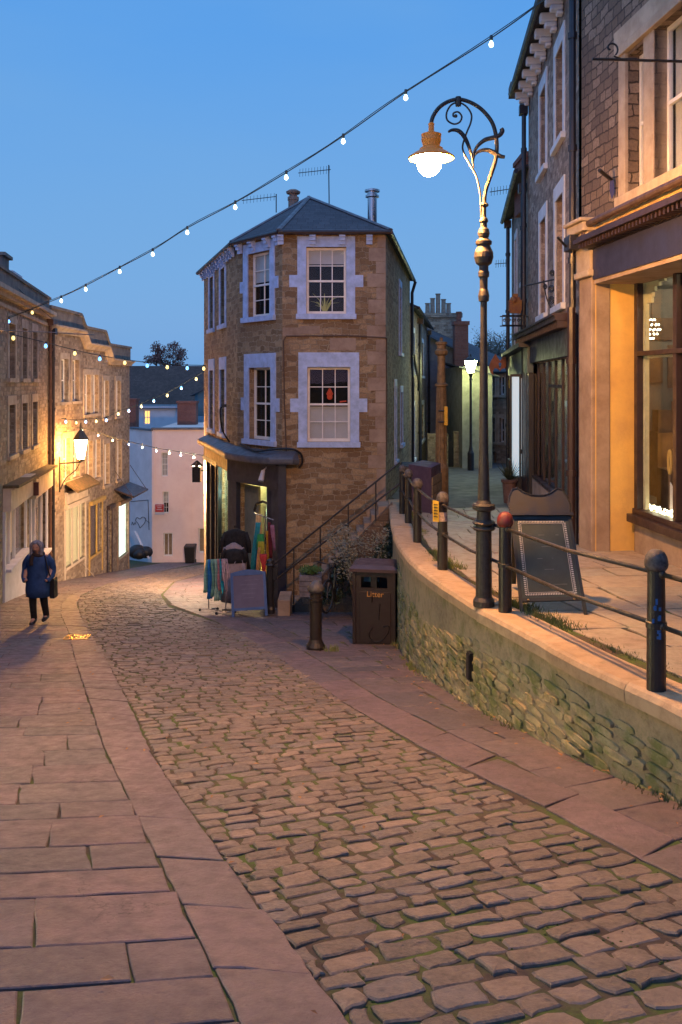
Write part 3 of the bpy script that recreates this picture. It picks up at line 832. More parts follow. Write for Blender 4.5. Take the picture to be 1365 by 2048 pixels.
mb.tube([FF.p(FF.L + .02, zc_ - .02, .03), FF.p(1.6, zc_ + .03, .02), FF.p(.1, zc_ + .02, .02), FF.p(.03, zc_ - .1, .02), FF.p(.05, zc_ - 1.5, .02), FF.p(.1, -1.7, .02)], .018, 6)
mb.tube([FRt.p(FRt.L - .05, zc_ - .02, .03), FRt.p(FRt.L - .12, zc_ - .3, .02), FRt.p(FRt.L - .1, -1.8, .02)], .018, 6)
mb.build('cable', paint('cable_brown', (.09, .06, .045), .7), corner)
# ground floor shop
shop = MB()
FC.box(shop, door[0] - .42, door[0], GR(23) - .3, -2.62, 0.012, .14); FC.box(shop, door[1], FC.L + .02, GR(23) - .3, -2.62, .012, .14)
FC.box(shop, door[0] - .42, FC.L + .06, -2.62, -1.98, .012, .17)
FC.box(shop, door[0] - .42, FC.L + .08, -2.05, -1.98, .17, .24)
FF.box(shop, -.10, .10, GR(21.5) - .3, -1.98, .012, .14)
for k in (.10, .24, .38):
    FC.box(shop, door[1] + .02 + k * .4, door[1] + .05 + k * .4, GR(23), -2.7, .14, .155)
shop.build('shopfront', M_navy, corner, bevel=.008)
mb = MB()
a0, a1 = shopw[0], shopw[1]
FL_.box(mb, a0 - .10, a0, -5.6, -2.45, .01, .12); FL_.box(mb, a1, a1 + .16, -5.6, -2.45, -.02, .03)
FL_.box(mb, a0, a1, -4.75, -4.6, .01, .05); FL_.box(mb, a0, a1, -5.8, -4.75, .01, .07)
FL_.box(mb, (a0 + a1) / 2 - .04, (a0 + a1) / 2 + .04, -4.6, -2.45, -.05, .0)
for k in range(3): FL_.box(mb, 1.2 + k * .95, 1.32 + k * .95, -6.6, -2.45, .01, .11)
FL_.box(mb, .8, a0 - .1, -2.5, -2.35, .01, .16)
mb.build('side_shopfront', M_black, corner)
mb = MB(); FL_.box(mb, 1.0, a1 + .2, -2.44, -1.98, .012, .15); mb.build('side_fascia', paint('fascia_wood', (.30, .17, .07), .6, .3, 6), corner)
mb = MB(); FL_.box(mb, a0 + .02, a1 - .02, -4.58, -2.47, -.06, -.05); mb.build('shop_glass', M_glass, corner)
# lit room behind the door and side window
gz = GR(22.5) - .05
mb = MB()
q0, q1 = FC.p(.15, 0, -.3), FC.p(FC.L - .1, 0, -.3)
rm = [(q0[0], q0[1]), (q1[0], q1[1]), (-.2, 22.2), (.2, 26), (-3.2, 26.5)]
n = len(rm)
mb.add([(x, y, gz + .1) for x, y in rm] + [(x, y, -2.3) for x, y in rm], [list(range(n)), list(range(n, 2 * n))] + [[i, (i + 1) % n, n + (i + 1) % n, n + i] for i in (1, 2, 3)])
mb.build('shop_interior', paint('yellow_plaster', (.62, .50, .22), .8, .15, 3), corner)
mb = MB()
for q in ((-1.9, 23.3), (-2.0, 24.4), (-2.7, 24.6)): mb.box(q[0] - .1, q[0] + .1, q[1] - .3, q[1] + .3, -2.36, -2.33)
mb.build('ceiling_light', emit('shop_light', (1.0, .78, .30), 160), corner)
mb = MB(); q = FL_.p((a0 + a1) / 2, -2.6, -.35)
for k, z_w in ((.25, -2.62), (.30, -3.3), (.72, -2.62), (.78, -3.4)): p_ = FL_.p(a0 + (a1 - a0) * k, z_w, -.16); mb.ball(p_, .045, 8, 6)
mb.build('window_light', emit('cool_shop_light', (.62, 1.0, .80), 420), corner)
mb = MB(); FL_.box(mb, a0 - .1, a1 + .1, -4.6, -2.47, -.95, -.92); 
for k in (0, .5, .95): FL_.box(mb, a0 + (a1 - a0) * k - .02, a0 + (a1 - a0) * k, -4.6, -2.47, -.9, -.08)  # cross panels added to catch the window lamps and show bright
mb.build('display_back', paint('display_white', (.62, .70, .62), .8), corner)
# arched bracket over the doorway and the open door leaf
mb = MB(); FC.box(mb, door[0] + .03, door[0] + .72, gz, -2.7, -.16, -.10); mb.build('door', paint('grey_green_door', (.20, .21, .17), .5, .2, 4), corner)
mb = MB(); mb.tube([FC.p(door[1] - .75, -3.3, .02), FC.p(door[1] - .6, -3.12, .06), FC.p(door[1] - .3, -3.02, .06), FC.p(door[1] - .02, -3.04, .06)], .035, 6); mb.build('door_bracket', M_black, corner)
# lead canopy wrapping the corner
mb = MB(); can = [FL_.p(1.0, 0, .10), FL_.p(1.0, 0, .34), FL_.p(FL_.L + .1, 0, .36), FC.p(FC.L * .5, 0, .42), FC.p(FC.L + .05, 0, .42), FF.p(.28, 0, .40), FF.p(.42, 0, .2), FF.p(.40, 0, .01), FF.p(0, 0, -.1), FC.p(0, 0, -.1)]
rings = []
cc = Vector((-2.2, 22.8))
for (k, z) in ((0, -2.0), (.03, -1.95), (.03, -1.88), (-.02, -1.84)):
    rings.append([((q[0] - cc.x) * (1 + k * .3) + cc.x, (q[1] - cc.y) * (1 + k * .3) + cc.y, z + .02 * math.sin(i * 1.7)) for i, q in enumerate(can)])
inner = [(FL_.p(1.0, 0, .02)), FL_.p(1.0, 0, .05), FL_.p(FL_.L, 0, .04), FC.p(FC.L * .5, 0, .03), FC.p(FC.L, 0, .03), FF.p(.2, 0, .02), FF.p(.36, 0, .02), FF.p(.36, 0, -.02), FF.p(0, 0, -.1), FC.p(0, 0, -.1)]
rings.append([(q[0], q[1], -1.70) for q in inner])
mb.loft(rings); mb.build('canopy', M_lead, corner)
mb = MB(); mb.tube(spline([FC.p(.3, -1.62, .1), FC.p(.8, -1.68, .16), FC.p(1.3, -1.74, .24), FC.p(1.9, -1.66, .22), FF.p(.2, -1.62, .2), FF.p(.45, -1.74, .12), FF.p(.50, -1.95, .06), FF.p(.42, -2.1, .03)], 6), .028, 6)
mb.build('canopy_cable', M_black, corner)
mb = MB(); q = FC.p(door[1] + .02, -2.2, .25); mb.tube([q, (q[0] - .05, q[1] - .12, q[2] - .25)], [.05, .075], 10); mb.tube([(q[0] + .1, q[1] + .05, q[2] + .1), q], .02, 6)
mb.build('floodlight', paint('light_grey_metal', (.5, .5, .55), .5), corner)
mb = MB(); sp = FL_.S(463); q = FL_.p(sp, -1.65, .05)
mb.tube(spline([q, FL_.p(sp, -1.3, .25), FL_.p(sp - .05, -.75, .30), FL_.p(sp - .05, -.65, .15)], 5), .025, 6); mb.box(FL_.p(sp, 0, .2)[0] - .07, FL_.p(sp, 0, .2)[0] + .07, FL_.p(sp, 0, .2)[1] - .07, FL_.p(sp, 0, .2)[1] + .07, -.68, -.60)
mb.build('lamp_bracket', M_black, corner)

# ------------------------------------------------------------------ generic house
def house(name, label, cat, F, base, top, ops, wallm, depth_back=6, cols=2, rows=4, sur=.13, surm=None, roofm=None, roof_rise=1.6, eave=.25, blindf=None, sidewalls=True, glassm=None, lo=None, curtain=False, frm=None, orgs=None, open_side=False):
    t = thing(name, label, cat, orgs or F.p(F.L / 2, base))
    m_ = MB(); F.wall(m_, 0, F.L, base - 1, top, ops + (lo or []), .2)
    a, b, c, d = F.p(0, 0), F.p(F.L, 0), F.p(F.L, 0, -depth_back), F.p(0, 0, -depth_back)
    for p, q in ((b, c), (c, d)) if open_side else ((b, c), (c, d), (d, a)):
        m_.poly([(p[0], p[1], base - 1), (q[0], q[1], base - 1), (q[0], q[1], top), (p[0], p[1], top)])
    m_.poly([(x[0], x[1], top - .01) for x in (a, b, c, d)])
    m_.build('wall', wallm, t)
    for i, op in enumerate(ops):
        if sur:
            s_ = MB(); surround(s_, F, op, sur, .025, None, .11, sur * 1.6); s_.build('window_surround', surm or M_dress, t)
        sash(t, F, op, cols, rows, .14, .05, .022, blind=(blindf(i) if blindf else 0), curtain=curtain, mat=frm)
    if roofm:
        e = eave
        p0, p1 = F.p(-.05, top, e), F.p(F.L + .05, top, e)
        r0, r1 = F.p(-.05, top + roof_rise, -depth_back / 2), F.p(F.L + .05, top + roof_rise, -depth_back / 2)
        k0, k1 = F.p(-.05, top, -depth_back - e), F.p(F.L + .05, top, -depth_back - e)
        rm_ = MB(); tri_roof(rm_, [p0, p1, r1, r0], .08); tri_roof(rm_, [r0, r1, k1, k0], .08)
        rr = rm_.build('roof', roofm, t)
        g_ = MB(); g_.tube([F.p(-.05, top - .05, e), F.p(F.L + .05, top - .05, e)], .06, 6); g_.build('gutter', M_pipe, t)
        gb = MB(); gb.poly([F.p(0, top), F.p(0, top, -depth_back), F.p(0, top + roof_rise - .08, -depth_back / 2)]); gb.poly([F.p(F.L, top), F.p(F.L, top, -depth_back), F.p(F.L, top + roof_rise - .08, -depth_back / 2)])
        gb.build('gable', wallm, t)
    return t
def drain(t, F, a, h1, h0, o=.10, r=.05, m=None, head=True):
    d_ = MB(); d_.tube([F.p(a, h1, o), F.p(a, h0, o)], r, 8)
    z = h1 - .8
    while z > h0: d_.tube([F.p(a, z, o), F.p(a, z - .10, o)], r * 1.35, 8); z -= 1.8
    if head: F.box(d_, a - r * 2, a + r * 2, h1, h1 + .22, o - r * 1.6, o + r * 2)
    return d_.build('drainpipe', m or M_pipe, t)

# ------------------------------------------------------------------ right: squared-stone house with the big shop window (in the foreground)
R1 = Fr((5.0, 2.5), (3.82, 13.5)); R1 = Fr((3.82 + .107 * 11.5, 2.0), (3.82, 13.5))
R1.n = Vector((-R1.d.y, R1.d.x)) if (Vector((-R1.d.y, R1.d.x)).x < 0) else Vector((R1.d.y, -R1.d.x))
def s1(y): return R1.L * (y - 2.0) / 11.5
stonehouse = thing('stone_shop_building', 'squared rubble shop building with ochre return wall and large lit display window', 'building', (4.4, 9, TZ(9)))
w1 = (s1(11.35), s1(11.85), 2.62, 4.55); w2 = (s1(10.15), s1(11.06), 2.62, 4.62); w3 = (s1(9.25), s1(9.75), 2.62, 4.55)
wu = [(a, b, 5.9, 7.3) for a, b, _, _ in (w1, w2, w3)]
near_w = [(s1(5.2), s1(6.2), 2.62, 4.62), (s1(5.2), s1(6.2), 5.9, 7.3)]
mb = MB(); FT = 2.02
R1.wall(mb, 0, R1.L, 2.0, 8.6, [w1, w2, w3] + wu + near_w, .24)
R1.wall(mb, 0, s1(4.2), TZ(3) - .5, 2.0, [], .2)
R1.wall(mb, s1(13.22), R1.L, TZ(13) - .5, 2.0, [], .2)
e0, e1 = R1.p(R1.L, 0), R1.p(R1.L, 0, -7)
mb.poly([(e0[0], e0[1], 1.8), (e1[0], e1[1], 1.8), (e1[0], e1[1], 8.6), (e0[0], e0[1], 8.6)])
e0, e1 = R1.p(0, 0), R1.p(0, 0, -7)
mb.poly([(e0[0], e0[1], -3.5), (e1[0], e1[1], -3.5), (e1[0], e1[1], 8.6), (e0[0], e0[1], 8.6)])
mb.poly([R1.p(0, 8.6), R1.p(R1.L, 8.6), R1.p(R1.L, 8.6, -7), R1.p(0, 8.6, -7)])
mb.build('wall', M_rubr, stonehouse)
mb = MB()
z0, z1 = 2.62, 4.60
sA, sB = s1(9.0), s1(12.06)
R1.box(mb, s1(11.85), sB, 2.5, 4.60, -.02, .045)
R1.box(mb, s1(11.06), s1(11.35), 2.62, 4.6, -.2, .02); R1.box(mb, s1(9.75), s1(10.15), 2.62, 4.6, -.2, .02); R1.box(mb, sA, s1(9.25), 2.5, 4.6, -.02, .045)
R1.box(mb, sA, s1(12.2), 4.60, 5.0, -.02, .05); R1.box(mb, sA, sB, 4.60 - .01, 4.72, .05, .085)
R1.box(mb, sA - .05, s1(12.1), 2.46, 2.62, -.1, .09)
mb.build('window_surround', M_dress, stonehouse, bevel=.012)
for op in (w1, w2, w3): sash(stonehouse, R1, op, 1, 2, .17, .06, .02, curtain=(op is not w1))
for op in wu + near_w:
    m_ = MB(); surround(m_, R1, op, .16, .04); m_.build('window_surround', M_dress, stonehouse); sash(stonehouse, R1, op, 1, 2, .17, .06, .02)
# shop: recessed window wall, return wall, fascia, cornice
RW = Fr((4.5 + .10 * 8.4, 4.2), (4.5, 12.95)); RW.n = Vector((-RW.d.y, RW.d.x)) if (Vector((-RW.d.y, RW.d.x)).x < 0) else Vector((RW.d.y, -RW.d.x))
kq = R1.p(s1(13.2), 0, 0)
ret = Fr((3.885, 12.98), (4.52, 13.10))
mb = MB(); ret.box(mb, 0, ret.L, TZ(13) - .3, 2.0, -.30, 0); mb.build('return_wall', M_render_y, stonehouse)
mb = MB()
R1.box(mb, s1(12.98), s1(13.48), TZ(13) - .3, 1.62, -.25, .055)
mb.build('pilaster', M_quoin, stonehouse, bevel=.02)
mb = MB()
sa, sb = s1(12.93), s1(13.50)
for (h0, h1, oo, e) in ((1.62, 1.72, .14, .03), (1.72, 2.12, .10, 0), (2.12, 2.30, .16, .03), (2.30, 2.44, .24, .07), (2.44, 2.50, .30, .10)):
    R1.box(mb, sa - e, sb + e * .4, h0, h1, -.05, oo)
mb.build('capital', M_dress, stonehouse, bevel=.02)
def rs(y): return RW.L * (y - 4.2) / (12.95 - 4.2)
def rsu(u): return RW.S(u)
sw0, sw1 = rs(5.0), rs(12.93)
WB, WT = -1.97, 1.58
mb = MB()
RW.box(mb, 0, RW.L, TZ(9) - .6, WB - .14, -.25, .03); mb.build('stallriser', M_quoin, stonehouse)
mb = MB()
RW.box(mb, 0, RW.L, WB - .14, WB - .02, -.2, .16); RW.box(mb, 0, RW.L, WB - .02, WB + .06, -.1, .07)
RW.box(mb, sw1 - .09, sw1 + .02, WB, WT, -.1, .04)
for u in (1354,): RW.box(mb, rsu(u) - .05, rsu(u) + .05, WB + .06, WT, -.08, .035)
for y in (10.2, 9.0, 7.8, 6.6, 5.4): RW.box(mb, rs(y) - .05, rs(y) + .05, WB + .06, WT, -.08, .035)
RW.box(mb, 0, RW.L, WT - .02, WT + .45, -.1, .05); RW.box(mb, 0, sw1 - .09, .40, .47, -.06, .05)
mb.build('window_frame', M_brown, stonehouse, bevel=.008)
mb = MB(); RW.box(mb, .05, sw1 - .05, WB, WT, -.05, -.04); mb.build('shop_pane', M_glass, stonehouse)
mb = MB()   # pale lining seen inside the frame, with its rounded head
RW.box(mb, sw1 - .17, sw1 - .095, WB + .06, WT - .05, -.115, -.055)
for i in range(7):
    t_a = math.pi / 2 * i / 6; 
    RW.box(mb, sw1 - .17 - .8 * (1 - math.cos(t_a)) - .14, sw1 - .17 - .8 * (1 - math.cos(t_a)), WT - .37 + .32 * math.sin(t_a) - .02, WT - .05, -.12, -.075 - .002 * i)
RW.box(mb, .2, sw1 - .23, WB + .0, WB + .055, -.5, -.06)
RW.box(mb, .2, sw1 - .23, .36, .40, -.10, -.055)
for y in (11.4,): RW.box(mb, rsu(1354) - .09, rsu(1354) - .055, WB + .06, WT - .05, -.14, -.10); RW.box(mb, rsu(1354) + .055, rsu(1354) + .10, WB + .06, WT - .05, -.14, -.10)
mb.build('window_lining', paint('pale_lining', (.66, .64, .45), .6), stonehouse)
mb = MB(); R1.box(mb, 0, s1(12.93), 1.56, 2.02, -.02, .055); R1.box(mb, s1(12.5), s1(12.8), 1.62, 1.66, .055, .056); mb.build('fascia', paint('aubergine_fascia', (.020, .022, .062), .45, .2, 4), stonehouse)
mb = MB(); R1.box(mb, 0, s1(12.93), 1.50, 1.565, -.75, .03); mb.build('soffit', M_quoin, stonehouse)
mb = MB()
R1.box(mb, 0, s1(13.0), 2.10, 2.16, -.02, .34); R1.box(mb, 0, s1(13.0), 2.02, 2.10, -.02, .10); R1.box(mb, 0, s1(12.95), 2.16, 2.20, -.02, .30)
a = s1(12.9)
while a > .3: R1.box(mb, a - .045, a, 2.03, 2.098, .10, .28); a -= .105
mb.build('cornice', M_brown, stonehouse)
mb = MB(); R1.box(mb, 0, s1(12.93), 2.20, 2.50, -.02, .035); mb.build('frieze', paint('peeling_ochre', (.50, .33, .12), .85, .35, 5, .6, col2=(.26, .17, .10)), stonehouse)
mb = MB(); mb.tube([R1.p(0, 2.42, .14), R1.p(s1(12.9), 2.40, .14)], .055, 10); mb.tube([R1.p(s1(12.9), 2.40, .14), R1.p(s1(13.0), 2.36, .14), R1.p(s1(13.02), 2.05, .2)], .05, 8)
mb.build('gutter', paint('gutter_brown', (.075, .045, .035), .45, .25, 6), stonehouse)
drain(stonehouse, R1, s1(13.62), 8.2, 1.2, .10, .055, None, False)
drain(stonehouse, R1, s1(13.62), 1.2, TZ(13.5) + .1, .12, .065, M_brown, False)
# shop room
mb = MB()
fl = [RW.p(.1, 0, -.14), (4.64, 13.14, 0), (5.42, 15.9, 0), (9.2, 15.9, 0), RW.p(.1, 0, -4.5)]
mb.add([(q[0], q[1], WB - .10) for q in fl] + [(q[0], q[1], 1.75) for q in fl], [[0, 1, 2, 3, 4], [5, 6, 7, 8, 9], [1, 2, 7, 6], [2, 3, 8, 7], [3, 4, 9, 8], [4, 0, 5, 9]])
mb.build('shop_interior', paint('teal_wall', (.16, .18, .20), .85, .2, 2), stonehouse)
mb = MB()
for q in ((5.5, 13.2), (6.3, 14.6), (5.6, 11.3)):
    mb.ball((q[0], q[1], 1.6), .06, 10, 6)
mb.build('ceiling_lamp', emit('warm_shop_lamp', (1.0, .76, .42), 380), stonehouse)
tcol = paint('display_wood', (.13, .08, .06), .6)
mb = MB(); rnd2 = random.Random(5)
mb.box(5.7, 6.5, 15.3, 15.8, WB - .1, -.9); mb.box(5.75, 6.0, 15.4, 15.7, -.9, -.5); mb.box(6.1, 6.3, 15.4, 15.7, -.9, -.35)
mb.box(5.65, 6.0, 15.84, 15.88, .0, .5); mb.box(6.1, 6.5, 15.84, 15.88, -.1, .7); mb.box(5.75, 6.2, 15.84, 15.88, .8, 1.2)
mb.box(5.35, 6.1, 13.9, 14.4, -1.5, -1.44); mb.box(5.35, 5.41, 13.9, 14.4, WB - .1, -1.5); mb.box(6.04, 6.1, 13.9, 14.4, WB - .1, -1.5)
RW.box(mb, rs(11.0), rs(12.6), -.2, .6, -4.0, -3.9); RW.box(mb, rs(7.0), rs(9.6), -1.6, .9, -4.0, -3.9)
mb.build('display_furniture', tcol, stonehouse)
# chandelier of glass drops hanging behind the pane
def shopthing(name, label, cat, loc): return thing(name, label, cat, loc)
q = P(1304, 652, 13.7)
ch = shopthing('chandelier', 'small lit glass chandelier hanging in the shop window', 'chandelier', q)
mb = MB(); mb.tube([(q[0], q[1], q[2]), (q[0], q[1], 1.7)], .008, 6); mb.build('rod', M_brown, ch)
mb = MB()
for k, (r, z, n_) in enumerate(((.05, .10, 6), (.11, .02, 10), (.13, -.06, 12), (.09, -.13, 8), (.03, -.2, 4))):
    for i in range(n_): mb.ball((q[0] + r * math.cos(i * 6.283 / n_), q[1] + r * math.sin(i * 6.283 / n_), q[2] + z), .018, 6, 4)
mb.build('glass_drops', emit('crystal_glow', (1, .86, .55), 5), ch)
q = (P(1340, 0, 12.7)[0], 12.7, WB)
vs = shopthing('wooden_sculpture', 'slender carved wooden loop sculpture standing in the shop window', 'sculpture', q)
mb = MB(); mb.tube([(q[0], q[1], q[2]), (q[0], q[1], q[2] + .62)], [.02, .014], 8); mb.build('stem', tcol, vs)
mb = MB(); mb.tube([(q[0] + .0, q[1] + .055 * math.sin(i * .45), q[2] + .78 - .17 * math.cos(i * .45)) for i in range(15)], .022, 8); mb.build('loop', paint('honey_wood', (.5, .33, .1), .5), vs)
q = RW.p(rsu(1352), WB + .0, -.35)
cd = shopthing('display_card', 'pale angled card leaning at the foot of the shop window', 'card', q)
mb = MB(); b0 = [(P(1342, 0, 12.35)[0], 12.35, WB), (P(1366, 0, 11.9)[0], 11.9, WB), (P(1366, 0, 11.9)[0], 11.93, WB), (P(1342, 0, 12.35)[0], 12.38, WB)]
mb.hexa(b0, [(b0[0][0], b0[0][1], WB + .52), (b0[1][0], b0[1][1], WB + .25), (b0[2][0], b0[2][1], WB + .25), (b0[3][0], b0[3][1], WB + .52)])
mb.build('card', M_whiter, cd)
q = RW.p(rsu(1312), WB, -.3)
st = shopthing('fairy_light_heap', 'heap of glowing fairy lights along the shop window sill', 'fairy lights', q)
mb = MB()
for i in range(60): u_ = rnd2.uniform(1293, 1352); yy_ = 12.95 - (u_ - 1285) / 65 * 1.0 + .15 * rnd2.random(); mb.ball((P(u_, 0, yy_)[0], yy_, WB + .05 + .09 * rnd2.random()), .016, 6, 4)
mb.build('lights', emit('fairy_glow', (1, .86, .5), 7), st)
q = (P(1363, 0, 14.9)[0], 14.9, -1.25)
tl = shopthing('table_lamp', 'glowing orange table lamp deep inside the shop', 'lamp', q)
mb = MB(); mb.lathe(q, [(.10, 0), (.06, .22)], 12); mb.build('lamp_shade', emit('orange_shade', (1, .42, .05), 14), tl)
mb = MB(); mb.tube([(q[0], q[1], q[2]), (q[0], q[1], WB)], .02, 6); mb.lathe((q[0], q[1], WB), [(.12, 0), (.12, .03)], 12); mb.build('lamp_stand', M_brown, tl)
# iron scroll sign bracket above (juts into the street)
sb_ = R1.p(s1(11.7), 4.05, .05)
br = thing('scroll_bracket', 'black iron sign bracket with a single curl beside the upper window', 'bracket', sb_)
z_ = R1.H(1300, 118)
mb = MB()
pA, pB = P(1190, 120, 10.3), P(1380, 122, 9.3); y2 = 10.6
x0_, _, z0_ = P(1185, 118, 9.6); 
mb.tube([(x0_, 9.6, z0_), R1.p(s1(9.7), z0_ - .0, 0.05)], .016, 6)
cp = P(1222, 97, 9.65)
mb.tube([(cp[0] + .095 * (1 - .055 * i) * math.cos(.35 * i - 1.2), 9.65, cp[2] + .0 + .095 * (1 - .055 * i) * math.sin(.35 * i - 1.2)) for i in range(17)][::-1] + [(cp[0] + .12, 9.66, cp[2] - .115), (cp[0] + .3, 9.67, cp[2] - .11)], .011, 6)
mb.build('iron_arm', M_iron, br)
# alarm box / cctv arm
q = R1.p(s1(13.6), 1.75, .1)
ab = thing('alarm_box', 'small dark alarm box with a stub arm beside the stone capital', 'alarm box', q)
mb = MB(); q2 = P(1143, 487, 13.4); mb.box(q2[0] - .08, q2[0] + .08, 13.2, 13.55, q2[2] - .12, q2[2] + .11); mb.build('case', M_pipe, ab, bevel=.01)
mb = MB(); mb.tube([(q2[0] - .08, 13.4, q2[2] - .05), (q2[0] - .24, 13.3, q2[2] + .08)], .02, 6); mb.tube([(q2[0] + .0, 13.3, q2[2] - .1), (q2[0] + .02, 13.35, q2[2] - .9)], .01, 5); mb.build('arm', M_iron, ab)
q = P(1215, 350, 12.2)
fh = thing('flag_holder', 'short black angled flag holder with a scrap of blue cloth on the stone wall', 'flag holder', q)
mb = MB(); mb.tube([P(1199, 340, 12.0), P(1226, 362, 12.25)], .028, 6); mb.build('holder', M_iron, fh)
mb = MB(); a_ = P(1225, 360, 12.2); mb.loft([[(a_[0] - .03, a_[1], a_[2]), (a_[0] + .02, a_[1], a_[2]), (a_[0] + .02, a_[1] + .02, a_[2]), (a_[0] - .03, a_[1] + .02, a_[2])], [(a_[0] - .03, a_[1], a_[2] - .17), (a_[0] + .035, a_[1], a_[2] - .17), (a_[0] + .035, a_[1] + .02, a_[2] - .17), (a_[0] - .03, a_[1] + .02, a_[2] - .17)], [(a_[0] - .005, a_[1], a_[2] - .27), (a_[0] + .0, a_[1], a_[2] - .27), (a_[0] + .0, a_[1] + .01, a_[2] - .27), (a_[0] - .005, a_[1] + .01, a_[2] - .27)]])
mb.build('cloth', paint('blue_cloth', (.05, .06, .2), .8), fh)

# ------------------------------------------------------------------ right: bracketed-eaves house
def outward(F, x):
    n = Vector((F.d.y, -F.d.x)); F.n = n if n.x * x > 0 else -n; return F
R2 = outward(Fr((3.84, 13.72), (4.5, 20.4)), -1)
op2 = []
for (c) in (R2.S(1120), R2.S(1087)):
    op2 += [(c - .45, c + .45, 4.45, 6.15), (c - .45, c + .45, 1.42, 3.42)]
dshop = (R2.S(1155), R2.S(1062))
lo2 = [(R2.S(1147), R2.S(1066), -2.05, .42)]
bhouse = house('bracketed_house', 'rubble house with white scrolled eaves brackets and a dark wooden shopfront', 'building', R2, TZ(16) - .2, 7.0, op2, M_rub2, 7, 1, 2, .17, M_white, M_slate, 1.8, .42, lo=lo2, orgs=(4.2, 17, TZ(17)), open_side=True)
a = R2.L - .15
while a > .05:
    m_ = MB(); prof = ((6.76, 6.93, .33), (6.66, 6.76, .24), (6.58, 6.66, .13))
    for (h0, h1, oo) in prof: R2.box(m_, a - .09, a + .09, h0, h1, 0.01, oo)
    m_.build('eaves_bracket', M_white, bhouse, bevel=.03); a -= .72
mb = MB()
R2.box(mb, R2.S(1147), R2.S(1157), TZ(14) - .3, 1.1, .002, .03); R2.box(mb, R2.S(1068), R2.L, TZ(20) - .3, 1.1, .02, .16)
R2.box(mb, dshop[0], R2.L, 1.02, 1.10, .01, .36); R2.box(mb, dshop[0], R2.L, 1.10, 1.14, .01, .40)
a = R2.L - .1
while a > dshop[0]: R2.box(mb, a - .05, a, .90, 1.018, .14, .32); a -= .16
R2.box(mb, R2.S(1147), R2.S(1066), -2.12, -2.05, -.1, .10)
for u in (1140, 1125, 1111, 1098, 1087, 1076): R2.box(mb, R2.S(u) - .045, R2.S(u) + .045, -2.05, .42, -.03, .008)
R2.box(mb, R2.S(1125), R2.S(1098), -.1, -.04, -.08, .006)
mb.build('shopfront', M_brown, bhouse)
mb = MB(); R2.box(mb, dshop[0] + .02, R2.L - .02, .44, 1.00, .01, .14); mb.build('fascia', M_navy, bhouse)
mb = MB(); R2.box(mb, R2.S(1147), R2.S(1066), TZ(17) - .4, -2.12, -.1, .1); mb.build('stallriser', M_quoin, bhouse)
mb = MB(); R2.box(mb, R2.S(1146), R2.S(1067), -2.04, .41, -.020, -.014); mb.build('shop_pane', glass('shop_glass_reflective', (.75, .7, .7), .30), bhouse)
mb = MB(); R2.box(mb, R2.S(1147) - .1, R2.S(1066) + .1, -2.4, .5, -.10, -.06); mb.build('display_back', paint('dusty_pink_blind', (.55, .36, .38), .8), bhouse)
mb = MB()
for u, (b, t_) in ((1106, (-2.03, -1.62)), (1092, (-2.03, -1.75))): R2.box(mb, R2.S(u) - .14, R2.S(u) + .14, b, t_, -.15, -.08)
mb.build('display_item', M_brown, bhouse)
drain(bhouse, R2, R2.L - .1, 6.4, -2.9, .12, .055)
mb = MB(); R2.box(mb, R2.L - .25, R2.L + .25, 6.9, 7.15, -.3, .45); mb.build('kneeler_stone', M_parapet, bhouse)
# hanging iron brackets
def scrolls(m_, c, r, turns=2.4, n=22, ax=(1, 0)):
    m_.tube([(c[0] + ax[0] * r * (1 - .8 * i / n) * math.cos(turns * 6.283 * i / n), c[1] + ax[1] * r * (1 - .8 * i / n) * math.cos(turns * 6.283 * i / n), c[2] + r * (1 - .8 * i / n) * math.sin(turns * 6.283 * i / n)) for i in range(n + 1)], .010, 5)
q = P(1108, 573, 17.4)
ib = thing('iron_sign_bracket', 'ornate scrolled iron sign bracket above the dark wooden shopfront', 'bracket', q)
mb = MB(); aS = R2.S(1112)
p0 = R2.p(aS, q[2], 0); p1 = P(1046, 573, 17.0)
mb.tube([p0, p1], .016, 6); mb.tube([R2.p(aS, q[2] + .15, .02), R2.p(aS, q[2] - .75, .02)], .016, 6)
dv = Vector((p1[0] - p0[0], p1[1] - p0[1])).normalized()
mb.tube(spline([R2.p(aS, q[2] - .7, .02), (p0[0] + dv.x * .25, p0[1] + dv.y * .25, q[2] - .35), (p0[0] + dv.x * .5, p0[1], q[2] - .02)], 6), .012, 5)
for k, zz, r in ((.12, -.18, .08), (.12, -.4, .09), (.1, .12, .07), (.3, -.12, .06)): scrolls(mb, (p0[0] + dv.x * k, p0[1] + dv.y * k, q[2] + zz), r, ax=(dv.x, dv.y))
mb.build('ironwork', M_iron, ib)

# ------------------------------------------------------------------ right: third and fourth houses
R3 = outward(Fr((4.52, 20.5), (5.42, 27.0)), -1)
op3 = [(R3.S(1049) - .4, R3.S(1049) + .4, 2.6, 4.3), (R3.S(1049) - .4, R3.S(1049) + .4, .1, 1.9), (R3.S(1033) - .4, R3.S(1033) + .4, 2.4, 4.2), (R3.S(1033) - .4, R3.S(1033) + .4, .1, 1.9)]
lo3 = [(R3.S(1067), R3.S(1040), -2.3, .15)]
house3 = house('narrow_shop_house', 'narrow rubble house with a lit shop window under a greenish sign board', 'building', R3, TZ(23) - .2, 5.15, op3, M_rub2, 6, 1, 2, .13, M_white, M_slate, 1.4, .3, lo=lo3)
mb = MB(); R3.box(mb, R3.S(1068), R3.L - .3, .22, .78, .01, .14); mb.build('sign_board', paint('sage_board', (.13, .16, .13), .6), house3)
mb = MB(); R3.box(mb, R3.S(1069), R3.L - .2, .80, .90, .01, .34); R3.box(mb, R3.S(1069), R3.S(1065), -3.3, .2, .01, .12)
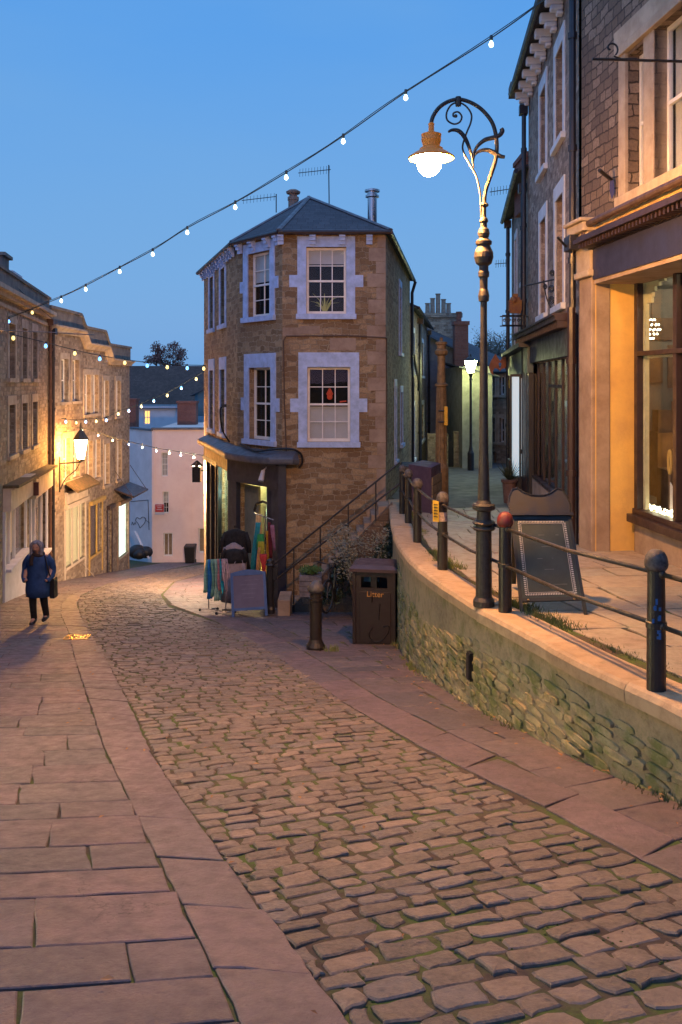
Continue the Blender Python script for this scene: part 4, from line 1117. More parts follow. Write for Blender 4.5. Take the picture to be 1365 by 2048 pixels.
for k in (.0, .33, .66, 1): a = R3.S(1067) + (R3.S(1040) - R3.S(1067)) * k; R3.box(mb, a - .05, a + .05, -2.3, .2, -.1, .06)
R3.box(mb, R3.S(1067), R3.S(1040), -3.4, -2.3, -.1, .08)
R3.box(mb, .42, .50, -3.3, .2, .0, .42); R3.box(mb, .10, .42, -3.3, -2.3, .0, .40); R3.box(mb, .10, .5, .15, .20, .0, .42); R3.box(mb, .10, .14, -2.3, .15, .385, .42); R3.box(mb, .10, .14, -2.3, .15, .17, .20)
mb.build('shopfront', M_black, house3)
mb = MB(); R3.box(mb, .16, .18, -2.28, .14, .02, .16); mb.build('lit_bay_panel', emit('cyan_bay_glow', (.25, .70, .95), .30), house3)  # glowing sheets stand in for the light of the shop window
mb = MB(); R3.box(mb, .16, .18, -2.28, .14, .21, .38); mb.build('lit_bay_panel', emit('pale_bay_glow', (.42, .78, .95), .50), house3)
mb = MB(); R3.box(mb, R3.S(1067), R3.S(1040), -2.3, .15, -.7, -.65); mb.build('lit_display', emit('cyan_display', (.55, .95, 1.0), .75), house3)
drain(house3, R3, R3.L - .1, 4.9, -3.2, .12, .06)
drain(house3, R3, .15, 4.6, .9, .12, .055)
mb = MB(); qc = P(1044, 340, 22.5); mb.box(qc[0] - .05, qc[0] + .9, 22, 23.2, 4.5, 5.95); mb.box(qc[0] - .09, qc[0] + .95, 21.96, 23.24, 5.86, 5.98); mb.build('chimney', M_brick, house3)
q = R3.p(R3.S(1037), .05, .5)
ys = thing('round_yellow_sign', 'small round yellow sign jutting from the narrow shop', 'sign', q)
q2 = P(1037, 768, 24.0); mb = MB(); mb.tube([(q2[0] - .06, 24, q2[2]), (q2[0] - .03, 24.02, q2[2])], .3, 18); mb.v = [(v[0], v[1], v[2]) for v in mb.v]
mb.build('disc', paint('mustard', (.6, .42, .04), .6), ys)
mb = MB(); mb.tube([(q2[0] - .05, 24, q2[2] + .3), (q2[0] + .4, 24.3, q2[2] + .3)], .015, 5); mb.build('arm', M_iron, ys)
q = P(1031, 608, 20.0)
hs = thing('carved_hanging_sign', 'rust-red carved hanging sign above a small iron cradle', 'sign', q)
mb = MB()
for (w_, z0, z1) in ((.13, -.22, -.16), (.15, -.16, .10), (.11, .10, .16), (.06, .16, .24)): mb.box(q[0] - w_, q[0] + w_, 19.96, 20.06, q[2] + z0, q[2] + z1)
mb.ball((q[0] - .04, 19.95, q[2] + .08), .07, 8, 6, 1)
mb.build('board', paint('terracotta_board', (.16, .05, .03), .7, .4, 10, .5, col2=(.30, .15, .03)), hs, bevel=.01)
mb = MB(); z = q[2] - .22; x0, x1 = P(1005, 0, 20)[0], P(1052, 0, 20)[0]
for zz in (z - .05, z - .28): mb.tube([(x0, 20, zz), (x1, 20, zz)], .014, 5); mb.tube([(x0, 20.3, zz), (x1, 20.3, zz)], .014, 5)
for k in range(8): xx = x0 + (x1 - x0) * k / 7; mb.tube([(xx, 20, z - .05), (xx, 20, z - .28)], .009, 5)
for k in range(5): scrolls(mb, (x0 + (x1 - x0) * (k + .5) / 5, 20, z - .165), .045, 1.5, 12)
mb.tube([(x1, 20, z - .05), R3.p(.1, z - .05)], .016, 5)
mb.build('cradle', M_iron, hs)
# orange cut-out lantern sign
q = P(1000, 730, 27)
os_ = thing('orange_cutout_sign', 'pair of flame-shaped orange cut-out shapes hung over the lane', 'sign', q)
mb = MB()
for sgn, cx_ in ((-1, -.14), (1, .16)):
    pts = [(-.16, -.2), (-.1, .05), (-.16, .1), (-.05, .28), (0, .36), (.06, .25), (.14, .12), (.2, -.05), (.14, -.26), (.05, -.32), (.08, -.2), (.02, -.1), (-.08, -.12)]
    pts = [(p[0] * sgn, p[1]) for p in pts]; n = len(pts)
    mb.add([(q[0] + cx_ + a, 27.0, q[2] + b) for a, b in pts] + [(q[0] + cx_ + a, 27.05, q[2] + b) for a, b in pts], [list(range(n)), list(range(n, 2 * n))[::-1]] + [[i, (i + 1) % n, n + (i + 1) % n, n + i] for i in range(n)])
mb.build('cutout', paint('orange_fabric', (.60, .20, .08), .7, .2, 5), os_)
mb = MB(); mb.tube([(q[0] - .35, 27.02, q[2] - .08), (q[0] + .75, 27.02, q[2] - .02)], .012, 5); mb.build('rod', M_iron, os_)
# ------------------------------------------------------------------ left: stone house with the pale double shopfront
L1 = outward(Fr((-4.65 - .19 * 1, 1), (-10.35, 30)), 1)
def l1(u): return L1.S(u)
def Lw(F, u0, u1, z0, z1, mn=.55):
    a, b = F.S(u0), F.S(u1); c = (a + b) / 2; h = max(abs(b - a) / 2, mn / 2); return (c - h, c + h, z0, z1)
lop = []
for u0, u1 in ((17, 30), (44, 54), (65, 74)):
    lop.append(Lw(L1, u0, u1, .12, 1.62, .8)); lop.append(Lw(L1, u0, u1, -2.0, -.62, .8))
c0 = L1.S(23)
for k in (2.6, 5.2, 7.8, 10.4, 13, 15.6): lop.append((c0 - k - .4, c0 - k + .4, .12, 1.62)); lop.append((c0 - k - .4, c0 - k + .4, -2.0, -.62))
shopA = (L1.S(6), L1.S(52), -4.6, -3.45); shopB = (L1.S(60), L1.S(92), -6.3, -3.62)
shopN = (4.6, 6.6, -2.35, -.75)
shopA = (shopA[0] + .1, shopA[1] - .25, -5.0, -3.42)
lh = house('pale_shop_terrace', 'grey rubble house with parapet and two pale-painted shopfronts at the left edge', 'building', L1, GR(30) - 1, 2.3, lop, M_rub1, 7, 1, 2, .16, M_dress, None, lo=[shopA, shopB, shopN], orgs=(-9.5, 25, GR(25)))
mb = MB()
L1.box(mb, 0, L1.L + .05, 2.22, 2.34, .01, .16); L1.box(mb, 0, L1.L + .05, 2.34, 2.46, .01, .30); L1.box(mb, 0, L1.L + .05, 1.98, 2.08, .005, .05)
mb.build('cornice', M_dress, lh)
mb = MB(); L1.box(mb, 0, L1.L, 2.46, 2.92, -.3, .06); L1.box(mb, 0, L1.L + .03, 2.92, 3.0, -.34, .12); mb.build('parapet', M_parapet, lh)
mb = MB(); q = L1.p(L1.S(10), 0, -2.2); mb.box(q[0] - .7, q[0] + .5, q[1] - .5, q[1] + .5, 2.2, 3.75); mb.box(q[0] - .78, q[0] + .58, q[1] - .58, q[1] + .58, 3.62, 3.75); chm = mb.build('chimney', M_rub1, lh)
M_pot = paint('clay_pot_pale', (.33, .26, .2), .8, .3, 8, .3)
for dx in (-.4, 0, .4): mb = MB(); mb.lathe((q[0] + dx, q[1], 3.75), [(.13, 0), (.11, .45), (.14, .46), (.14, .52)], 10); mb.build('chimney_pot', M_pot, chm)
mb = MB(); q0 = L1.S(30); tri_roof(mb, [L1.p(q0, 2.5, -.4), L1.p(L1.L, 2.5, -.4), L1.p(L1.L, 3.9, -3.5), L1.p(q0, 4.0, -3.5)]); mb.build('roof', M_slate, lh)
mb = MB(); a = L1.L - 1.6; L1.box(mb, a, a + 1.5, 2.5, 3.62, -2.2, -1.0); L1.box(mb, a - .1, a + 1.6, 3.62, 3.72, -2.3, -.85); dm = mb.build('dormer', M_whiter, lh)
mb = MB(); L1.box(mb, a + .3, a + 1.2, 2.75, 3.5, -1.0, -.96); mb.build('dormer_window', M_glass_dark, dm)
mb = MB(); L1.box(mb, L1.L - 4.2, L1.L - 3.2, 2.9, 3.9, -1.4, -.7); L1.box(mb, L1.L - 4.3, L1.L - 3.1, 3.85, 3.95, -1.5, -.6); mb.build('party_chimney', M_parapet, lh)
# painted shopfronts
M_lil = paint('lilac_white_paint', (.58, .56, .60), .55, .1, 3)
def leftshop(t, F, a0, a1, ftop, fbot, gl, sillz, base, m, fm, bars, back, door=None):
    m_ = MB(); F.box(m_, a0 - .12, a0 + .06, base, fbot, .002, .06); F.box(m_, a1 - .06, a1 + .12, base, fbot, .002, .06)
    for b in bars: F.box(m_, b - .05, b + .05, sillz, fbot, -.06, .015)
    F.box(m_, a0, a1, sillz - .08, sillz, -.05, .20); m_.build('shopfront', m, t)
    m_ = MB(); F.box(m_, a0 - .15, a1 + .15, fbot, ftop, .01, .22); F.box(m_, a0 - .17, a1 + .17, ftop, ftop + .07, .01, .30); m_.build('fascia', fm, t)
    m_ = MB(); F.box(m_, a0, a1, sillz, fbot, -.05, -.04); m_.build('shop_pane', M_glass, t)
    m_ = MB(); F.box(m_, a0, a1, base, sillz - .08, -.2, .05); m_.build('stallriser', m, t)
    m_ = MB(); F.box(m_, a0 - .1, a1 + .1, sillz, fbot, -.30, -.26); m_.build('display_back', back, t)
M_warmback = emit('warm_display', (1.0, .55, .25), .55, (.5, .35, .25))
leftshop(lh, L1, shopA[0], shopA[1], -2.82, -3.40, 0, -4.95, -7.0, M_lil, M_cream, [(shopA[0] + shopA[1]) / 2, shopA[0] + .8], M_warmback)
leftshop(lh, L1, shopB[0], shopB[1], -2.98, -3.60, 0, -5.75, -7.6, M_lil, M_cream, [shopB[0] + .9, shopB[1] - .9], paint('lilac_display', (.42, .40, .52), .8))
leftshop(lh, L1, 4.6, 6.6, -.2, -.75, 0, -2.35, -3.4, M_brown, M_cream, [5.6], emit('lit_shop_wall', (1.0, .78, .36), 42))
mb = MB()
for k in range(46):
    a = shopA[0] - .1 + (shopB[1] - shopA[0]) * k / 45; L1.box(mb, a - .1, a + .1, -2.78 - .16 * (k / 45), -2.70 - .16 * (k / 45), .02, .42)
mb.build('tile_ledge', paint('mossy_tiles', (.16, .10, .05), .9, .4, 8, .6, col2=(.07, .07, .03)), lh)
drain(lh, L1, L1.L - .25, 2.0, -7.2, .12, .06, paint('rust_brown_pipe', (.12, .055, .03), .5, .3, 6))
q = L1.p((shopA[1] + shopB[0]) / 2, -3.2, .4)
mb = MB(); L1.box(mb, (shopA[1] + shopB[0]) / 2 - .06, (shopA[1] + shopB[0]) / 2 + .06, -3.45, -3.05, .2, .34); mb.build('projecting_box', paint('maroon_box', (.10, .03, .03), .6), lh)

# ------------------------------------------------------------------ left: stepped-parapet terrace
L2 = outward(Fr((-10.35, 30.05), (-10.3, 41.4)), 1)
y_ = lambda u: L2.S(u)
units = [(0, y_(166), 1.9, 2.72), (y_(166), y_(214), 1.5, 2.12), (y_(214), L2.L, .92, 1.5)]
op4 = []
for us, z0, z1 in ((((125, 134), (147, 156)), -.72, .88), (((172, 178), (188, 194)), -1.3, .32), (((208, 216), (233, 240)), -1.56, .08)):
    for u0, u1 in us: op4.append(Lw(L2, u0, u1, z0, z1, .8))
for us, z0, z1 in ((((131, 136), (150, 155)), -3.7, -2.1), (((176, 182), (192, 198)), -4.05, -2.4), (((210, 217), (235, 242)), -4.5, -2.7)):
    for u0, u1 in us: op4.append(Lw(L2, u0, u1, z0, z1, .8))
sA_ = (y_(131), y_(170), -7.0, -4.75); sB_ = (y_(180), y_(204), -7.2, -5.05); sC_ = (y_(215.5), y_(223), -8.9, -5.6); sD_ = (y_(237), y_(257), -8.2, -5.7)
st_ = house('stepped_parapet_terrace', 'golden rubble terrace with a curved stepped parapet descending the hill', 'building', L2, -10.2, .92, op4, M_rub1, 8, 1, 2, .14, M_dress, None, lo=[sA_, sB_, sC_, sD_], orgs=(-10.3, 35, GR(35)))
mb = MB()
L2.wall(mb, units[0][0], units[0][1], .92, 1.95, []); L2.wall(mb, units[1][0], units[1][1], .92, 1.55, [])
mb.poly([L2.p(0, -10), L2.p(0, 2.7), L2.p(0, 2.7, -8), L2.p(0, -10, -8)])
mb.build('upper_wall', M_rub1, st_)
# cornice and parapet swept along a stepped profile
prof = []
def ramp(a0, z0, a1, z1, n=8): return [(a0 + (a1 - a0) * i / n, z0 + (z1 - z0) * (.5 - .5 * math.cos(math.pi * i / n))) for i in range(n + 1)]
path = [(0, 0)] + ramp(units[0][1] - .5, 0, units[0][1] + .3, -.46) + ramp(units[1][1] - .5, -.46, units[1][1] + .3, -1.0) + [(L2.L, -1.0)]
for nm, m, sec in (('cornice', M_dress, [(.01, 1.80), (.10, 1.80), (.16, 1.90), (.30, 2.0), (.30, 2.06), (.01, 2.06)]),
                   ('parapet', M_parapet, [(.05, 2.06), (.05, 2.64), (.12, 2.64), (.12, 2.74), (-.34, 2.74), (-.34, 2.64), (-.28, 2.64), (-.28, 2.06)])):
    mb = MB(); mb.loft([[L2.p(a, z + dz, o) for o, z in sec] for a, dz in path]); mb.build(nm, m, st_)
mb = MB(); z = -9
k = 0
while z < 1.7: L2.box(mb, 0, .32 if k % 2 else .5, z, z + .36, -.02, .03); z += .38; k += 1
mb.build('quoins', M_dress, st_)
drain(st_, L2, .12, 1.7, -7.0, .14, .055)
M_yl = emit('warm_shutter_glow', (1.0, .72, .30), .65, (.6, .5, .3))
def lshop(op, m, sill, extra, back, nm=None):
    a0, a1, z0, z1 = op
    m_ = MB(); L2.box(m_, a0 - .14, a0, z0 - .9, z1 + .1, .002, .03); L2.box(m_, a1, a1 + .14, z0 - .9, z1 + .1, .002, .03); L2.box(m_, a0 - .14, a1 + .14, z1, z1 + .16, .01, .16)
    L2.box(m_, a0, a1, z0 - .08, z0, -.05, .05)
    for b in extra: L2.box(m_, a0 + (a1 - a0) * b - .05, a0 + (a1 - a0) * b + .05, z0, z1, -.05, .01)
    m_.build('shopfront', m, st_)
    m_ = MB(); L2.box(m_, a0, a1, z0, z1, -.03, -.025); m_.build('shop_pane', M_glass, st_)
    m_ = MB(); L2.box(m_, a0 - .1, a1 + .1, z0, z1 + .05, -.16, -.13); m_.build('display_back', back, st_)
lshop(sA_, M_cream, 0, (.35, .7), M_yl)
lshop(sB_, paint('mustard_frame', (.55, .36, .10), .6, .2), 0, (.6,), paint('dim_brown', (.12, .08, .06), .8))
lshop(sC_, M_brown, 0, (), M_room)
lshop(sD_, paint('taupe_frame', (.28, .20, .14), .6, .2), 0, (), emit('lit_white_display', (.85, 1.0, .80), 2.2))
mb = MB(); L2.box(mb, sA_[0] - .1, sA_[1] + .1, sA_[3] + .18, sA_[3] + .62, .01, .10); mb.build('fascia', M_cream, st_)
mb = MB()
for k in range(22): a = sA_[0] - .15 + (sA_[1] - sA_[0] + .3) * k / 21; mb.hexa([L2.p(a - .08, sA_[3] + .62, .55), L2.p(a + .08, sA_[3] + .62, .55), L2.p(a + .08, sA_[3] + 1.0, .02), L2.p(a - .08, sA_[3] + 1.0, .02)], [L2.p(a - .07, sA_[3] + .70, .55), L2.p(a + .07, sA_[3] + .70, .55), L2.p(a + .07, sA_[3] + 1.06, .02), L2.p(a - .07, sA_[3] + 1.06, .02)])
mb.build('tile_hood', MATS['mossy_tiles'], st_)
mb = MB(); a0, a1 = y_(228), L2.L; mb.hexa([L2.p(a0, -4.9, .02), L2.p(a1, -4.9, .02), L2.p(a1, -5.25, .9), L2.p(a0, -5.25, .9)], [L2.p(a0, -4.84, .02), L2.p(a1, -4.84, .02), L2.p(a1, -5.17, .92), L2.p(a0, -5.17, .92)])
mb.tube([L2.p(a1 - .05, -4.0, .03), L2.p(a1 - .05, -5.2, .85)], .015, 5); mb.tube([L2.p(a0 + .05, -4.0, .03), L2.p(a0 + .05, -5.2, .85)], .015, 5)
mb.build('door_canopy', M_brown, st_)

# ------------------------------------------------------------------ pink house closing the view
PKF = Fr((-11.1, 50), (-3.6, 50.3)); PKS = Fr((-13.1, 52.4), (-11.1, 50))
def pw(u0, u1, v0, v1): return opn(PKF, u0, u1, v0, v1)
ops5 = [pw(323, 336, 905, 953), pw(326, 338, 983, 1027)]
lo5 = [pw(327, 346, 1066, 1113), pw(397, 421, 1056, 1106)]
pk = house('pink_rendered_house', 'pale pink rendered house facing up the street at the foot of the hill', 'building', PKF, -11.5, -2.78, ops5, M_pink, 9, 2, 4, .0, M_pink, None, lo=lo5, orgs=(-8, 50, GR(50)), blindf=lambda i: -.99 if i == 0 else .5)
for op in lo5: sash(pk, PKF, op, 2, 1, .14, .07, .05, mid=False, lit=paint('beige_window', (.55, .4, .28), .8), gm=M_glass)
mb = MB(); PKS.wall(mb, 0, PKS.L, -12, -2.85, [], .1); mb.build('side_wall', M_whiter, pk)
mb = MB(); PKF.box(mb, -.02, .12, -11.4, -2.85, .01, .05); PKF.box(mb, PKF.S(372), PKF.S(384), -11.3, -2.85, .005, .03); PKF.box(mb, 0, PKF.L, -11.6, -10.35, .01, .04)
mb.build('pilaster_strip', M_pink, pk)
mb = MB(); PKF.box(mb, -.05, PKF.L, -2.78, -2.66, -.4, .10); PKS.box(mb, 0, PKS.L + .02, -2.85, -2.74, -.4, .08); mb.build('roof_edge', M_lead, pk)
mb = MB()   # spray-painted heart outline and scrawl on the pale side wall
def side(u, v): return PKS.p(PKS.S(u), PKS.H(u, v), .015)
mb.tube(spline([side(u, v) for u, v in ((281, 1056), (277, 1047), (272, 1041), (275, 1035), (281, 1038), (286, 1034), (292, 1037), (290, 1046), (281, 1056))], 4), .018, 5)
mb.tube(spline([side(u, v) for u, v in ((264, 1050), (266, 1044), (268, 1050), (271, 1045), (273, 1049))], 4), .016, 5)
mb.tube(spline([side(u, v) for u, v in ((290, 1036), (295, 1042), (300, 1046))], 4), .016, 5)
mb.build('graffiti', M_black, pk)
mb = MB(); mb.tube([side(262, 1003), side(297, 1000), side(299, 1060)], .02, 5); mb.build('wall_cable', M_black, pk)
q = P(320, 1018, 49.8)
sg = thing('red_notice_sign', 'small red and white notice board on a pink wall by the lower sash', 'sign', q)
mb = MB(); mb.box(q[0] - .27, q[0] + .27, 49.74, 49.8, q[2] - .32, q[2] + .30); mb.build('board', M_whiter, sg)
mb = MB(); mb.box(q[0] - .25, q[0] + .25, 49.72, 49.738, q[2] - .16, q[2] + .28); mb.build('red_panel', paint('sign_red', (.55, .03, .025), .5), sg)
mb = MB()
for k, w_ in enumerate((.17, .12, .16)): mb.box(q[0] - w_, q[0] + w_, 49.705, 49.718, q[2] + .18 - k * .11, q[2] + .21 - k * .11)
mb.build('lettering', M_whiter, sg)
def wheelie(x, y, w, h, name, label, m=M_black, grp=None, rz=0):
    z = GR(y) if name == 'wheelie_bin' else TZ(y)
    t = thing(name, label, 'wheelie bin', (x, y, z), grp)
    m_ = MB(); a, b = w * .40, w * .5
    m_.hexa([(x - a, y - a, z + .06), (x + a, y - a, z + .06), (x + a, y + a, z + .06), (x - a, y + a, z + .06)], [(x - b, y - b, z + h * .9), (x + b, y - b, z + h * .9), (x + b, y + b, z + h * .9), (x - b, y + b, z + h * .9)])
    m_.build('body', m, t, bevel=.02)
    m_ = MB(); m_.loft([[(x - b * 1.06, y - b * 1.08, z + h * .9), (x + b * 1.06, y - b * 1.08, z + h * .9), (x + b * 1.06, y + b * 1.1, z + h * .9), (x - b * 1.06, y + b * 1.1, z + h * .9)], [(x - b, y - b, z + h * .95), (x + b, y - b, z + h * .95), (x + b, y + b, z + h), (x - b, y + b, z + h)]]); m_.build('lid', m, t, bevel=.015)
    for s in (-1, 1): m_ = MB(); m_.tube([(x + s * a * 1.02, y + a, z + .1), (x + s * (a + .05), y + a, z + .1)], .1, 12); m_.build('wheel', M_black, t)
    return t
q = P(381, 1127, 48.8); wheelie(q[0], 48.8, .62, 1.08, 'wheelie_bin', 'black wheelie bin against the pink house wall')
# junk by the alley: leaning pole and dark bags
q = P(282, 1117, 47.5)
jp = thing('leaning_board', 'pale board leaning against dark sacks in the alley mouth', 'board', q)
mb = MB(); a_, b_ = P(296, 1117, 47.6), P(268, 1062, 48.8); mb.hexa([a_, (a_[0] + .12, a_[1], a_[2]), (a_[0] + .12, a_[1] + .05, a_[2]), (a_[0], a_[1] + .05, a_[2])], [b_, (b_[0] + .12, b_[1], b_[2]), (b_[0] + .12, b_[1] + .05, b_[2]), (b_[0], b_[1] + .05, b_[2])]); mb.build('plank', M_whiter, jp)
sk = thing('dark_sacks', 'heap of dark sacks slumped in the alley mouth', 'sack', q)
mb = MB(); 
for dx, dy, r in ((-.3, 0, .5), (.15, .1, .42), (-.1, -.3, .36)): mb.ball((q[0] + dx, 47.9 + dy, q[2] + r * .6), r, 12, 8, .8)
mb.build('sack', paint('sack_black', (.02, .018, .02), .5, .3, 3, .8), sk, smooth=True)

# ------------------------------------------------------------------ roofs and gables behind
def simple_gable(name, label, x0, x1, y0, y1, base, eav, ridge, wm, rm, ops=(), along='x'):
    F = outward(Fr((x0, y0), (x1, y0)), -1); F.n = Vector((0, -1))
    t = thing(name, label, 'building', ((x0 + x1) / 2, y0, base))
    m_ = MB(); F.wall(m_, 0, F.L, base, eav, list(ops), .15)
    for (p, q) in (((x0, y0), (x0, y1)), ((x1, y0), (x1, y1)), ((x0, y1), (x1, y1))): m_.poly([(*p, base), (*q, base), (*q, eav), (*p, eav)])
    ym, xm = (y0 + y1) / 2, (x0 + x1) / 2
    if along == 'x':
        m_.poly([(x0, y0, eav), (x0, y1, eav), (x0, ym, ridge)]); m_.poly([(x1, y0, eav), (x1, y1, eav), (x1, ym, ridge)])
    else:
        m_.poly([(x0, y0, eav), (x1, y0, eav), (xm, y0, ridge)]); m_.poly([(x0, y1, eav), (x1, y1, eav), (xm, y1, ridge)])
    m_.build('wall', wm, t)
    r_ = MB(); e = .3
    if along == 'x':
        tri_roof(r_, [(x0 - e, y0 - e, eav - .1), (x1 + e, y0 - e, eav - .1), (x1 + e, ym, ridge + .05), (x0 - e, ym, ridge + .05)]); tri_roof(r_, [(x0 - e, y1 + e, eav - .1), (x1 + e, y1 + e, eav - .1), (x1 + e, ym, ridge + .05), (x0 - e, ym, ridge + .05)])
    else:
        tri_roof(r_, [(x0 - e, y0 - e, eav - .1), (x0 - e, y1 + e, eav - .1), (xm, y1 + e, ridge + .05), (xm, y0 - e, ridge + .05)]); tri_roof(r_, [(x1 + e, y0 - e, eav - .1), (x1 + e, y1 + e, eav - .1), (xm, y1 + e, ridge + .05), (xm, y0 - e, ridge + .05)])
    r_.build('roof', rm, t)
    for op in ops: sash(t, F, op, 2, 2, .1, .08, .03, lit=(emit('lit_room', (1, .62, .22), 1.1, (.8, .6, .3)) if name == 'lit_window_house' else M_room))
    return t
simple_gable('brown_roof_building', 'long building with broad dark brown tiled roof beyond the pink house', -22, -7.4, 74, 90, -13, -2.3, 1.55, M_brick, M_slate2)
lwh = simple_gable('lit_window_house', 'low stone house with one small yellow-lit window behind the pink house', -15.4, -11.6, 62, 67, -12, -1.75, -1.72, M_whiter, M_lead, ops=[(1.0, 1.5, -3.1, -2.0)])
bg_ = simple_gable('blue_gable_shed', 'blue clad shed gable beside a red brick chimney', -11.35, -7.5, 66, 72, -12, -.9, -.05, paint('blue_cladding', (.07, .16, .20), .6, .2, 2), M_slate, along='y')
mb = MB(); mb.box(-11.3, -7.6, 65.9, 65.99, -6, -2.6); mb.build('pale_panel', paint('pale_blue_panel', (.3, .42, .5), .7), bg_)
for nm, (u0, u1, v0), y, lab in (('brick_chimney', (355, 392, 802), 56, 'broad red brick chimney stack rising beside the blue gable'), ('brick_chimney', (256, 272, 797), 57, 'slim red brick chimney stack at the corner of the stepped terrace')):
    a, b = P(u0, v0, y), P(u1, v0, y)
    t = thing(nm, lab, 'chimney', ((a[0] + b[0]) / 2, y, -4.5)); mb = MB(); mb.box(a[0], b[0], y, y + .9, -5.5, a[2] - .15); mb.build('stack', M_brick, t)
    mb = MB(); mb.box(a[0] - .07, b[0] + .07, y - .07, y + .97, a[2] - .15, a[2]); mb.build('stack_cap', M_brick, t)
# ------------------------------------------------------------------ lane, left side beyond the corner house
LL = outward(Fr((2.52, 30.8), (4.35, 43)), 1)
lo6 = []
op6 = [Lw(LL, 826, 829, .4, 1.9, .8), Lw(LL, 842, 847, .3, 1.8, .8), Lw(LL, 826, 829, -2.9, -.9, .8), Lw(LL, 842, 848, -2.6, -1.0, .8)]
op6 = sorted(op6)
lr = house('lane_terrace', 'dim stone terrace lining the left of the lane behind the corner house', 'building', LL, -4.6, 2.75, op6, M_rub2, 7, 1, 2, .12, M_white, M_slate, 1.6, .3, lo=lo6)
drain(lr, LL, LL.S(835), 2.4, -3.6, .12, .07); drain(lr, LL, LL.S(854), 2.4, -3.6, .12, .06)
mb = MB(); mb.tube(spline([LL.p(.3, 1.0, .1), LL.p(1.0, .5, .14), LL.p(2.2, .1, .16), LL.p(2.6, -.3, .14)], 5), .05, 6); mb.build('waste_pipe', M_pipe, lr)
# ------------------------------------------------------------------ lane end: gabled house, five-pot chimney
LG = Fr((4.36, 43.2), (9.4, 43.2)); LG.n = Vector((0, -1))
t = thing('slate_roof_house', 'dark stone house with blue slate roof at the lane end', 'building', (6, 43, TZ(43)))
mb = MB(); z_l, z_r = (765 - 668) / FPX * 43.2, (765 - 775) / FPX * 43.2
mb.poly([(4.36, 43.2, -5.2), (9.6, 43.2, -5.2), (9.6, 43.2, z_r), (4.36, 43.2, z_l)]); mb.poly([(9.6, 43.2, -5.2), (9.6, 50, -5.2), (9.6, 50, z_r), (9.6, 43.2, z_r)]); mb.poly([(4.36, 43.2, -5.2), (4.36, 50, -5.2), (4.36, 50, z_l), (4.36, 43.2, z_l)])
mb.build('wall', paint('grey_plaster', (.20, .20, .22), .9, .3, 1.2, .6), t)  # grey plaster with an uneven tone
mb = MB(); tri_roof(mb, [(4.0, 42.9, z_l + .1), (9.9, 42.9, z_r - .1), (9.9, 47, z_r + 1.2), (4.0, 47, z_l + 1.05)]); mb.build('roof', M_slate, t)
q = P(880, 625, 46); ct = thing('five_pot_chimney', 'wide stone chimney stack topped by five tall pots', 'chimney', (q[0], 46, 2))
a, b = P(843, 628, 46), P(920, 628, 46); mb = MB(); mb.box(a[0], b[0], 45.6, 46.6, 1.5, a[2]); mb.box(a[0] - .08, b[0] + .08, 45.5, 46.7, a[2] - .22, a[2] + .02); mb.build('stack', M_rub1, ct)
for u, vt in ((856, 606), (866, 596), (877, 587), (888, 598), (898, 606)):
    p_ = P(u, vt, 46); mb = MB(); r = .13; mb.lathe((p_[0], 46.1, a[2]), [(r * 1.15, 0), (r, .1), (r * .9, p_[2] - a[2] - .06), (r * 1.15, p_[2] - a[2] - .05), (r * 1.15, p_[2] - a[2])], 12); mb.build('chimney_pot', M_pot, ct)
rc = thing('red_chimney', 'red painted brick chimney with a single pot on the slate roof', 'chimney', P(922, 700, 42))
a, b = P(909, 650, 42.5), P(936, 650, 42.5); mb = MB(); mb.box(a[0], b[0], 42.3, 43.1, .5, a[2]); mb.box(a[0] - .06, b[0] + .06, 42.24, 43.16, a[2], a[2] + .18); mb.build('stack', M_brick, rc)
mb = MB(); mb.lathe(((a[0] + b[0]) / 2 - .08, 42.7, a[2] + .18), [(.14, 0), (.12, .42), (.15, .43), (.15, .5)], 12); mb.build('chimney_pot', M_brick, rc)
# pier lit by the lane lamp, garden wall, far facade
t = thing('lamplit_cottage', 'rubble cottage end wall lit green-white by the lane lamp', 'building', (6.1, 36, TZ(36)))
ax, bx = P(925, 0, 35)[0], P(985, 0, 35)[0]; zt = P(0, 742, 35)[2]
mb = MB(); mb.box(ax, bx, 35, 42, -5, zt + .2); mb.build('wall', paint('pale_render', (.30, .30, .24), .9, .25, 3, .8), t)
mb = MB(); tri_roof(mb, [(ax - .15, 34.8, zt + .2), (bx + .3, 34.8, zt - .2), (bx + .3, 42, zt - .2), (ax - .15, 42, zt + .6)]); mb.build('roof', M_slate, t)
t = thing('garden_wall', 'low rubble garden wall with a dark gateway beside the lane lamp', 'wall', (4.6, 34.5, TZ(34)))
mb = MB(); a, b, c, d = P(856, 0, 36)[0], P(897, 0, 36)[0], P(908, 0, 36)[0], P(926, 0, 36)[0]
zt = P(0, 868, 36)[2]; mb.box(a, b, 36, 36.4, -4.6, zt); mb.box(c, d, 36, 36.4, -4.6, zt + .1); mb.build('wall', M_rub1, t)
mb = MB(); mb.box(b, c, 36.1, 36.2, -4.6, zt - .3); mb.build('gate', M_black, t)
FFc = Fr((7.05, 39.5), (8.6, 37.5)); FFc.n = Vector((-FFc.d.y, FFc.d.x)) if Vector((-FFc.d.y, FFc.d.x)).y < 0 else Vector((FFc.d.y, -FFc.d.x))
fo = [Lw(FFc, u0, u1, P(0, v1, 39)[2], P(0, v0, 39)[2], .3) for u0, u1 in ((984, 988), (1001, 1007)) for v0, v1 in ((752, 790), (836, 885))]
house('far_lane_house', 'pale grey stone house with small dark windows closing the lane', 'building', FFc, -4.7, P(0, 742, 39)[2], fo, M_rub1, 5, 1, 2, .1, M_dress, M_slate, 1.0, .2, lo=[Lw(FFc, 984, 988, -4.6, P(0, 905, 39)[2], .4)])

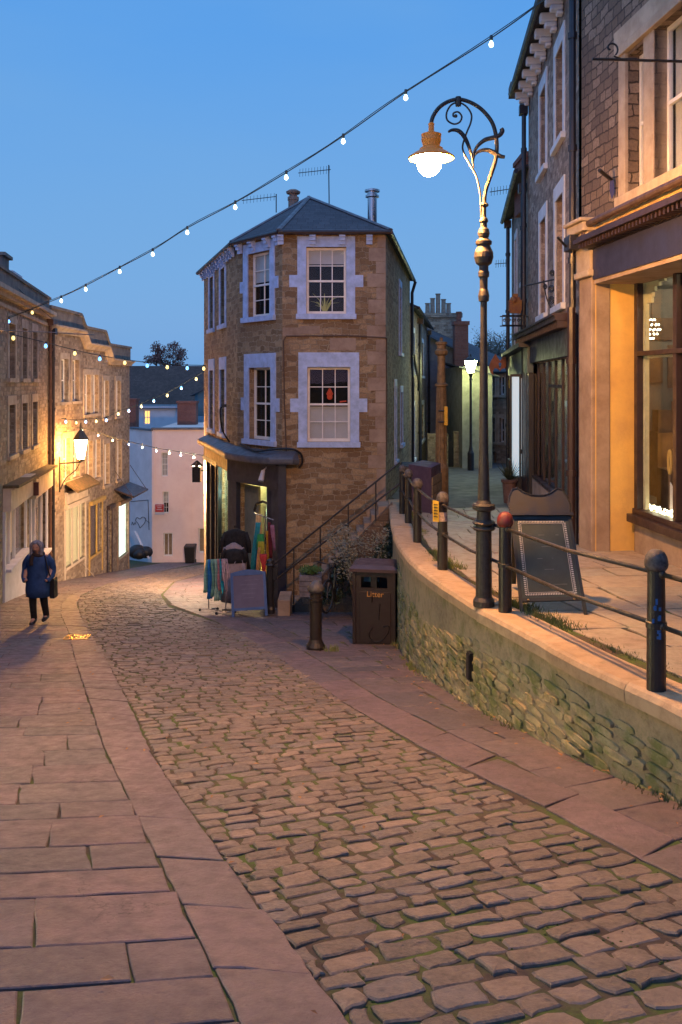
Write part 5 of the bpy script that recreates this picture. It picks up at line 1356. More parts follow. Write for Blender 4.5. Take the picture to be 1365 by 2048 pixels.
# ------------------------------------------------------------------ trees
def leafcloud(mb, c, r, n, size, seed=0, sq=(1, 1, .8), bare=0):
    rr = random.Random(seed)
    for _ in range(n):
        while True:
            d = Vector((rr.uniform(-1, 1), rr.uniform(-1, 1), rr.uniform(-1, 1)))
            if d.length < 1: break
        d = d * (.55 + .45 * rr.random()) 
        p = Vector(c) + Vector((d.x * r * sq[0], d.y * r * sq[1], d.z * r * sq[2]))
        a = Vector((rr.gauss(0, 1), rr.gauss(0, 1), rr.gauss(0, 1))).normalized(); b = a.orthogonal().normalized()
        s = size * rr.uniform(.5, 1.3)
        mb.add([tuple(p - a * s), tuple(p + b * s * .45), tuple(p + a * s), tuple(p - b * s * .45)], [[0, 1, 2, 3]])
def tree(label, base, h, r, leafm, n=900, size=.16, seed=1, name='tree', spread=1.0, twig=True):
    t = thing(name, label, 'tree', base); rr = random.Random(seed)
    mb = MB(); tips = []
    mb.tube([base, (base[0] + .1, base[1], base[2] + h * .3), (base[0], base[1], base[2] + h * .55)], [h * .03, h * .024, h * .018], 8)
    for i in range(16):
        a = rr.uniform(0, 6.28); st = base[2] + h * rr.uniform(.25, .55); el = rr.uniform(.3, 1.25)
        L = r * rr.uniform(.7, 1.1); e = (base[0] + L * math.cos(a) * math.cos(el) * spread, base[1] + L * math.sin(a) * math.cos(el), min(st + L * math.sin(el) * 1.2, base[2] + h * .97))
        md = tuple((x + y) / 2 + rr.uniform(-.06, .06) * h * .3 for x, y in zip((base[0], base[1], st), e))
        mb.tube([(base[0], base[1], st), md, e], [h * .011, h * .007, h * .002], 5); tips.append(e)
        for k in range(9 if twig else 3):
            b_ = rr.uniform(0, 6.28); f = rr.uniform(.4, 1); s = tuple(x + (y - x) * f for x, y in zip(md, e)); l = r * .35
            e2 = (s[0] + l * math.cos(b_) * rr.random(), s[1] + l * math.sin(b_) * .6, s[2] + l * rr.uniform(.1, .9)); mb.tube([s, e2], [h * .003, h * .001], 3); tips.append(e2)
    mb.build('trunk', paint('bark', (.06, .045, .04), .9, .3, 4, .5), t)
    mb = MB()
    for k, e in enumerate(tips): leafcloud(mb, e, r * .22, n // len(tips), size, seed * 100 + k)
    mb.build('crown', leafm, t)
    return t
M_lfr = island('russet_leaves', [(.16, .05, .04), (.22, .08, .055), (.12, .06, .05)], .8, (.05, .03, .03), .4, 3, .2)
M_lfd = island('dusky_leaves', [(.05, .045, .04), (.09, .075, .06), (.06, .06, .035)], .8, (.03, .03, .03), .4, 3, .2)
tree('bare-limbed russet autumn tree rising above the brown roof', P(344, 760, 112)[:2] + (-6.0,), 12.5, 3.8, M_lfr, 6500, .17, 3, spread=1.15)
tree('thin bare tree left of the russet tree above the brown roof', P(282, 760, 118)[:2] + (-6.0,), 10.0, 2.4, M_lfd, 700, .12, 4)
tree('dark evergreen by the edge of the corner house above distant roofs', P(412, 740, 105)[:2] + (-6,), 9.3, 2.2, island('evergreen', [(.02, .04, .035), (.035, .055, .045)], .8, (.01, .02, .02), .4, 3, .2), 2600, .2, 5)
for i, (u, v, y, lab) in enumerate(((955, 668, 95, 'round bare tree on the wooded hill just right of the lamp post'), (985, 655, 100, 'tallest bare tree on the wooded hill between the lamp post and right-hand houses'), (1015, 660, 92, 'bare brown tree on the wooded hill against the right-hand houses'))):
    q = P(u, v, y); tree(lab, (q[0], y, q[2] - 8.5), 8.5, 3.3, M_lfd, 1500, .10, 20 + i).__setitem__('group', 'bare trees on the hill beyond the lane')
mb = MB()
for i in range(60): 
    u = rnd.uniform(930, 1040); y = rnd.uniform(80, 110); q = P(u, rnd.uniform(690, 760), y); leafcloud(mb, q, 1.8, 45, .22, 300 + i)
mb.build('scrub', M_lfd, kind='stuff')
# ------------------------------------------------------------------ lamps
lb = (1.535, 9.14, TZ(9.14) + .035)
lamp = thing('street_lamp', 'tall ornate swan-neck street lamp with a glowing globe on the retaining wall', 'street lamp', lb)
mb = MB(); k = 9.14 / FPX
def hz(v): return (HV - v) * k - lb[2]
mb.lathe(lb, [(.115, 0), (.115, .06), (.088, .10), (.084, hz(1055)), (.09, hz(1050)), (.09, hz(1042)), (.078, hz(1038)), (.075, hz(1022)), (.12, hz(1018)), (.125, hz(1013)), (.09, hz(1008)), (.066, hz(1000)), (.050, hz(900)), (.044, hz(760)), (.036, hz(640)), (.036, hz(604)),
    (.055, hz(602)), (.06, hz(592)), (.05, hz(582)), (.042, hz(578)), (.044, hz(556)), (.058, hz(553)), (.06, hz(545)), (.05, hz(541)), (.05, hz(532)), (.085, hz(527)), (.104, hz(515)), (.10, hz(505)), (.075, hz(495)), (.068, hz(491)), (.085, hz(489)), (.088, hz(483)), (.06, hz(479)), (.045, hz(476)), (.055, hz(474)), (.064, hz(467)), (.055, hz(459)), (.035, hz(455)), (.036, hz(446)), (.048, hz(443)), (.042, hz(438)), (.026, hz(434)), (.022, hz(408))], 20)
mb.build('post', M_iron2, lamp, smooth='x' and False)
mb = MB()
for v in (1056, 1045, 1010): mb.lathe((lb[0], lb[1], (HV - v) * k), [(.11, -.02), (.125, 0), (.11, .02)], 20)
mb.build('collar', M_iron2, lamp)
def LP(u, v): return ((u - CX) * k, 9.14, (HV - v) * k)
mb = MB()
mb.tube(spline([LP(969, 434), LP(969, 405), LP(972, 380), LP(984, 345), LP(992, 318), LP(994, 285), LP(987, 250), LP(970, 225), LP(948, 208), LP(922, 199), LP(900, 202), LP(880, 214), LP(867, 232), LP(863, 246)], 8), .022, 8)
mb.lathe(LP(917, 203), [(.03, -.05), (.035, 0), (.03, .05)], 10)
mb.lathe(LP(969, 410), [(.035, -.02), (.05, 0), (.035, .02)], 10)
mb.build('swan_neck', M_iron2, lamp)
mb = MB()
mb.tube(spline([LP(963, 440), LP(962, 405), LP(960, 380), LP(952, 350), LP(938, 325), LP(928, 305), LP(926, 290), LP(934, 265), LP(942, 245), LP(943, 228), LP(932, 212), LP(917, 205), LP(903, 210), LP(894, 225), LP(895, 240), LP(908, 248), LP(920, 244), LP(924, 233), LP(917, 224), LP(908, 226), LP(907, 232), LP(912, 234)], 7), .010, 6)
mb.ball(LP(912, 232), .02, 8, 6)
mb.build('scroll', M_iron2, lamp)
for pts, rr in ((((948, 336), (945, 318), (940, 298), (930, 275), (918, 262), (905, 260), (897, 264)), (.008, .012, .018, .024, .024, .018, .012)),
                (((945, 325), (947, 310), (955, 293), (970, 280), (988, 275), (1000, 270), (1005, 262), (1003, 257)), (.008, .012, .018, .024, .026, .024, .026, .022)),
                (((947, 322), (950, 310), (960, 302), (975, 300), (988, 305), (1000, 312), (1010, 314)), (.008, .012, .018, .024, .028, .024, .018))):
    m_ = MB(); pp = spline([LP(*p) for p in pts], 5); m_.tube(pp, [interp(i / (len(pp) - 1) * (len(rr) - 1), list(range(len(rr))), rr) for i in range(len(pp))], 8); m_.build('leaf', M_iron2, lamp)
gx = LP(855, 325)
M_hood_glow = emit('lamp_hood_glow', (1.0, .30, .02), .12, (.45, .17, .03))  # metal hood emits faintly to imitate the glow of the lamp below
mb = MB(); z0 = gx[2]
def hv(v): return (325 - v) * k
# hood tilted very slightly, built upright about the lamp axis
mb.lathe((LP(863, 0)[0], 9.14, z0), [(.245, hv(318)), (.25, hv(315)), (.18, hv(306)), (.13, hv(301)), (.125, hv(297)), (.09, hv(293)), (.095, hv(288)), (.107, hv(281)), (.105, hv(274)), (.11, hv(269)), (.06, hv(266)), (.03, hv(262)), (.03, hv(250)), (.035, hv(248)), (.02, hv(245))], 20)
mb.build('lamp_hood', M_hood_glow, lamp)
mb = MB(); mb.lathe((LP(859, 0)[0], 9.14, z0), [(.03, hv(352)), (.07, hv(349)), (.11, hv(341)), (.13, hv(331)), (.132, hv(321)), (.128, hv(318)), (.02, hv(317.6))], 20)
mb.build('globe', emit('sodium_globe', (1.0, .45, .12), LAMP_MAIN), lamp, smooth=False)
# lantern on the stepped terrace
lc = (-9.55, 31.2, P(0, 897, 31.2)[2])
wl = thing('wall_lantern', 'glowing orange wall lantern on a scrolled bracket on the stepped terrace', 'lantern', (-10.3, 31.2, lc[2] - .4))
mb = MB(); kk = 31.2 / FPX
mb.lathe(lc, [(.10, -.40), (.12, -.38), (.24, .32), (.02, .32)], 6); mb.build('glazing', emit('lantern_glow', (1.0, .42, .075), LAMP_WALL * .22), wl)
mb = MB()
mb.lathe(lc, [(.29, .32), (.29, .36), (.16, .55), (.08, .66), (.05, .68), (.05, .8), (.02, .95)], 8); mb.lathe(lc, [(.02, -.5), (.12, -.45), (.12, -.38)], 8)
for i in range(6): a = i * 1.047; mb.tube([(lc[0] + .13 * math.cos(a), lc[1] + .13 * math.sin(a), lc[2] - .4), (lc[0] + .255 * math.cos(a), lc[1] + .255 * math.sin(a), lc[2] + .33)], .012, 4)
mb.build('frame', M_iron, wl)
mb = MB(); mb.tube([(-10.33, 31.2, lc[2] - .55), (lc[0], 31.2, lc[2] - .50)], .03, 6); mb.tube([(-10.33, 31.2, lc[2] - .3), (-10.33, 31.2, lc[2] - 1.6)], .03, 6)
mb.tube(spline([(-10.3, 31.2, lc[2] - 1.5), (-10.1, 31.2, lc[2] - 1.1), (-9.75, 31.2, lc[2] - .8), (-9.6, 31.2, lc[2] - .55)], 5), .022, 5); scrolls(mb, (-10.15, 31.2, lc[2] - .75), .13); mb.build('bracket', M_iron, wl)
# box lantern on the far flank of the corner building, turned down the street
fl_s = FL_.S(414); bq = FL_.p(fl_s, P(0, 947, 28)[2], .32)
bx_ = thing('box_lantern', 'dark-backed box lantern on the far left flank of the corner house, lighting the pink house', 'lantern', bq)
mb = MB(); mb.box(bq[0] - .13, bq[0] + .13, bq[1] - .16, bq[1] - .12, bq[2] - .26, bq[2] + .26); mb.box(bq[0] + .112, bq[0] + .13, bq[1] - .12, bq[1] + .13, bq[2] - .26, bq[2] + .26); mb.box(bq[0] - .13, bq[0] - .112, bq[1] - .12, bq[1] + .13, bq[2] - .26, bq[2] + .26); mb.lathe((bq[0], bq[1], bq[2] + .26), [(.19, 0), (.19, .04), (.08, .13), (.02, .18)], 4); mb.tube([(bq[0], bq[1], bq[2] + .1), FL_.p(fl_s, bq[2] + .1, 0)], .025, 6); mb.build('case', M_iron, bx_)
mb = MB(); mb.box(bq[0] - .105, bq[0] + .105, bq[1] - .115, bq[1] + .11, bq[2] - .24, bq[2] + .24); mb.build('glazing', emit('box_lantern_glow', (1.0, .62, .36), 5500), bx_)
# lamp in the lane
q = P(942, 945, 33.6); zl = P(0, 733, 33.6)[2]
ll = thing('lane_lamp', 'slim black lamp post with a white-lit lantern at the end of the lane', 'street lamp', (q[0], 33.6, TZ(33.6)))
mb = MB(); b = (q[0], 33.6, TZ(33.6)); H_ = zl - .25 - b[2]
mb.lathe(b, [(.13, 0), (.13, .7), (.08, .8), (.055, 1.0), (.045, H_ - .3), (.08, H_ - .28), (.04, H_ - .2), (.1, H_)], 12); mb.build('post', M_iron, ll)
mb = MB(); mb.lathe((q[0], 33.6, zl), [(.11, -.24), (.24, .20), (.25, .22), (.02, .22)], 6); mb.build('lantern', emit('lane_glow', (.93, 1.0, .42), LAMP_LANE * .30), ll)
mb = MB(); mb.lathe((q[0], 33.6, zl), [(.26, .22), (.18, .32), (.05, .4), (.02, .5)], 8); mb.build('cap', M_iron, ll)

# ------------------------------------------------------------------ string lights
E_warm = emit('bulb_warm', (1.0, .74, .20), 2.2); E_cool = emit('bulb_cool', (.12, .45, 1.0), 3.2); E_pale = emit('bulb_pale', (.80, 1.0, .72), 5)
M_wire = paint('wire_green', (.03, .05, .06), .5, .2, 5, .05)
def string(label, pts, bulbs, ems, sag=0, rb=.05, rc=.010, double=False):
    t = thing('string_lights', label, 'string lights', pts[0], 'bulb strings hung across the street')
    mb = MB(); mb.tube(pts, rc, 5)
    if double: mb.tube([(p[0], p[1] + .02, p[2] + .03 + .01 * math.sin(i)) for i, p in enumerate(pts)], rc * .7, 5)
    mb.build('cord', M_wire, t)
    for i, b in enumerate(bulbs):
        m_ = MB(); m_.lathe((b[0], b[1], b[2]), [(.022, .09), (.026, .05), (.026, .02)], 8); h = m_.build('bulb_holder', M_wire, t)
        m_ = MB(); m_.lathe((b[0], b[1], b[2] - .05), [(.004, -rb * 1.1), (rb * .75, -rb * .7), (rb, 0), (rb * .8, rb * .7), (rb * .45, rb * 1.4)], 10); m_.build('bulb', ems[i % len(ems)], h)
    return t
def ymain(u): return 16.18 / ((u - CX) / FPX + 1.0945)
pm = [(1130, -28), (1100, -8), (983, 76), (812, 184), (687, 272), (573, 345), (471, 405), (375, 456), (306, 500), (240, 535), (172, 571), (123, 594), (65, 618), (18, 636)]
pts = [P(u, v, ymain(u)) for u, v in pm]
string('longest string of bulbs, rising from left houses across the sky to the top right', spline(pts, 4), [(p[0], p[1], p[2] - .05) for p in pts[2:]], [E_pale, E_pale, E_pale, E_pale, E_pale, E_pale, E_pale, E_pale, E_pale, E_pale, E_warm, E_cool, E_warm], rb=.038, double=True)
def strng(label, uv, y0, y1, ems, rb=.06):
    rb *= .78; n = len(uv); us = [p[0] for p in uv]
    pts = [P(u, v, y0 + (y1 - y0) * (u - us[0]) / (us[-1] - us[0])) for u, v in uv]
    return string(label, spline(pts, 3), [(p[0], p[1], p[2] - .06) for p in pts[1:-1]], ems, rb=rb, rc=.012)
strng('blue and yellow bulbs sagging from left houses to the corner house at roof height', [(0, 662), (27, 669), (92, 685), (150, 700), (200, 711), (250, 719), (295, 725), (335, 728), (375, 730), (408, 731), (421, 735)], 23.5, 28.2, [E_warm, E_cool], .065)
strng('blue and yellow bulbs dipping from the corner house down to the wall lantern', [(421, 735), (393, 752), (363, 770), (335, 785), (308, 796), (283, 807), (258, 816), (237, 822), (213, 835), (193, 837), (172, 838), (153, 840), (132, 838), (120, 836)], 28.8, 31.5, [E_warm, E_cool], .06)
strng('lowest string of small bulbs drooping in front of the pink house', [(126, 852), (165, 856), (197, 865), (226, 875), (258, 883), (285, 889), (313, 896), (339, 900), (362, 904), (388, 908), (410, 911), (420, 912)], 33, 27.6, [E_pale, E_cool], .045)
# loose overhead cables at the left
t = thing('overhead_cable', 'thin black cable slanting down from the left chimney to the stepped parapet', 'cable', P(0, 540, 23)); mb = MB()
mb.tube([P(0, 540, 22.3), P(50, 590, 25), P(125, 655, 31)], .014, 4); mb.build('wire', M_black, t)
t = thing('overhead_cable', 'level black cable crossing the left houses at upper window height', 'cable', P(0, 661, 23)); mb = MB()
mb.tube([P(0, 661, 22), P(90, 664, 26), P(190, 670, 31)], .016, 4); mb.build('wire', M_black, t)

# ------------------------------------------------------------------ aerials
def aerial(label, root, top, boom, n, el, lo=None):
    t = thing('tv_aerial', label, 'aerial', root, 'rooftop television aerials')
    mb = MB(); mb.tube([root, top], .018, 5); mb.build('mast', M_pipe, t)
    mb = MB(); a, b = Vector(boom[0]), Vector(boom[1]); mb.tube([a, b], .012, 4)
    for i in range(n):
        p = a.lerp(b, (i + .5) / n); mb.tube([(p.x, p.y - .0, p.z - el), (p.x + .01, p.y, p.z + el)], .007, 3)
    mb.build('boom', M_pipe, t)
    return t
aerial('aerial on the tall mast over the hip of the corner house roof', P(659, 415, 25.5), P(658, 330, 25.5), (P(597, 346, 25.5), P(662, 339, 25.5)), 11, .12)
aerial('lower aerial left of the chimney pot on the corner house', P(553, 425, 26), P(553, 388, 26), (P(484, 401, 26), P(552, 393, 26)), 10, .11)
aerial('aerial jutting left from the upper right-hand eaves beside the lamp', P(1037, 420, 24), P(1034, 368, 24), (P(980, 384, 24), P(1034, 376, 24)), 9, .12)
aerial('small distant aerial low beside the lamp post ornaments', P(1016, 560, 27), P(1014, 518, 27), (P(990, 528, 27), P(1014, 526, 27)), 5, .12)

# ------------------------------------------------------------------ bollards and rail on the terrace
def bollard(loc, name='railing_bollard'):
    t = thing(name, 'x', 'bollard', loc)
    mb = MB(); x, y, z = loc
    mb.lathe(loc, [(.070, 0), (.068, .46), (.076, .465), (.076, .51), (.066, .515), (.063, .86), (.063, .90)], 18); mb.build('post', M_iron, t)
    mb = MB(); mb.lathe(loc, [(.063, .89), (.078, .905), (.086, .93), (.084, .96), (.076, .995), (.058, 1.025), (.03, 1.043), (.005, 1.048)], 18); mb.build('cap', paint('chipped_paint', (.12, .11, .11), .5, .5, 20, .6, .1, col2=(.02, .018, .018), wear=.6), t, smooth=True)
    return t
bl = [(2.34, 6.31), (1.71, 8.86), (1.35, 11.3), (1.25, 13.9), (1.30, 16.4), (1.30, 18.0), (3.2, 4.1)]
labs = ['nearest black railing bollard, blue paint scuffs on its shaft, at the right of the photo', 'black railing bollard with a red-painted cap beside the big chalkboard', 'railing bollard carrying a yellow notice, just left of the street lamp', 'fourth railing bollard from the right, before the rusty column', 'fifth railing bollard from the right along the curved wall', 'farthest railing bollard, at the top of the corner house steps', 'railing bollard beyond the right edge of the view']
proto = bollard((bl[0][0], bl[0][1], TZ(bl[0][1]) + .03))
for i, (x, y) in enumerate(bl):
    o_ = proto if i == 0 else copy_tree(proto, (x, y, TZ(y) + .03))
    o_['label'] = labs[i]; o_['group'] = 'railing bollards along the retaining wall'
    if i == 1:
        for c in o_.children:
            if c.name.startswith('cap'):
                c.data = c.data.copy(); c.data.materials[0] = paint('red_cap', (.20, .02, .015), .4, .5, 14, .5, col2=(.10, .03, .02), wear=.7); c['label'] = 'red-painted cap'
mb = MB(); q = (bl[0][0], bl[0][1], TZ(bl[0][1]) + .03)
for i in range(14): a = rnd.uniform(-2.4, -1.5); z = rnd.uniform(.38, .68); mb.box(q[0] + .069 * math.cos(a) - .008, q[0] + .069 * math.cos(a) + .008, q[1] + .069 * math.sin(a) - .004, q[1] + .069 * math.sin(a), q[2] + z, q[2] + z + rnd.uniform(.02, .06))
mb.build('paint_scuff', paint('blue_scuff', (.03, .14, .35), .6), proto)
rail = thing('handrail', 'double iron handrail sagging between the bollards along the raised walkway', 'railing', (1.5, 9, TZ(9)))
order = [bl[6]] + bl[:6]
for h in (.87, .485):
    for (x0, y0), (x1, y1) in zip(order[:-1], order[1:]):
        d = Vector((x1 - x0, y1 - y0)).normalized() * .060
        mb = MB(); mb.tube([(x0 + d.x, y0 + d.y, TZ(y0) + .03 + h), ((x0 + x1) / 2, (y0 + y1) / 2, (TZ(y0) + TZ(y1)) / 2 + h), (x1 - d.x, y1 - d.y, TZ(y1) + .03 + h)], .019, 8)
        for e in ((x0 + d.x, y0 + d.y, TZ(y0) + .03 + h), (x1 - d.x, y1 - d.y, TZ(y1) + .03 + h)): mb.ball(e, .032, 8, 6)
        mb.build('rail', M_iron2, rail, smooth=True)
# yellow notices
q = P(872, 1022, 11.2); t = thing('yellow_notice', 'yellow laminated notice tied to the bollard left of the street lamp', 'notice', q)
mb = MB(); mb.hexa([P(866, 1043, 11.22), P(878, 1044, 11.15), P(878, 1044, 11.16), P(866, 1043, 11.23)], [P(866, 1000, 11.22), P(878, 1003, 11.15), P(878, 1003, 11.16), P(866, 1000, 11.23)]); mb.build('sheet', paint('notice_yellow', (.62, .38, .03), .6, .1), t)
mb = MB()
for k in range(5): mb.hexa([P(868, 1010 + k * 6, 11.20), P(876, 1011 + k * 6, 11.13), P(876, 1011 + k * 6, 11.14), P(868, 1010 + k * 6, 11.21)], [P(868, 1008 + k * 6, 11.20), P(876, 1009 + k * 6, 11.13), P(876, 1009 + k * 6, 11.14), P(868, 1008 + k * 6, 11.21)])
mb.build('small_print', M_brown, t)
t = [o for o in bpy.data.objects if o.get('label', '').startswith('railing bollard carrying')][0]
mb = MB(); mb.tube([(0, 0, .66), (0, 0, .78)], .071, 16)
mb.v = [(v[0] + 1.35, v[1] + 11.3, v[2] + TZ(11.3) + .03) for v in mb.v]; st2 = MB(); keep = [f for f in mb.f if len(f) == 4 and sum(mb.v[i][1] for i in f) / 4 < 11.3 - .045]
st2.add(mb.v, keep); ORG[t.name] = tuple(t.location); st2.build('sticker', paint('paper_sticker', (.45, .38, .36), .7, .4, 30, .1), t)
q = (2.36, 20.0, TZ(20))
rp_ = thing('rusty_column', 'rust-brown fluted iron column without a lamp beside the lane entrance', 'column', q); kk = 20 / FPX
def rz(v): return (HV - v) * kk - q[2]
mb = MB(); mb.lathe(q, [(.17, 0), (.17, .9), (.13, 1.0), (.115, 1.2), (.105, rz(774)), (.15, rz(772)), (.15, rz(768)), (.10, rz(766)), (.09, rz(712)), (.15, rz(708)), (.16, rz(702)), (.11, rz(698)), (.11, rz(690)), (.14, rz(688)), (.14, rz(684)), (.04, rz(682)), (.035, rz(675))], 12)
mb.build('shaft', M_rust, rp_)
mb = MB()
for i in range(10): a = i * .628; mb.tube([(q[0] + .125 * math.cos(a), q[1] + .125 * math.sin(a), q[2] + 1.05), (q[0] + .1 * math.cos(a), q[1] + .1 * math.sin(a), q[2] + rz(776))], .016, 4)
mb.build('fluting', M_rust, rp_)
q2 = P(893, 832, 19.85); t = thing('yellow_plate', 'small yellow plate clamped to the rusty column', 'plate', q2)
mb = MB(); mb.box(q2[0] - .05, q2[0] + .03, 19.8, 19.95, q2[2] - .22, q2[2] + .22); mb.build('plate', paint('plate_yellow', (.70, .38, .02), .5), t, bevel=.01)
mb = MB()
for dz in (-.14, .12): mb.tube([(q2[0] - .18, 19.86, q2[2] + dz), (q2[0] + .02, 19.82, q2[2] + dz)], .02, 5)
mb.build('clamp', M_iron, t)

# ------------------------------------------------------------------ pavement bollards
def bollard2(loc, label):
    t = thing('pavement_bollard', label, 'bollard', loc)
    mb = MB(); mb.lathe(loc, [(.15, 0), (.155, .05), (.12, .11), (.10, .16), (.098, .78), (.115, .79), (.115, .83), (.095, .835), (.095, .90), (.105, .91)], 18); mb.build('shaft', paint('rusting_black', (.022, .016, .015), .45, .4, 8, .5, .1, wear=.8), t)
    mb = MB(); mb.lathe(loc, [(.105, .91), (.135, .95), (.14, .98), (.11, 1.04), (.05, 1.09), (.01, 1.11)], 18); mb.build('cap', paint('worn_cap', (.09, .085, .09), .4, .4, 10, .4, .1), t, smooth=True)
    return t
bollard2((-.41, 13.8, GR(13.8) + .015), 'squat cast-iron bollard standing alone on the paving left of the litter bin')
# ------------------------------------------------------------------ litter bin
bx, by = .57, 14.75; bz = GR(14.6) + .02
bin_ = thing('litter_bin', 'dark brown metal litter bin with open slots and a scratched-up door', 'litter bin', (bx, by, bz)); bin_.rotation_euler.z = 0
F1 = Fr((.20, 14.45), (.92, 14.33)); F1.n = Vector((-F1.d.y, F1.d.x)); F1.n = -F1.n if F1.n.y > 0 else F1.n
M_bin = paint('bin_brown', (.022, .015, .015), .42, .25, 7, .2, wear=.25)
HB = 1.33; W_ = F1.L
mb = MB(); t_ = .03
F1.wall(mb, 0, W_, bz + .03, bz + HB - .08, [(.14, W_ - .14, bz + HB - .36, bz + HB - .17)], .04)
F1.box(mb, 0, W_, bz, bz + .03, -.62, 0)
s0, s1_ = F1.p(0, 0, 0), F1.p(0, 0, -.62)
SF = Fr((s1_[0], s1_[1]), (s0[0], s0[1])); SF.n = -F1.d
SF.wall(mb, 0, .62, bz + .03, bz + HB - .08, [(.14, .48, bz + HB - .36, bz + HB - .17)], .04)
e0, e1 = F1.p(W_, 0, 0), F1.p(W_, 0, -.62)
mb.poly([(e0[0], e0[1], bz), (e1[0], e1[1], bz), (e1[0], e1[1], bz + HB - .08), (e0[0], e0[1], bz + HB - .08)])
mb.poly([(s1_[0], s1_[1], bz), (e1[0], e1[1], bz), (e1[0], e1[1], bz + HB - .08), (s1_[0], s1_[1], bz + HB - .08)])
F1.box(mb, -.0, .05, bz, bz + HB - .08, .001, .03); F1.box(mb, W_ - .05, W_, bz, bz + HB - .08, .001, .03)
mb.build('body', M_bin, bin_)
mb = MB(); F1.box(mb, .12, W_ - .08, bz + .05, bz + HB - .42, .003, .022); mb.build('door', M_bin, bin_, bevel=.006)
mb = MB()
tp = [F1.p(-.05, 0, .07), F1.p(W_ + .05, 0, .07), F1.p(W_ + .05, 0, -.68), F1.p(-.05, 0, -.68)]
mb.loft([[(q[0], q[1], bz + HB - .08) for q in tp], [(q[0], q[1], bz + HB - .03) for q in tp], [F1.p(.04, bz + HB + .02, -.02), F1.p(W_ - .04, bz + HB + .02, -.02), F1.p(W_ - .04, bz + HB + .02, -.6), F1.p(.04, bz + HB + .02, -.6)]]); mb.build('lid', paint('bin_lid', (.055, .034, .042), .4, .2, 5, .1), bin_)
mb = MB(); F1.box(mb, .03, W_ - .03, bz + .1, bz + HB - .1, -.5, -.42); SF.box(mb, .12, .55, bz + .1, bz + HB - .1, -.4, -.3); mb.build('liner', M_black, bin_)
mb = MB(); F1.box(mb, .16, .42, bz + HB - .30, bz + HB - .22, -.3, -.2); mb.build('litter', paint('blue_litter', (.05, .15, .22), .7), bin_)
def text3d(name, txt, F, a, h, size, out, mat, parent, ext=.004, align='CENTER'):
    cu = bpy.data.curves.new(name, 'FONT'); cu.body = txt; cu.size = size; cu.extrude = ext; cu.align_x = align
    cu.materials.append(mat); o_c = bpy.data.objects.new('tmp_text', cu); COL.objects.link(o_c)
    bpy.context.view_layer.update(); me_t = bpy.data.meshes.new_from_object(o_c.evaluated_get(bpy.context.evaluated_depsgraph_get())); bpy.data.objects.remove(o_c); me_t.name = name
    o = bpy.data.objects.new(name, me_t); COL.objects.link(o)
    p = F.p(a, h, out); org = ORG[parent.name]; o.parent = parent; o.location = (p[0] - org[0], p[1] - org[1], p[2] - org[2])
    n = F.n; x = Vector((0, 0, 1)).cross(Vector((n.x, n.y, 0))).normalized()
    o.rotation_euler = (R_(90), 0, math.atan2(x.y, x.x))
    return o
text3d('lettering', 'Litter', F1, W_ / 2 + .02, bz + HB - .50, .13, .028, paint('gold_paint', (.42, .22, .06), .5), bin_)
mb = MB()
def fb(a, h): return F1.p(a, bz + h, .026)
mb.tube(spline([fb(.34, .30), fb(.28, .18), fb(.36, .08), fb(.50, .10), fb(.60, .22), fb(.62, .34), fb(.52, .33)], 5), .016, 6, .4)
mb.tube([fb(.47, .72), fb(.45, .45)], .016, 6, .4); mb.tube([fb(.34, .88), fb(.33, .74)], .022, 6, .4)
mb.build('graffiti', M_black, bin_)

# ------------------------------------------------------------------ steps, rail, planting by the corner house
stp = thing('stone_steps', 'flight of stone steps climbing along the foot of the corner house', 'steps', (0, 20.3, GR(20)))
mb = MB(); nS = 13; x0_, x1_ = -1.15, 1.05; zb0, zb1 = GR(20.3), TZ(20.5)
for i in range(nS):
    a = x0_ + (x1_ - x0_) * i / nS; z = zb0 + (zb1 - zb0) * (i + 1) / nS
    mb.box(a, x1_ + .1 + .0 * i, 20.0 + .001 * i, 20.985, z - (zb1 - zb0) / nS + (.002 if i else -.6), z)
mb.build('tread', M_quoin, stp)
mb = MB(); zz = lambda x: zb0 + (zb1 - zb0) * (x - x0_) / (x1_ - x0_)
pts = [(x0_ - .1, zb0 - .5), (x1_ + .15, zb0 - .5), (x1_ + .15, zb1 + .12), (x0_ - .1, zb0 + .1)]
mb.add([(x, 19.8, z) for x, z in pts] + [(x, 19.995, z) for x, z in pts], [[0, 1, 2, 3], [7, 6, 5, 4], [0, 4, 5, 1], [1, 5, 6, 2], [2, 6, 7, 3], [3, 7, 4, 0]]); mb.build('string_wall', stone('stair_rubble', (.12, .08, .055), (.24, .17, .12), (.15, .11, .09), .3, .14, .06, .012, .9), stp)
mb = MB(); mb.box(-1.42, -1.14, 19.0, 19.85, GR(19.4) - .4, GR(19.4) + .42); mb.build('end_block', M_quoin, stp, bevel=.02)
sr = thing('stair_handrail', 'thin black two-bar handrail slanting up beside the stone steps', 'handrail', (-.5, 19.7, GR(20)))
yS = 19.7
for (v0, v1, nm) in ((1135, 925, 'top_rail'), (1168, 967, 'lower_rail')):
    mb = MB(); mb.tube([P(541, v0, yS), P(800, v1, yS)], .022, 7); mb.build(nm, M_iron, sr)
for u in (588, 641, 697, 752):
    f = (u - 541) / 259; mb = MB(); bt = P(u, 1135 + (925 - 1135) * f, yS); gb = P(u, 0, yS)[0]
    zt_ = max(GR(yS), zz(gb) + .05) if u > 600 else GR(yS)
    mb.tube([bt, (bt[0], yS, zt_ - .05)], .016, 6); mb.build('baluster', M_iron, sr)
q = P(541, 1226, 19.0); kk = 19.0 / FPX
np_ = thing('black_newel_post', 'tall black iron post with a bracket at the foot of the stair handrail', 'post', q)
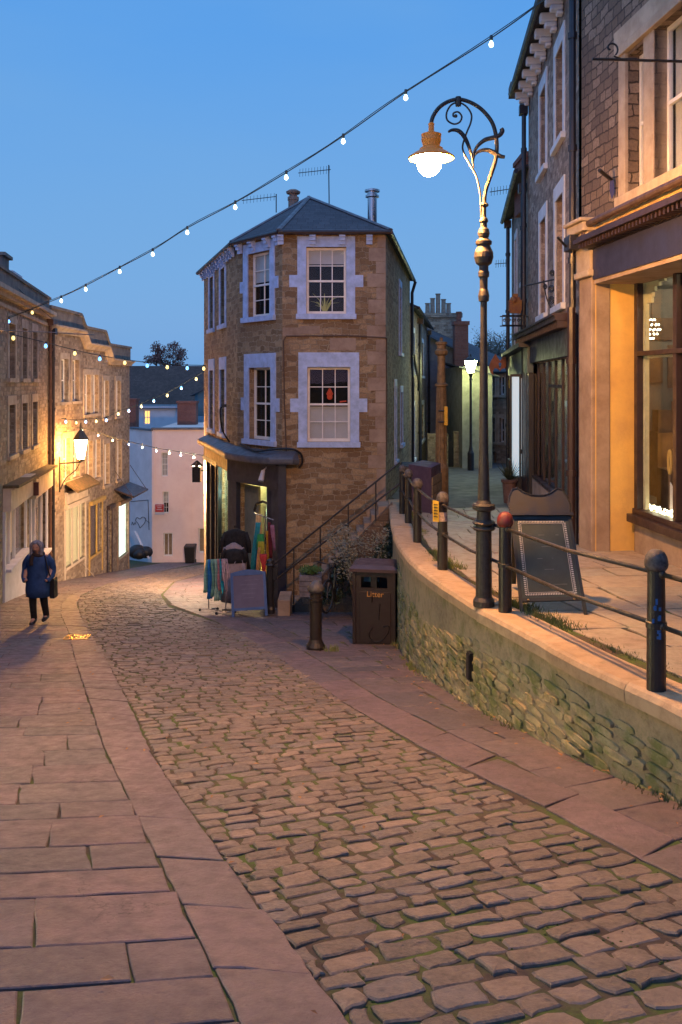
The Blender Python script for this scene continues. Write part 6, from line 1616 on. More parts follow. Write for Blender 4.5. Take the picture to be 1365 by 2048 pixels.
mb = MB(); mb.lathe(q, [(.11, 0), (.11, .1), (.085, .16), (.085, 1.05), (.11, 1.08), (.08, 1.12), (.06, 1.15), (.02, 1.2)], 12); mb.build('shaft', M_iron, np_)
mb = MB(); mb.lathe((q[0], q[1], q[2] + 1.1), [(.04, 0), (.09, .04), (.08, .08), (.02, .12)], 10); mb.box(q[0] + .04, q[0] + .16, 18.95, 19.1, q[2] + .75, q[2] + 1.02); mb.build('clasp', M_iron, np_)
# planter box
q = P(622, 1196, 18.6); pb_ = thing('planter_box', 'weathered grey wooden planter of clipped greenery by the steps', 'planter', q)
mb = MB()
for k in range(4): mb.box(q[0] - .24, q[0] + .24, 18.4, 18.8, q[2] + .07 + k * .115, q[2] + .07 + k * .115 + .105)
mb.build('box', paint('grey_wood', (.16, .15, .18), .8, .3, 9), pb_)
mb = MB(); leafcloud(mb, (q[0], 18.6, q[2] + .62), .30, 700, .035, 9, (1, .7, .35)); mb.build('foliage', island('box_green', [(.03, .08, .02), (.06, .13, .03)], .7, (.02, .04, .01), .3, 6, .2), pb_)
# silver-leaved shrub
sh = thing('silver_shrub', 'spreading silver-leaved shrub overhanging the litter bin', 'shrub', (.4, 18.2, GR(18)))
mb = MB(); rr = random.Random(4)
stems = []
for i in range(34):
    e = P(rr.uniform(655, 800), rr.uniform(1045, 1135), rr.uniform(17.4, 18.9)); b0 = (.55 + rr.uniform(-.25, .25), 18.3, GR(18) + .05)
    md = ((b0[0] * .4 + e[0] * .6), (b0[1] + e[1]) / 2, b0[2] + (e[2] - b0[2]) * .7); mb.tube([b0, md, e], [.014, .01, .004], 4); stems.append((md, e))
mb.build('stem', paint('shrub_stem', (.12, .09, .07), .9), sh)
mb = MB()
for md, e in stems:
    for k in range(60):
        f = rr.random() ** .6; c = Vector(md).lerp(Vector(e), f) + Vector((rr.gauss(0, .09), rr.gauss(0, .09), rr.gauss(0, .07)))
        d = Vector((rr.gauss(-.5, .8), rr.gauss(0, .6), rr.gauss(.25, .6))).normalized() * rr.uniform(.05, .10); w_ = d.orthogonal().normalized() * .009
        mb.add([tuple(c), tuple(c + d * .5 + w_), tuple(c + d), tuple(c + d * .5 - w_)], [[0, 1, 2, 3]])
mb.build('foliage', island('silver_leaf', [(.11, .12, .085), (.21, .21, .16), (.15, .155, .12)], .7, (.12, .12, .09), .3, 6, .2), sh)
def shrub(label, c, r, n, size, m, seed, sq=(1, 1, .8), name='low_shrub'):
    t = thing(name, label, 'shrub', (c[0], c[1], GR(c[1]) if name == 'low_shrub' else c[2] - r))
    mb = MB(); rr = random.Random(seed)
    for i in range(9): a = rr.uniform(0, 6.28); mb.tube([(c[0], c[1], c[2] - r * sq[2]), (c[0] + r * .7 * math.cos(a) * sq[0], c[1] + r * .6 * math.sin(a), c[2] + rr.uniform(-.2, .6) * r * sq[2])], .008, 4)
    mb.build('stem', MATS['shrub_stem'], t)
    mb = MB()
    for k in range(9): leafcloud(mb, (c[0] + rr.uniform(-.6, .6) * r * sq[0], c[1] + rr.uniform(-.5, .5) * r, c[2] + rr.uniform(-.5, .5) * r * sq[2]), r * .5, n // 9, size, seed * 50 + k)
    mb.build('foliage', m, t); return t
M_dg = island('dark_green_leaf', [(.012, .03, .016), (.03, .055, .022), (.02, .035, .03)], .7, (.01, .015, .01), .3, 6, .2)
shrub('dark green shrub in shadow behind the litter bin', P(705, 1150, 18.9), .62, 2600, .05, M_dg, 31, (1.1, 1, .9))
shrub('dark leafy shrub hard against the retaining wall', P(775, 1090, 18.4), .5, 2200, .05, M_dg, 32, (.7, 1, 1.5))
shrub('low dark ground plant at the foot of the shrubs', P(660, 1190, 18.6), .32, 900, .04, M_dg, 33, (1.4, 1, .6))
# bicycle seen end-on
q = P(655, 1225, 17.6); bk_ = thing('bicycle', 'black bicycle parked almost end-on beside the planter', 'bicycle', q)
def wheel(c, r, ax):
    m_ = MB(); n = 28; m_.tube([(c[0] + ax[0] * r * math.cos(i * 6.2832 / n), c[1] + ax[1] * r * math.cos(i * 6.2832 / n), c[2] + r * math.sin(i * 6.2832 / n)) for i in range(n + 1)], .022, 6); w = m_.build('wheel', M_black, bk_)
    m_ = MB()
    for i in range(10): m_.tube([c, (c[0] + ax[0] * r * math.cos(i * .628), c[1] + ax[1] * r * math.cos(i * .628), c[2] + r * math.sin(i * .628))], .003, 3)
    m_.build('spokes', MATS['flue_steel'], w)
dx, dy = .22, .975
f0, r0 = (q[0], 17.6, q[2] + .33), (q[0] + dx * 1.02, 17.6 + dy * 1.02, q[2] + .32)
wheel(f0, .33, (.35, .93)); wheel(r0, .33, (dx, dy))
mb = MB(); bb = (q[0] + dx * .58, 17.6 + dy * .58, q[2] + .28); hd = (q[0] + dx * .18, 17.6 + dy * .18, q[2] + .78); se = (q[0] + dx * .72, 17.6 + dy * .72, q[2] + .82)
for a, b in ((f0, hd), (hd, bb), (bb, r0), (bb, se), (hd, se), (se, r0)): mb.tube([a, b], .018, 6)
mb.build('frame', M_pipe, bk_)
mb = MB(); mb.tube(spline([(hd[0] - .27, hd[1] + .1, hd[2] + .22), (hd[0] - .1, hd[1], hd[2] + .2), hd[:2] + (hd[2] + .2,), (hd[0] + .1, hd[1], hd[2] + .2), (hd[0] + .27, hd[1] + .1, hd[2] + .22)], 4), .014, 6); mb.tube([hd, hd[:2] + (hd[2] + .2,)], .014, 6); mb.build('handlebar', M_black, bk_)
mb = MB(); mb.loft([[(se[0] - w_, se[1] + yy, se[2] + .10), (se[0] + w_, se[1] + yy, se[2] + .10), (se[0] + w_, se[1] + yy, se[2] + .15), (se[0] - w_, se[1] + yy, se[2] + .15)] for yy, w_ in ((-.14, .02), (0, .05), (.12, .09))]); mb.tube([se, (se[0], se[1], se[2] + .11)], .014, 6); mb.build('saddle', M_black, bk_)

# ------------------------------------------------------------------ chalkboards
def chalk(name, label, pts_b, pts_t, thick, frame_m, panel_m, fw=.07, leg=.10, arch=0, parent_fn=None):
    """A-frame: pts are bottom-left, bottom-right (world) and top-left, top-right of the front board"""
    bl_, br_, tl_, tr_ = [Vector(p) for p in (*pts_b, *pts_t)]
    t = thing(name, label, 'sandwich board', tuple((bl_ + br_) / 2))
    ex = (br_ - bl_).normalized(); n = (tl_ - bl_).cross(ex).normalized()
    if n.y > 0: n = -n
    def q(a, b, o=0):
        p = (bl_ * (1 - a) + br_ * a) * (1 - b) + (tl_ * (1 - a) + tr_ * a) * b + n * o; return tuple(p)
    W = (br_ - bl_).length; H = (tl_ - bl_).length; fa = fw / W; lb_ = leg / H
    mb = MB()
    def slab(a0, a1, b0, b1, o0, o1, m_=None): (m_ or mb).hexa([q(a0, b0, o0), q(a1, b0, o0), q(a1, b0, o1), q(a0, b0, o1)], [q(a0, b1, o0), q(a1, b1, o0), q(a1, b1, o1), q(a0, b1, o1)])
    slab(0, fa, 0, 1, -thick, 0); slab(1 - fa, 1, 0, 1, -thick, 0); slab(fa, 1 - fa, lb_, lb_ + fw / H, -thick, 0); slab(fa, 1 - fa, 1 - fw / H, 1, -thick, 0)
    mb.build('frame', frame_m, t)
    mb = MB(); slab(fa, 1 - fa, lb_ + fw / H, 1 - fw / H, -thick * .8, -thick * .3, mb); mb.build('board', panel_m, t)
    mb = MB(); back = Vector((-n.x, -n.y, 0)).normalized() * (2 * abs(tl_.y - bl_.y) + .25)
    for a in (.02, .94):
        tp_ = Vector(q(a, .98, -thick)); bt_ = Vector(q(a, 0, 0)) + back; bt_.z = (bl_.z + br_.z) / 2
        e = ex * .05; mb.hexa([tuple(bt_), tuple(bt_ + e), tuple(bt_ + e + Vector((0, .03, 0))), tuple(bt_ + Vector((0, .03, 0)))], [tuple(tp_), tuple(tp_ + e), tuple(tp_ + e + Vector((0, .03, 0))), tuple(tp_ + Vector((0, .03, 0)))])
    mb.build('rear_leg', frame_m, t)
    return t, q, W, H
M_slb = paint('slate_green_board', (.018, .034, .034), .65, .25, 3, .08, col2=(.013, .024, .026))
M_slf = paint('board_frame_dark', (.009, .015, .017), .6, .2, 5, .1)
big, qb, Wb, Hb = chalk('big_chalkboard', 'large dark chalkboard with a dashed white border and shaped black header', (P(1042, 1234, 8.86), P(1176, 1229, 8.80)), (P(1022, 1032, 9.42), P(1142, 1032, 9.36)), .035, M_slf, M_slb, .035, .16)
big['label'] = 'large dark chalkboard with dashed white border and curly black header by the railing'
mb = MB()
def bar(m_, a0, a1, b0, b1, o0=-.01, o1=-.005): m_.hexa([qb(a0, b0, o0), qb(a1, b0, o0), qb(a1, b0, o1), qb(a0, b0, o1)], [qb(a0, b1, o0), qb(a1, b1, o0), qb(a1, b1, o1), qb(a0, b1, o1)])
A0, A1, B0, B1 = .12, .88, .21, .94
for i in range(30):
    a = A0 + (A1 - A0) * i / 30
    for b in (B0, B1): bar(mb, a, a + .013, b - .008, b + .010)
for i in range(38):
    b = B0 + (B1 - B0) * i / 38
    for a in (A0, A1): bar(mb, a - .016, a + .016, b, b + .009)
for (a0, a1, b0, b1) in ((A0 + .03, A1 - .03, B0 + .016, B0 + .019), (A0 + .03, A1 - .03, B1 - .020, B1 - .017), (A0 + .03, A0 + .036, B0 + .016, B1 - .017), (A1 - .036, A1 - .03, B0 + .016, B1 - .017)): bar(mb, a0, a1, b0, b1)
mb.build('dashed_border', paint('chalk_white', (.42, .44, .46), .8), big)
mb = MB()
for (a, b, w_) in ((.42, .80, .10), (.70, .80, .05), (.38, .68, .28), (.36, .56, .25), (.55, .30, .22), (.45, .45, .2)): bar(mb, a, a + w_, b, b + .006, -.0105, -.0085)
mb.build('faint_writing', paint('chalk_faint', (.10, .115, .115), .8), big)
mb = MB()
for a in (.14, .84): p_ = qb(a, .155, .006); mb.ball(p_, .014, 8, 6)
mb.build('brass_stud', paint('brass', (.35, .25, .12), .4, .1, 5, .05, .8), big)
mb = MB(); bar(mb, -.04, 1.04, 1.0, 1.03, -.05, .03)
hd_ = [(0.0, 1.03), (-.03, 1.12), (.0, 1.20), (.07, 1.285), (.16, 1.30), (.26, 1.255), (.38, 1.225), (.5, 1.22), (.62, 1.225), (.74, 1.255), (.84, 1.30), (.93, 1.285), (1.0, 1.20), (1.03, 1.12), (1.0, 1.03)]
n = len(hd_); mb.add([qb(a, b, .0) for a, b in hd_] + [qb(a, b, -.035) for a, b in hd_], [list(range(n)), list(range(n, 2 * n))[::-1]] + [[i, (i + 1) % n, n + (i + 1) % n, n + i] for i in range(n)])
mb.build('header', paint('gloss_black', (.008, .008, .009), .5, .2, 5, .1), big)
mb = MB(); mb.tube([qb(a, b, .006) for a, b in hd_], .008, 5); mb.build('header_rim', paint('black_rim', (.025, .025, .025), .3), big)
M_bf = paint('royal_blue_frame', (.03, .09, .26), .5, .15, 5, .1)
blu, qs, Ws, Hs = chalk('blue_chalkboard', 'blue-framed slate board with a curved top outside the clothes shop', (P(464, 1236, 18.75), P(536, 1231, 18.75)), (P(461, 1147, 19.0), P(531, 1143, 19.0)), .04, M_bf, paint('violet_slate', (.10, .09, .16), .6, .15, 3, .1), .06, .14)
mb = MB(); m2 = []
for i in range(13): a = i / 12; m2.append((a, 1 + .07 * math.sin(math.pi * a)))
n = 13; mb.add([qs(a, b, .0) for a, b in m2] + [qs(a, b, -.04) for a, b in m2], [list(range(n)), list(range(n, 2 * n))[::-1]] + [[i, (i + 1) % n, n + (i + 1) % n, n + i] for i in range(n)]); mb.build('curved_top', M_bf, blu)
mb = MB()
for (a, b, w_) in ((.4, .82, .4), (.25, .72, .5), (.28, .62, .45), (.3, .52, .4), (.35, .42, .3)): mb.hexa([qs(a, b, -.011), qs(a + w_, b, -.011), qs(a + w_, b, -.009), qs(a, b, -.009)], [qs(a, b + .012, -.011), qs(a + w_, b + .012, -.011), qs(a + w_, b + .012, -.009), qs(a, b + .012, -.009)])
mb.build('chalk_writing', paint('chalk_dim', (.16, .16, .24), .8), blu)
so, qo, Wo, Ho = chalk('white_shop_board', 'small cream pavement sign reading Soho outside the stepped terrace', (P(130, 1158, 34.0), P(157, 1162, 33.6)), (P(131, 1121, 34.3), P(160, 1120, 33.9)), .04, M_cream, M_cream, .05, .10)
FS = Fr(P(130, 0, 33.95)[:2], P(159, 0, 33.60)[:2]); FS.n = Vector((-FS.d.y, FS.d.x)) if Vector((-FS.d.y, FS.d.x)).y < 0 else Vector((FS.d.y, -FS.d.x))
text3d('lettering', 'Soho', FS, FS.L / 2, P(0, 1140, 34)[2], .24, .02, paint('board_ink', (.25, .2, .15), .7), so)

# ------------------------------------------------------------------ garments
rnd3 = random.Random(8)
def hang(name, label, cat, top, L, w, m, grp, sway=0, twist=0, taper=.8, th=.05, part='cloth', ph=0):
    """a hanging scarf or garment: folded strip with thickness"""
    t = thing(name, label, cat, top, grp)
    mb = MB(); rings = []; n = 10
    for j in range(9):
        f = j / 8; ww = w * (1 - (1 - taper) * f) * (.82 + .2 * math.sin(f * 5 + ph)); cx_ = top[0] + sway * f; z = top[2] - L * f
        fr_ = [(cx_ + ww * (i / n - .5), top[1] - th * (.5 + .5 * math.sin(i * 2.2 + f * 3 + ph)) - twist * f, z + (rnd3.uniform(-.02, .02) if j == 8 else 0)) for i in range(n + 1)]
        rings.append(fr_ + [(x, y + .03 + th * .4, z_) for x, y, z_ in fr_[::-1]])
    mb.loft(rings); mb.build(part, m, t, smooth=True)
    return t
yR = 19.6
rk = thing('clothes_rail', 'low wheeled clothes rail of blue and green scarves outside the corner shop', 'clothes rail', P(435, 1205, yR))
ra, rb_ = P(418, 1121, yR + .5), P(452, 1119, yR - .3)
mb = MB(); mb.tube([ra, rb_], .016, 6); mb.tube([ra, (ra[0], ra[1], GR(ra[1]) + .06)], .014, 6); mb.tube([rb_, (rb_[0], rb_[1], GR(rb_[1]) + .06)], .014, 6)
for e in (ra, rb_): mb.tube([(e[0] - .2, e[1] - .05, GR(e[1]) + .06), (e[0] + .2, e[1] + .05, GR(e[1]) + .06)], .014, 6)
mb.tube([(ra[0], ra[1], GR(ra[1]) + .06), (rb_[0], rb_[1], GR(rb_[1]) + .06)], .014, 6)
mb.build('frame', paint('rail_steel', (.25, .25, .27), .3, .1, 5, .05, .8), rk)
for e in (ra, rb_):
    for s in (-.2, .2): m_ = MB(); m_.ball((e[0] + s, e[1] + s * .25, GR(e[1]) + .045), .035, 8, 6); m_.build('caster', M_black, rk)
sc = [('pale aqua scarf at the left end of the low clothes rail', (.25, .55, .50), .8), ('bright blue scarf on the low clothes rail', (.02, .22, .62), .95), ('soft sea-green scarf on the low clothes rail', (.20, .45, .36), .9), ('mint lace scarf in the middle of the low clothes rail', (.35, .58, .48), 1.0), ('coral and white scarf on the low clothes rail', (.65, .28, .30), .75), ('turquoise scarf on the low clothes rail', (.04, .50, .62), .95), ('pale pink scarf at the right end of the low clothes rail', (.55, .42, .50), 1.0)]
for i, (lab, c, L) in enumerate(sc):
    f = (i + .5) / len(sc); p_ = tuple(a + (b - a) * f for a, b in zip(ra, rb_))
    hang('scarf', lab, 'scarf', (p_[0], p_[1] - .02, p_[2] + .02), L * .95, .17, paint('scarf_%d' % i, c, .8, .35, 14, .4), 'scarves on the low clothes rail', -.10 + .04 * i, 0, 1.0, .07, ph=i)
# coats
def coat(name, label, top, L, w, m, sl=.55):
    t = thing(name, label, 'coat', top)
    mb = MB(); rings = []; n = 14
    for f, ww, dd in ((0, .10, .06), (.05, .34, .09), (.12, .46, .11), (.35, .42, .13), (.6, .46, .15), (1, .58, .17)):
        rings.append([(top[0] + ww * w * math.cos(i * 6.2832 / n) * (1 + .05 * math.sin(3 * i)), top[1] + dd * math.sin(i * 6.2832 / n) * (1 + .15 * math.sin(i * 2.6)), top[2] - L * f) for i in range(n)])
    mb.loft(rings); mb.build('body', m, t, smooth=True)
    for s in (-1, 1):
        mb = MB(); mb.tube([(top[0] + s * w * .36, top[1], top[2] - L * .08), (top[0] + s * w * .5, top[1] - .03, top[2] - L * .3), (top[0] + s * w * .52, top[1] - .05, top[2] - L * sl)], [.06, .055, .05], 8); mb.build('sleeve', m, t, smooth=True)
    mb = MB(); mb.tube(spline([(top[0] - .06, top[1] - .05, top[2] - .01), (top[0] - .03, top[1] - .1, top[2] - .10), (top[0], top[1] - .11, top[2] - .16), (top[0] + .03, top[1] - .1, top[2] - .10), (top[0] + .06, top[1] - .05, top[2] - .01)], 3), .016, 5); mb.build('collar', m, t)
    return t
M_blk = paint('black_wool', (.010, .010, .012), .9, .3, 12, .5); M_tau = paint('taupe_wool', (.30, .245, .26), .9, .2, 10, .4)
q = P(472, 1058, 19.9); coat('black_coat', 'black coat hanging highest beside the clothes shop doorway', q, 1.0, .62, M_blk)
q = P(468, 1086, 19.65); coat('grey_coat', 'taupe coat with dark scarf hanging in front of the black coat', q, 1.35, .50, M_tau)
q = P(469, 1098, 19.45); coat('black_cardigan', 'small black top layered over the taupe coat', q, .30, .5, M_blk, .9)
q = P(469, 1114, 19.4); coat('grey_dress', 'lowest taupe dress on the garment stack by the doorway', q, .95, .46, M_tau)
gs = thing('garment_stand', 'dark upright stand holding the layered coats', 'stand', P(470, 1232, 20.0)); mb = MB(); b = P(470, 0, 20.0); mb.tube([(b[0], 20.0, GR(20)), (b[0], 20.0, P(0, 1050, 20)[2])], .02, 6); mb.tube([(b[0] - .3, 20, GR(20) + .04), (b[0] + .3, 20, GR(20) + .04)], .02, 6); mb.build('pole', M_black, gs)
for lab, u, v, w_, L, c, y, sw in (('cream garment hanging highest in the shop doorway', 518, 1028, .22, .75, (.62, .50, .30), 20.35, -.03), ('teal-blue scarf spilling down the shop doorway', 517, 1045, .20, 1.15, (.02, .30, .42), 20.25, -.12), ('green scarf bunched in the shop doorway', 522, 1068, .20, .55, (.03, .33, .12), 20.15, -.02), ('yellow-green scarf bunched under the green one', 523, 1083, .17, .40, (.42, .42, .05), 20.08, .0), ('apricot scarf hanging below the yellow-green one', 519, 1095, .10, .60, (.62, .40, .18), 20.02, -.04), ('red and white striped scarf at the foot of the doorway display', 527, 1108, .16, .50, (.55, .06, .07), 20.0, .03), ('burgundy scarf at the right of the shop doorway', 539, 1045, .12, .85, (.16, .02, .04), 20.3, .04), ('mauve scarf at the far right of the shop doorway', 545, 1050, .10, .60, (.42, .22, .36), 20.25, .06), ('mustard scarf beside the burgundy one in the doorway', 534, 1062, .08, .70, (.55, .33, .04), 20.18, .03)):
    hang('scarf', lab, 'scarf', P(u, v, y), L, w_, paint('dscarf_%d' % u, c, .8, .3, 14, .4), 'colourful scarves in the shop doorway', sw, 0, .7, .08, ph=u * .3)
ds = thing('scarf_stand', 'slim pale stand in the doorway carrying the colourful scarves', 'stand', P(531, 1205, 20.3)); mb = MB(); b = P(531, 0, 20.3); mb.tube([(b[0], 20.3, GR(20.3)), (b[0], 20.3, P(0, 1022, 20.3)[2])], .018, 6)
mb.tube([(b[0] - .28, 20.3, P(0, 1026, 20.3)[2]), (b[0] + .2, 20.3, P(0, 1040, 20.3)[2])], .014, 6); mb.tube([(b[0] - .25, 20.3, GR(20.3) + .03), (b[0] + .25, 20.3, GR(20.3) + .03)], .014, 5); mb.build('pole', MATS['rail_steel'], ds)

# ------------------------------------------------------------------ lane furniture
q = P(812, 940, 20.6); t = wheelie(q[0] + .12, 20.2, .5, 1.0, 'lane_wheelie_bin', 'dark wheelie bin with a domed lid at the top of the steps')
q = P(842, 1002, 17.9)
cab = thing('utility_cabinet', 'low dusky purple cabinet with a wooden end panel beside the rusty column', 'cabinet', (q[0], 18.6, TZ(18.6)))
a, b, c = P(818, 0, 19.0), P(863, 0, 18.2), P(882, 0, 19.3); zt_ = P(0, 932, 18.6)[2]; zb_ = TZ(18.5)
mb = MB(); mb.hexa([(a[0], 19.0, zb_), (b[0], 18.2, zb_), (c[0], 19.3, zb_), (a[0] + .4, 20.0, zb_)], [(a[0], 19.0, zt_), (b[0], 18.2, zt_), (c[0], 19.3, zt_), (a[0] + .4, 20.0, zt_)]); mb.build('body', paint('dusky_purple', (.09, .05, .08), .6, .2, 3), cab)
CF = Fr(b[:2], c[:2]); CF.n = Vector((CF.d.y, -CF.d.x)); mb = MB()
for k in range(4): CF.box(mb, .02, CF.L - .02, zb_ + .06 + k * .19, zb_ + .23 + k * .19, .005, .025)
mb.build('end_panel', paint('tan_wood', (.26, .19, .11), .8, .3, 8), cab)
q = P(1018, 985, 19.5); pp_ = thing('potted_plant', 'spiky green plant in a tall terracotta pot against the lane shops', 'potted plant', (q[0], 20.6, TZ(20.6))); mb = MB(); b = (P(1019, 0, 20.6)[0], 20.6, TZ(20.6))
mb.lathe(b, [(.13, 0), (.17, .5), (.20, .52), (.20, .58), (.15, .57)], 14); mb.build('pot', paint('terracotta', (.16, .09, .07), .8, .3), pp_)
mb = MB(); rr = random.Random(3)
for i in range(90):
    a = rr.uniform(0, 6.28); el = rr.uniform(.4, 1.5); L = rr.uniform(.3, .6); e = (b[0] + L * math.cos(a) * math.cos(el), b[1] + L * math.sin(a) * math.cos(el), b[2] + .56 + L * math.sin(el)); w_ = .014
    mb.add([(b[0] - w_, b[1], b[2] + .55), (b[0] + w_, b[1], b[2] + .55), e], [[0, 1, 2]])
mb.build('foliage', M_dg, pp_)
a = R3.S(1055); q = R3.p(a, TZ(22), .45); ls = thing('menu_board', 'dark free-standing board with a glowing blue edge outside the narrow shop', 'board', q); mb = MB(); R3.box(mb, a - .3, a + .3, TZ(22), TZ(22) + 1.1, .4, .46); mb.build('board', M_black, ls)
# ------------------------------------------------------------------ ground details
gr_ = thing('drain_grating', 'iron pavement grating glinting orange beside the left kerb', 'grating', P(153, 1282, 15.1)); y = 15.1; a, b = P(131, 0, y)[0], P(178, 0, y)[0]
mb = MB(); z = GR(y) + .03; mb.box(a, b, y - .14, y - .11, z, z + .012); mb.box(a, b, y + .11, y + .14, z, z + .012)
for k in range(16): xx = a + (b - a) * k / 15; mb.box(xx - .008, xx + .008, y - .11, y + .11, z, z + .010)
mb.build('bars', paint('brassy_iron', (.45, .28, .12), .25, .2, 8, .1, .9), gr_)
mb = MB(); mb.box(a, b, y - .11, y + .11, z - .03, z - .004); mb.build('pit', M_black, gr_)
mb = MB(); rr = random.Random(12)
def leaf(x, y, z, s):
    a = rr.uniform(0, 6.28); c, s_ = math.cos(a) * s, math.sin(a) * s
    mb.add([(x - c, y - s_, z), (x + s_ * .5, y - c * .5, z + .006), (x + c, y + s_, z + .003), (x - s_ * .5, y + c * .5, z + .008)], [[0, 1, 2, 3]])
for i in range(90):
    y = rr.uniform(2.5, 24); f = rr.random(); x = interp(y, [2, 8, 16, 24], [.8, -2, -4.5, -7.3]) + rr.gauss(0, 1.2 if i % 3 else .35); leaf(x, y, GR(y) + .036, rr.uniform(.012, .03))
for i in range(60): y = rr.uniform(5, 15); leaf(wallx(y) - rr.random() ** 2 * .5 - .04, y, GR(y) + .036, rr.uniform(.012, .03))
mb.build('fallen_leaves', island('autumn_leaf', [(.30, .14, .04), (.40, .22, .08), (.22, .09, .03)], .7, (.1, .05, .02), .3, 9, .2), kind='stuff')
# weeds and moss: blades along the wall foot and behind the coping
mb = MB()
def tuft(x, y, z, n, h, spr):
    for _ in range(n):
        a = rr.uniform(0, 6.28); b0 = (x + rr.gauss(0, spr), y + rr.gauss(0, spr)); L = h * rr.uniform(.4, 1.2); w_ = .0035 + h * .02
        mb.add([(b0[0] - w_, b0[1], z), (b0[0] + w_, b0[1], z), (b0[0] + L * .4 * math.cos(a), b0[1] + L * .4 * math.sin(a), z + L * .9)], [[0, 1, 2]])
for i in range(150):
    s = rr.uniform(1.5, LW - 4); c = cw(s, .05 + rr.random() * .03); k = .5 + .5 * math.sin(s * 1.9)
    if k > .3: tuft(c.x, c.y, GR(c.y) + .01, int(9 * k), .035 + .045 * k, .03)
for i in range(330):
    s = rr.uniform(1.5, LW - 1); c = cw(s, -.42 - rr.random() * .12); k = .5 + .5 * math.sin(s * 2.3 + 1)
    if k > .25: tuft(c.x, c.y, TZ(c.y) + .005, int(16 * k), .018 + .022 * k, .045)
for y0 in (8.3, 8.7, 9.1, 11.6, 12.1, 12.6): 
    for _ in range(14): c = cw(min(range(len(cumw)), key=lambda i: abs(C[i].y - y0)) and cumw[min(range(len(cumw)), key=lambda i: abs(C[i].y - y0))] + rr.uniform(-.2, .2), -.42 + rr.gauss(0, .06)); tuft(c.x, c.y, TZ(c.y) + .005, 14, .09, .05)
for y0, x0 in ((13.6, -.15), (14.2, .95), (13.9, 1.0)):
    for _ in range(8): tuft(x0 + rr.gauss(0, .05), y0 + rr.gauss(0, .05), GR(y0), 10, .12, .03)
mb.build('weeds', island('weed_green', [(.05, .10, .015), (.10, .15, .03), (.14, .12, .05)], .8, (.05, .05, .02), .3, 9, .2), kind='stuff')
# moss cushions in the sett joints
mb = MB()
for i in range(2600):
    f = rr.random() ** 1.5; y = 2.6 + f * 9; xl = interp(y, [3.1, 4.3, 5.5, 6.9, 8.9, 12.3], [.03, -.46, -.91, -1.46, -2.16, -3.38]); xr = interp(y, [3.95, 5.35, 6.55, 7.8, 9.7, 12.9], [2.0, 1.52, 1.1, .62, 0, -.8])
    x = xl + (xr - xl) * rr.random()
    if mnoise.noise(Vector((x * 1.1, y * 1.1, 2))) < .02: continue
    r = rr.uniform(.008, .02); z = GR(y) - .016; n = 6
    mb.loft([[(x + r * k * math.cos(a * 1.047), y + r * k * math.sin(a * 1.047), z + h) for a in range(n)] for k, h in ((1, -.03), (.8, .004), (.3, .012))])
mb.build('moss', paint('moss_green', (.055, .085, .012), .95, .3, 20, .8), kind='stuff')

# ------------------------------------------------------------------ person
px, py = -6.19, 17.4; pz = GR(17.4) + .02
pr = thing('person', 'person with grey hair in long blue coat walking up the left pavement', 'person', (px, py, pz))
def skin_body(name, verts, edges, radii, mat, parent, lvl=2):
    me = bpy.data.meshes.new(name); me.from_pydata(verts, edges, []); o = bpy.data.objects.new(name, me); COL.objects.link(o); o.parent = parent
    md = o.modifiers.new('skin', 'SKIN'); md.use_smooth_shade = True
    for i, r in enumerate(radii): me.skin_vertices[0].data[i].radius = (r, r * .92) if not isinstance(r, tuple) else r
    me.skin_vertices[0].data[0].use_root = True
    s = o.modifiers.new('subd', 'SUBSURF'); s.levels = lvl; s.render_levels = lvl
    me.materials.append(mat); ORG[o.name] = (px, py, pz)
    return o
def add_skin(me_o): pass
V = [(0, 0, .92), (0, -.01, 1.12), (0, -.02, 1.32), (0, -.04, 1.43), (0, -.08, 1.52), (0, -.10, 1.60),
     (-.17, -.01, 1.36), (-.25, .03, 1.12), (-.24, -.12, .95), (-.19, -.17, .90), (.17, -.01, 1.36), (.26, .03, 1.12), (.25, -.12, .95), (.19, -.17, .90),
     (-.09, 0, .84), (-.10, -.06, .48), (-.10, .02, .10), (-.11, -.14, .04), (.09, .0, .84), (.10, .02, .48), (.11, .14, .13), (.11, .02, .06)]
E = [(0, 1), (1, 2), (2, 3), (3, 4), (4, 5), (2, 6), (6, 7), (7, 8), (8, 9), (2, 10), (10, 11), (11, 12), (12, 13), (0, 14), (14, 15), (15, 16), (16, 17), (0, 18), (18, 19), (19, 20), (20, 21)]
Rr = [.13, .13, .14, .055, .075, .085, .06, .048, .04, .035, .06, .048, .04, .035, .085, .058, .045, .035, .085, .058, .045, .035]
me = bpy.data.meshes.new('body'); me.from_pydata(V, E, []); bo = bpy.data.objects.new('body', me); COL.objects.link(bo); bo.parent = pr
sm = bo.modifiers.new('skin', 'SKIN'); sm.use_smooth_shade = True
if not me.skin_vertices:
    bpy.context.view_layer.objects.active = bo
for i, r in enumerate(Rr): me.skin_vertices[0].data[i].radius = (r, r)
me.skin_vertices[0].data[0].use_root = True
ss = bo.modifiers.new('subd', 'SUBSURF'); ss.levels = 2; ss.render_levels = 2
me.materials.append(paint('skin', (.42, .24, .18), .6, .1, 8, .1))
M_coat = paint('blue_coat', (.010, .055, .19), .75, .25, 5, .4, col2=(.006, .03, .10)); M_trou = paint('black_trousers', (.008, .008, .009), .85, .2, 8, .3)
def pring(cx_, cy_, z, rx, ry, n=20, fold=0, ph=0): return [(px + cx_ + rx * math.cos(i * 6.2832 / n) * (1 + fold * math.sin(i * 1.9 + ph)), py + cy_ + ry * math.sin(i * 6.2832 / n) * (1 + fold * math.sin(i * 2.3 + ph)), pz + z) for i in range(n)]
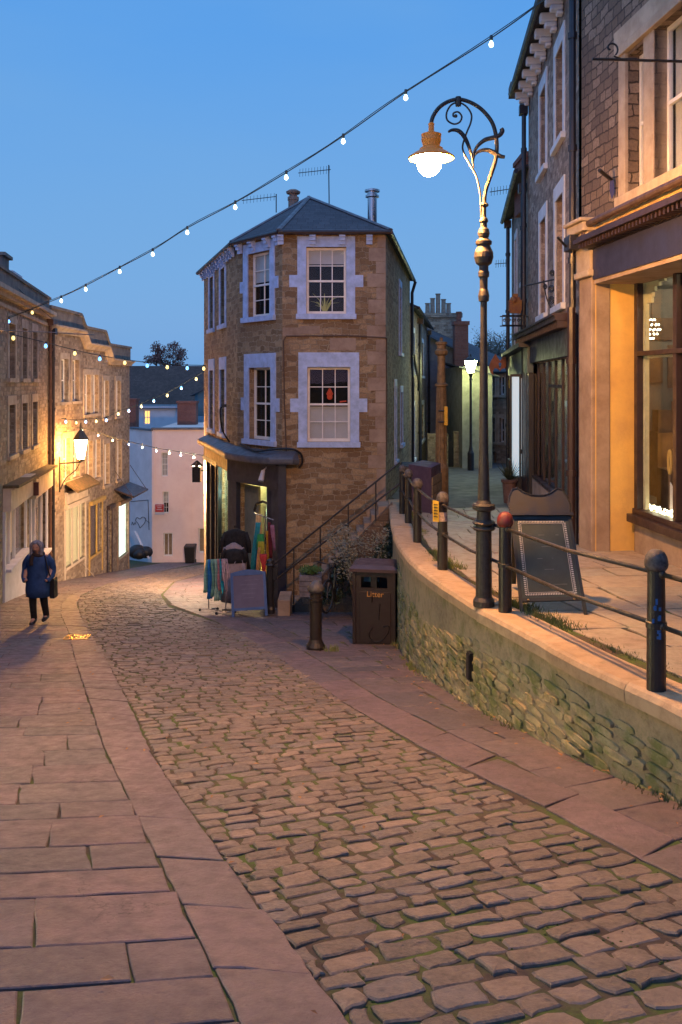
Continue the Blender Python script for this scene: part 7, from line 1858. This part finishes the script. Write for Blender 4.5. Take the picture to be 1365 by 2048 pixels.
mb = MB(); mb.loft([pring(.01, 0, .56, .25, .20, fold=.05), pring(0, 0, .70, .255, .20, fold=.04), pring(0, 0, .88, .24, .19, fold=.03), pring(0, 0, 1.05, .22, .175, fold=.02), pring(0, -.01, 1.2, .225, .17), pring(0, -.02, 1.32, .23, .155), pring(0, -.03, 1.39, .17, .13), pring(0, -.05, 1.44, .09, .09)])
mb.build('coat', M_coat, pr, smooth=True)
for s in (-1, 1):
    mb = MB(); mb.tube(spline([(px + s * .17, py - .01, pz + 1.36), (px + s * .26, py + .01, pz + 1.24), (px + s * .285, py + .03, pz + 1.08), (px + s * .275, py - .05, pz + .98), (px + s * .22, py - .15, pz + .90)], 4), [.074 - .0012 * i for i in range(17)], 12); mb.build('sleeve', M_coat, pr, smooth=True)
for s, kn, an in ((-1, (-.10, -.05, .48), (-.10, .02, .10)), (1, (.10, .02, .48), (.11, .14, .14))):
    mb = MB(); mb.tube(spline([(px + s * .09, py, pz + .86), (px + kn[0], py + kn[1], pz + kn[2]), (px + an[0], py + an[1], pz + an[2])], 4), [.10, .095, .09, .082, .075, .07, .065, .062, .06], 12); mb.build('trouser_leg', M_trou, pr, smooth=True)
    mb = MB(); f = -.15; rings = []
    for yy, w_, h in ((.08, .035, .10), (.05, .05, .13), (-.02, .05, .12), (-.09, .055, .075), (-.15, .05, .06), (-.19, .03, .04)):
        rings.append([(px + an[0] + w_ * math.cos(i * .6283), py + an[1] + yy, max(pz + an[2] - .10 + h / 2 + h / 2 * math.sin(i * .6283), pz)) for i in range(10)])
    mb.loft(rings); mb.build('boot', M_black, pr, smooth=True)
hx, hy, hz_ = px + .0, py - .10, pz + 1.575
mb = MB(); mb.ball((hx, hy, hz_ + .01), .098, 16, 12, 1.18); mb.lathe((hx, hy - .085, hz_ - .02), [(.004, -.03), (.018, -.02), (.012, .02), (.004, .04)], 6)
mb.build('face', MATS['skin'], pr, smooth=True)
mb = MB()
for s in (-1, 1): mb.ball((hx + s * .035, hy - .088, hz_ + .015), .010, 6, 4)
mb.tube([(hx - .025, hy - .09, hz_ - .055), (hx, hy - .096, hz_ - .058), (hx + .025, hy - .09, hz_ - .055)], .006, 5); mb.build('features', M_brown, pr)
mb = MB(); n = 16; rings = []
for z, rx, ry, oy in ((-.17, .10, .05, .06), (-.10, .125, .07, .045), (0, .13, .085, .035), (.06, .125, .10, .02), (.10, .10, .095, .01), (.135, .05, .05, .01), (.145, .01, .01, .01)):
    rings.append([(hx + rx * math.cos(i * 6.2832 / n), hy + oy + ry * math.sin(i * 6.2832 / n), hz_ + z) for i in range(n)])
mb.loft(rings)
for s in (-1, 1): mb.tube(spline([(hx + s * .03, hy - .06, hz_ + .12), (hx + s * .09, hy - .06, hz_ + .05), (hx + s * .105, hy - .03, hz_ - .05), (hx + s * .10, hy - .02, hz_ - .15)], 4), .035, 8)
mb.build('hair', paint('grey_hair', (.26, .26, .32), .8, .4, 20, .6), pr, smooth=True)
mb = MB(); mb.tube([(px + .11 * math.cos(i * .5236), py - .05 + .10 * math.sin(i * .5236), pz + 1.42 + .02 * math.sin(i)) for i in range(13)], .035, 8); mb.tube(spline([(px - .06, py - .15, pz + 1.42), (px - .09, py - .17, pz + 1.32), (px - .08, py - .18, pz + 1.22)], 3), .04, 8); mb.build('scarf', paint('dark_scarf', (.03, .02, .02), .9), pr, smooth=True)
mb = MB(); mb.tube([(px + .16, py - .10, pz + 1.40), (px + .24, py - .16, pz + 1.15), (px + .30, py - .1, pz + .9)], .014, 5); mb.hexa([(px + .24, py - .05, pz + .52), (px + .34, py - .05, pz + .52), (px + .34, py + .16, pz + .52), (px + .24, py + .16, pz + .52)], [(px + .26, py - .05, pz + .92), (px + .33, py - .05, pz + .92), (px + .33, py + .16, pz + .92), (px + .26, py + .16, pz + .92)]); mb.build('shoulder_bag', M_black, pr)
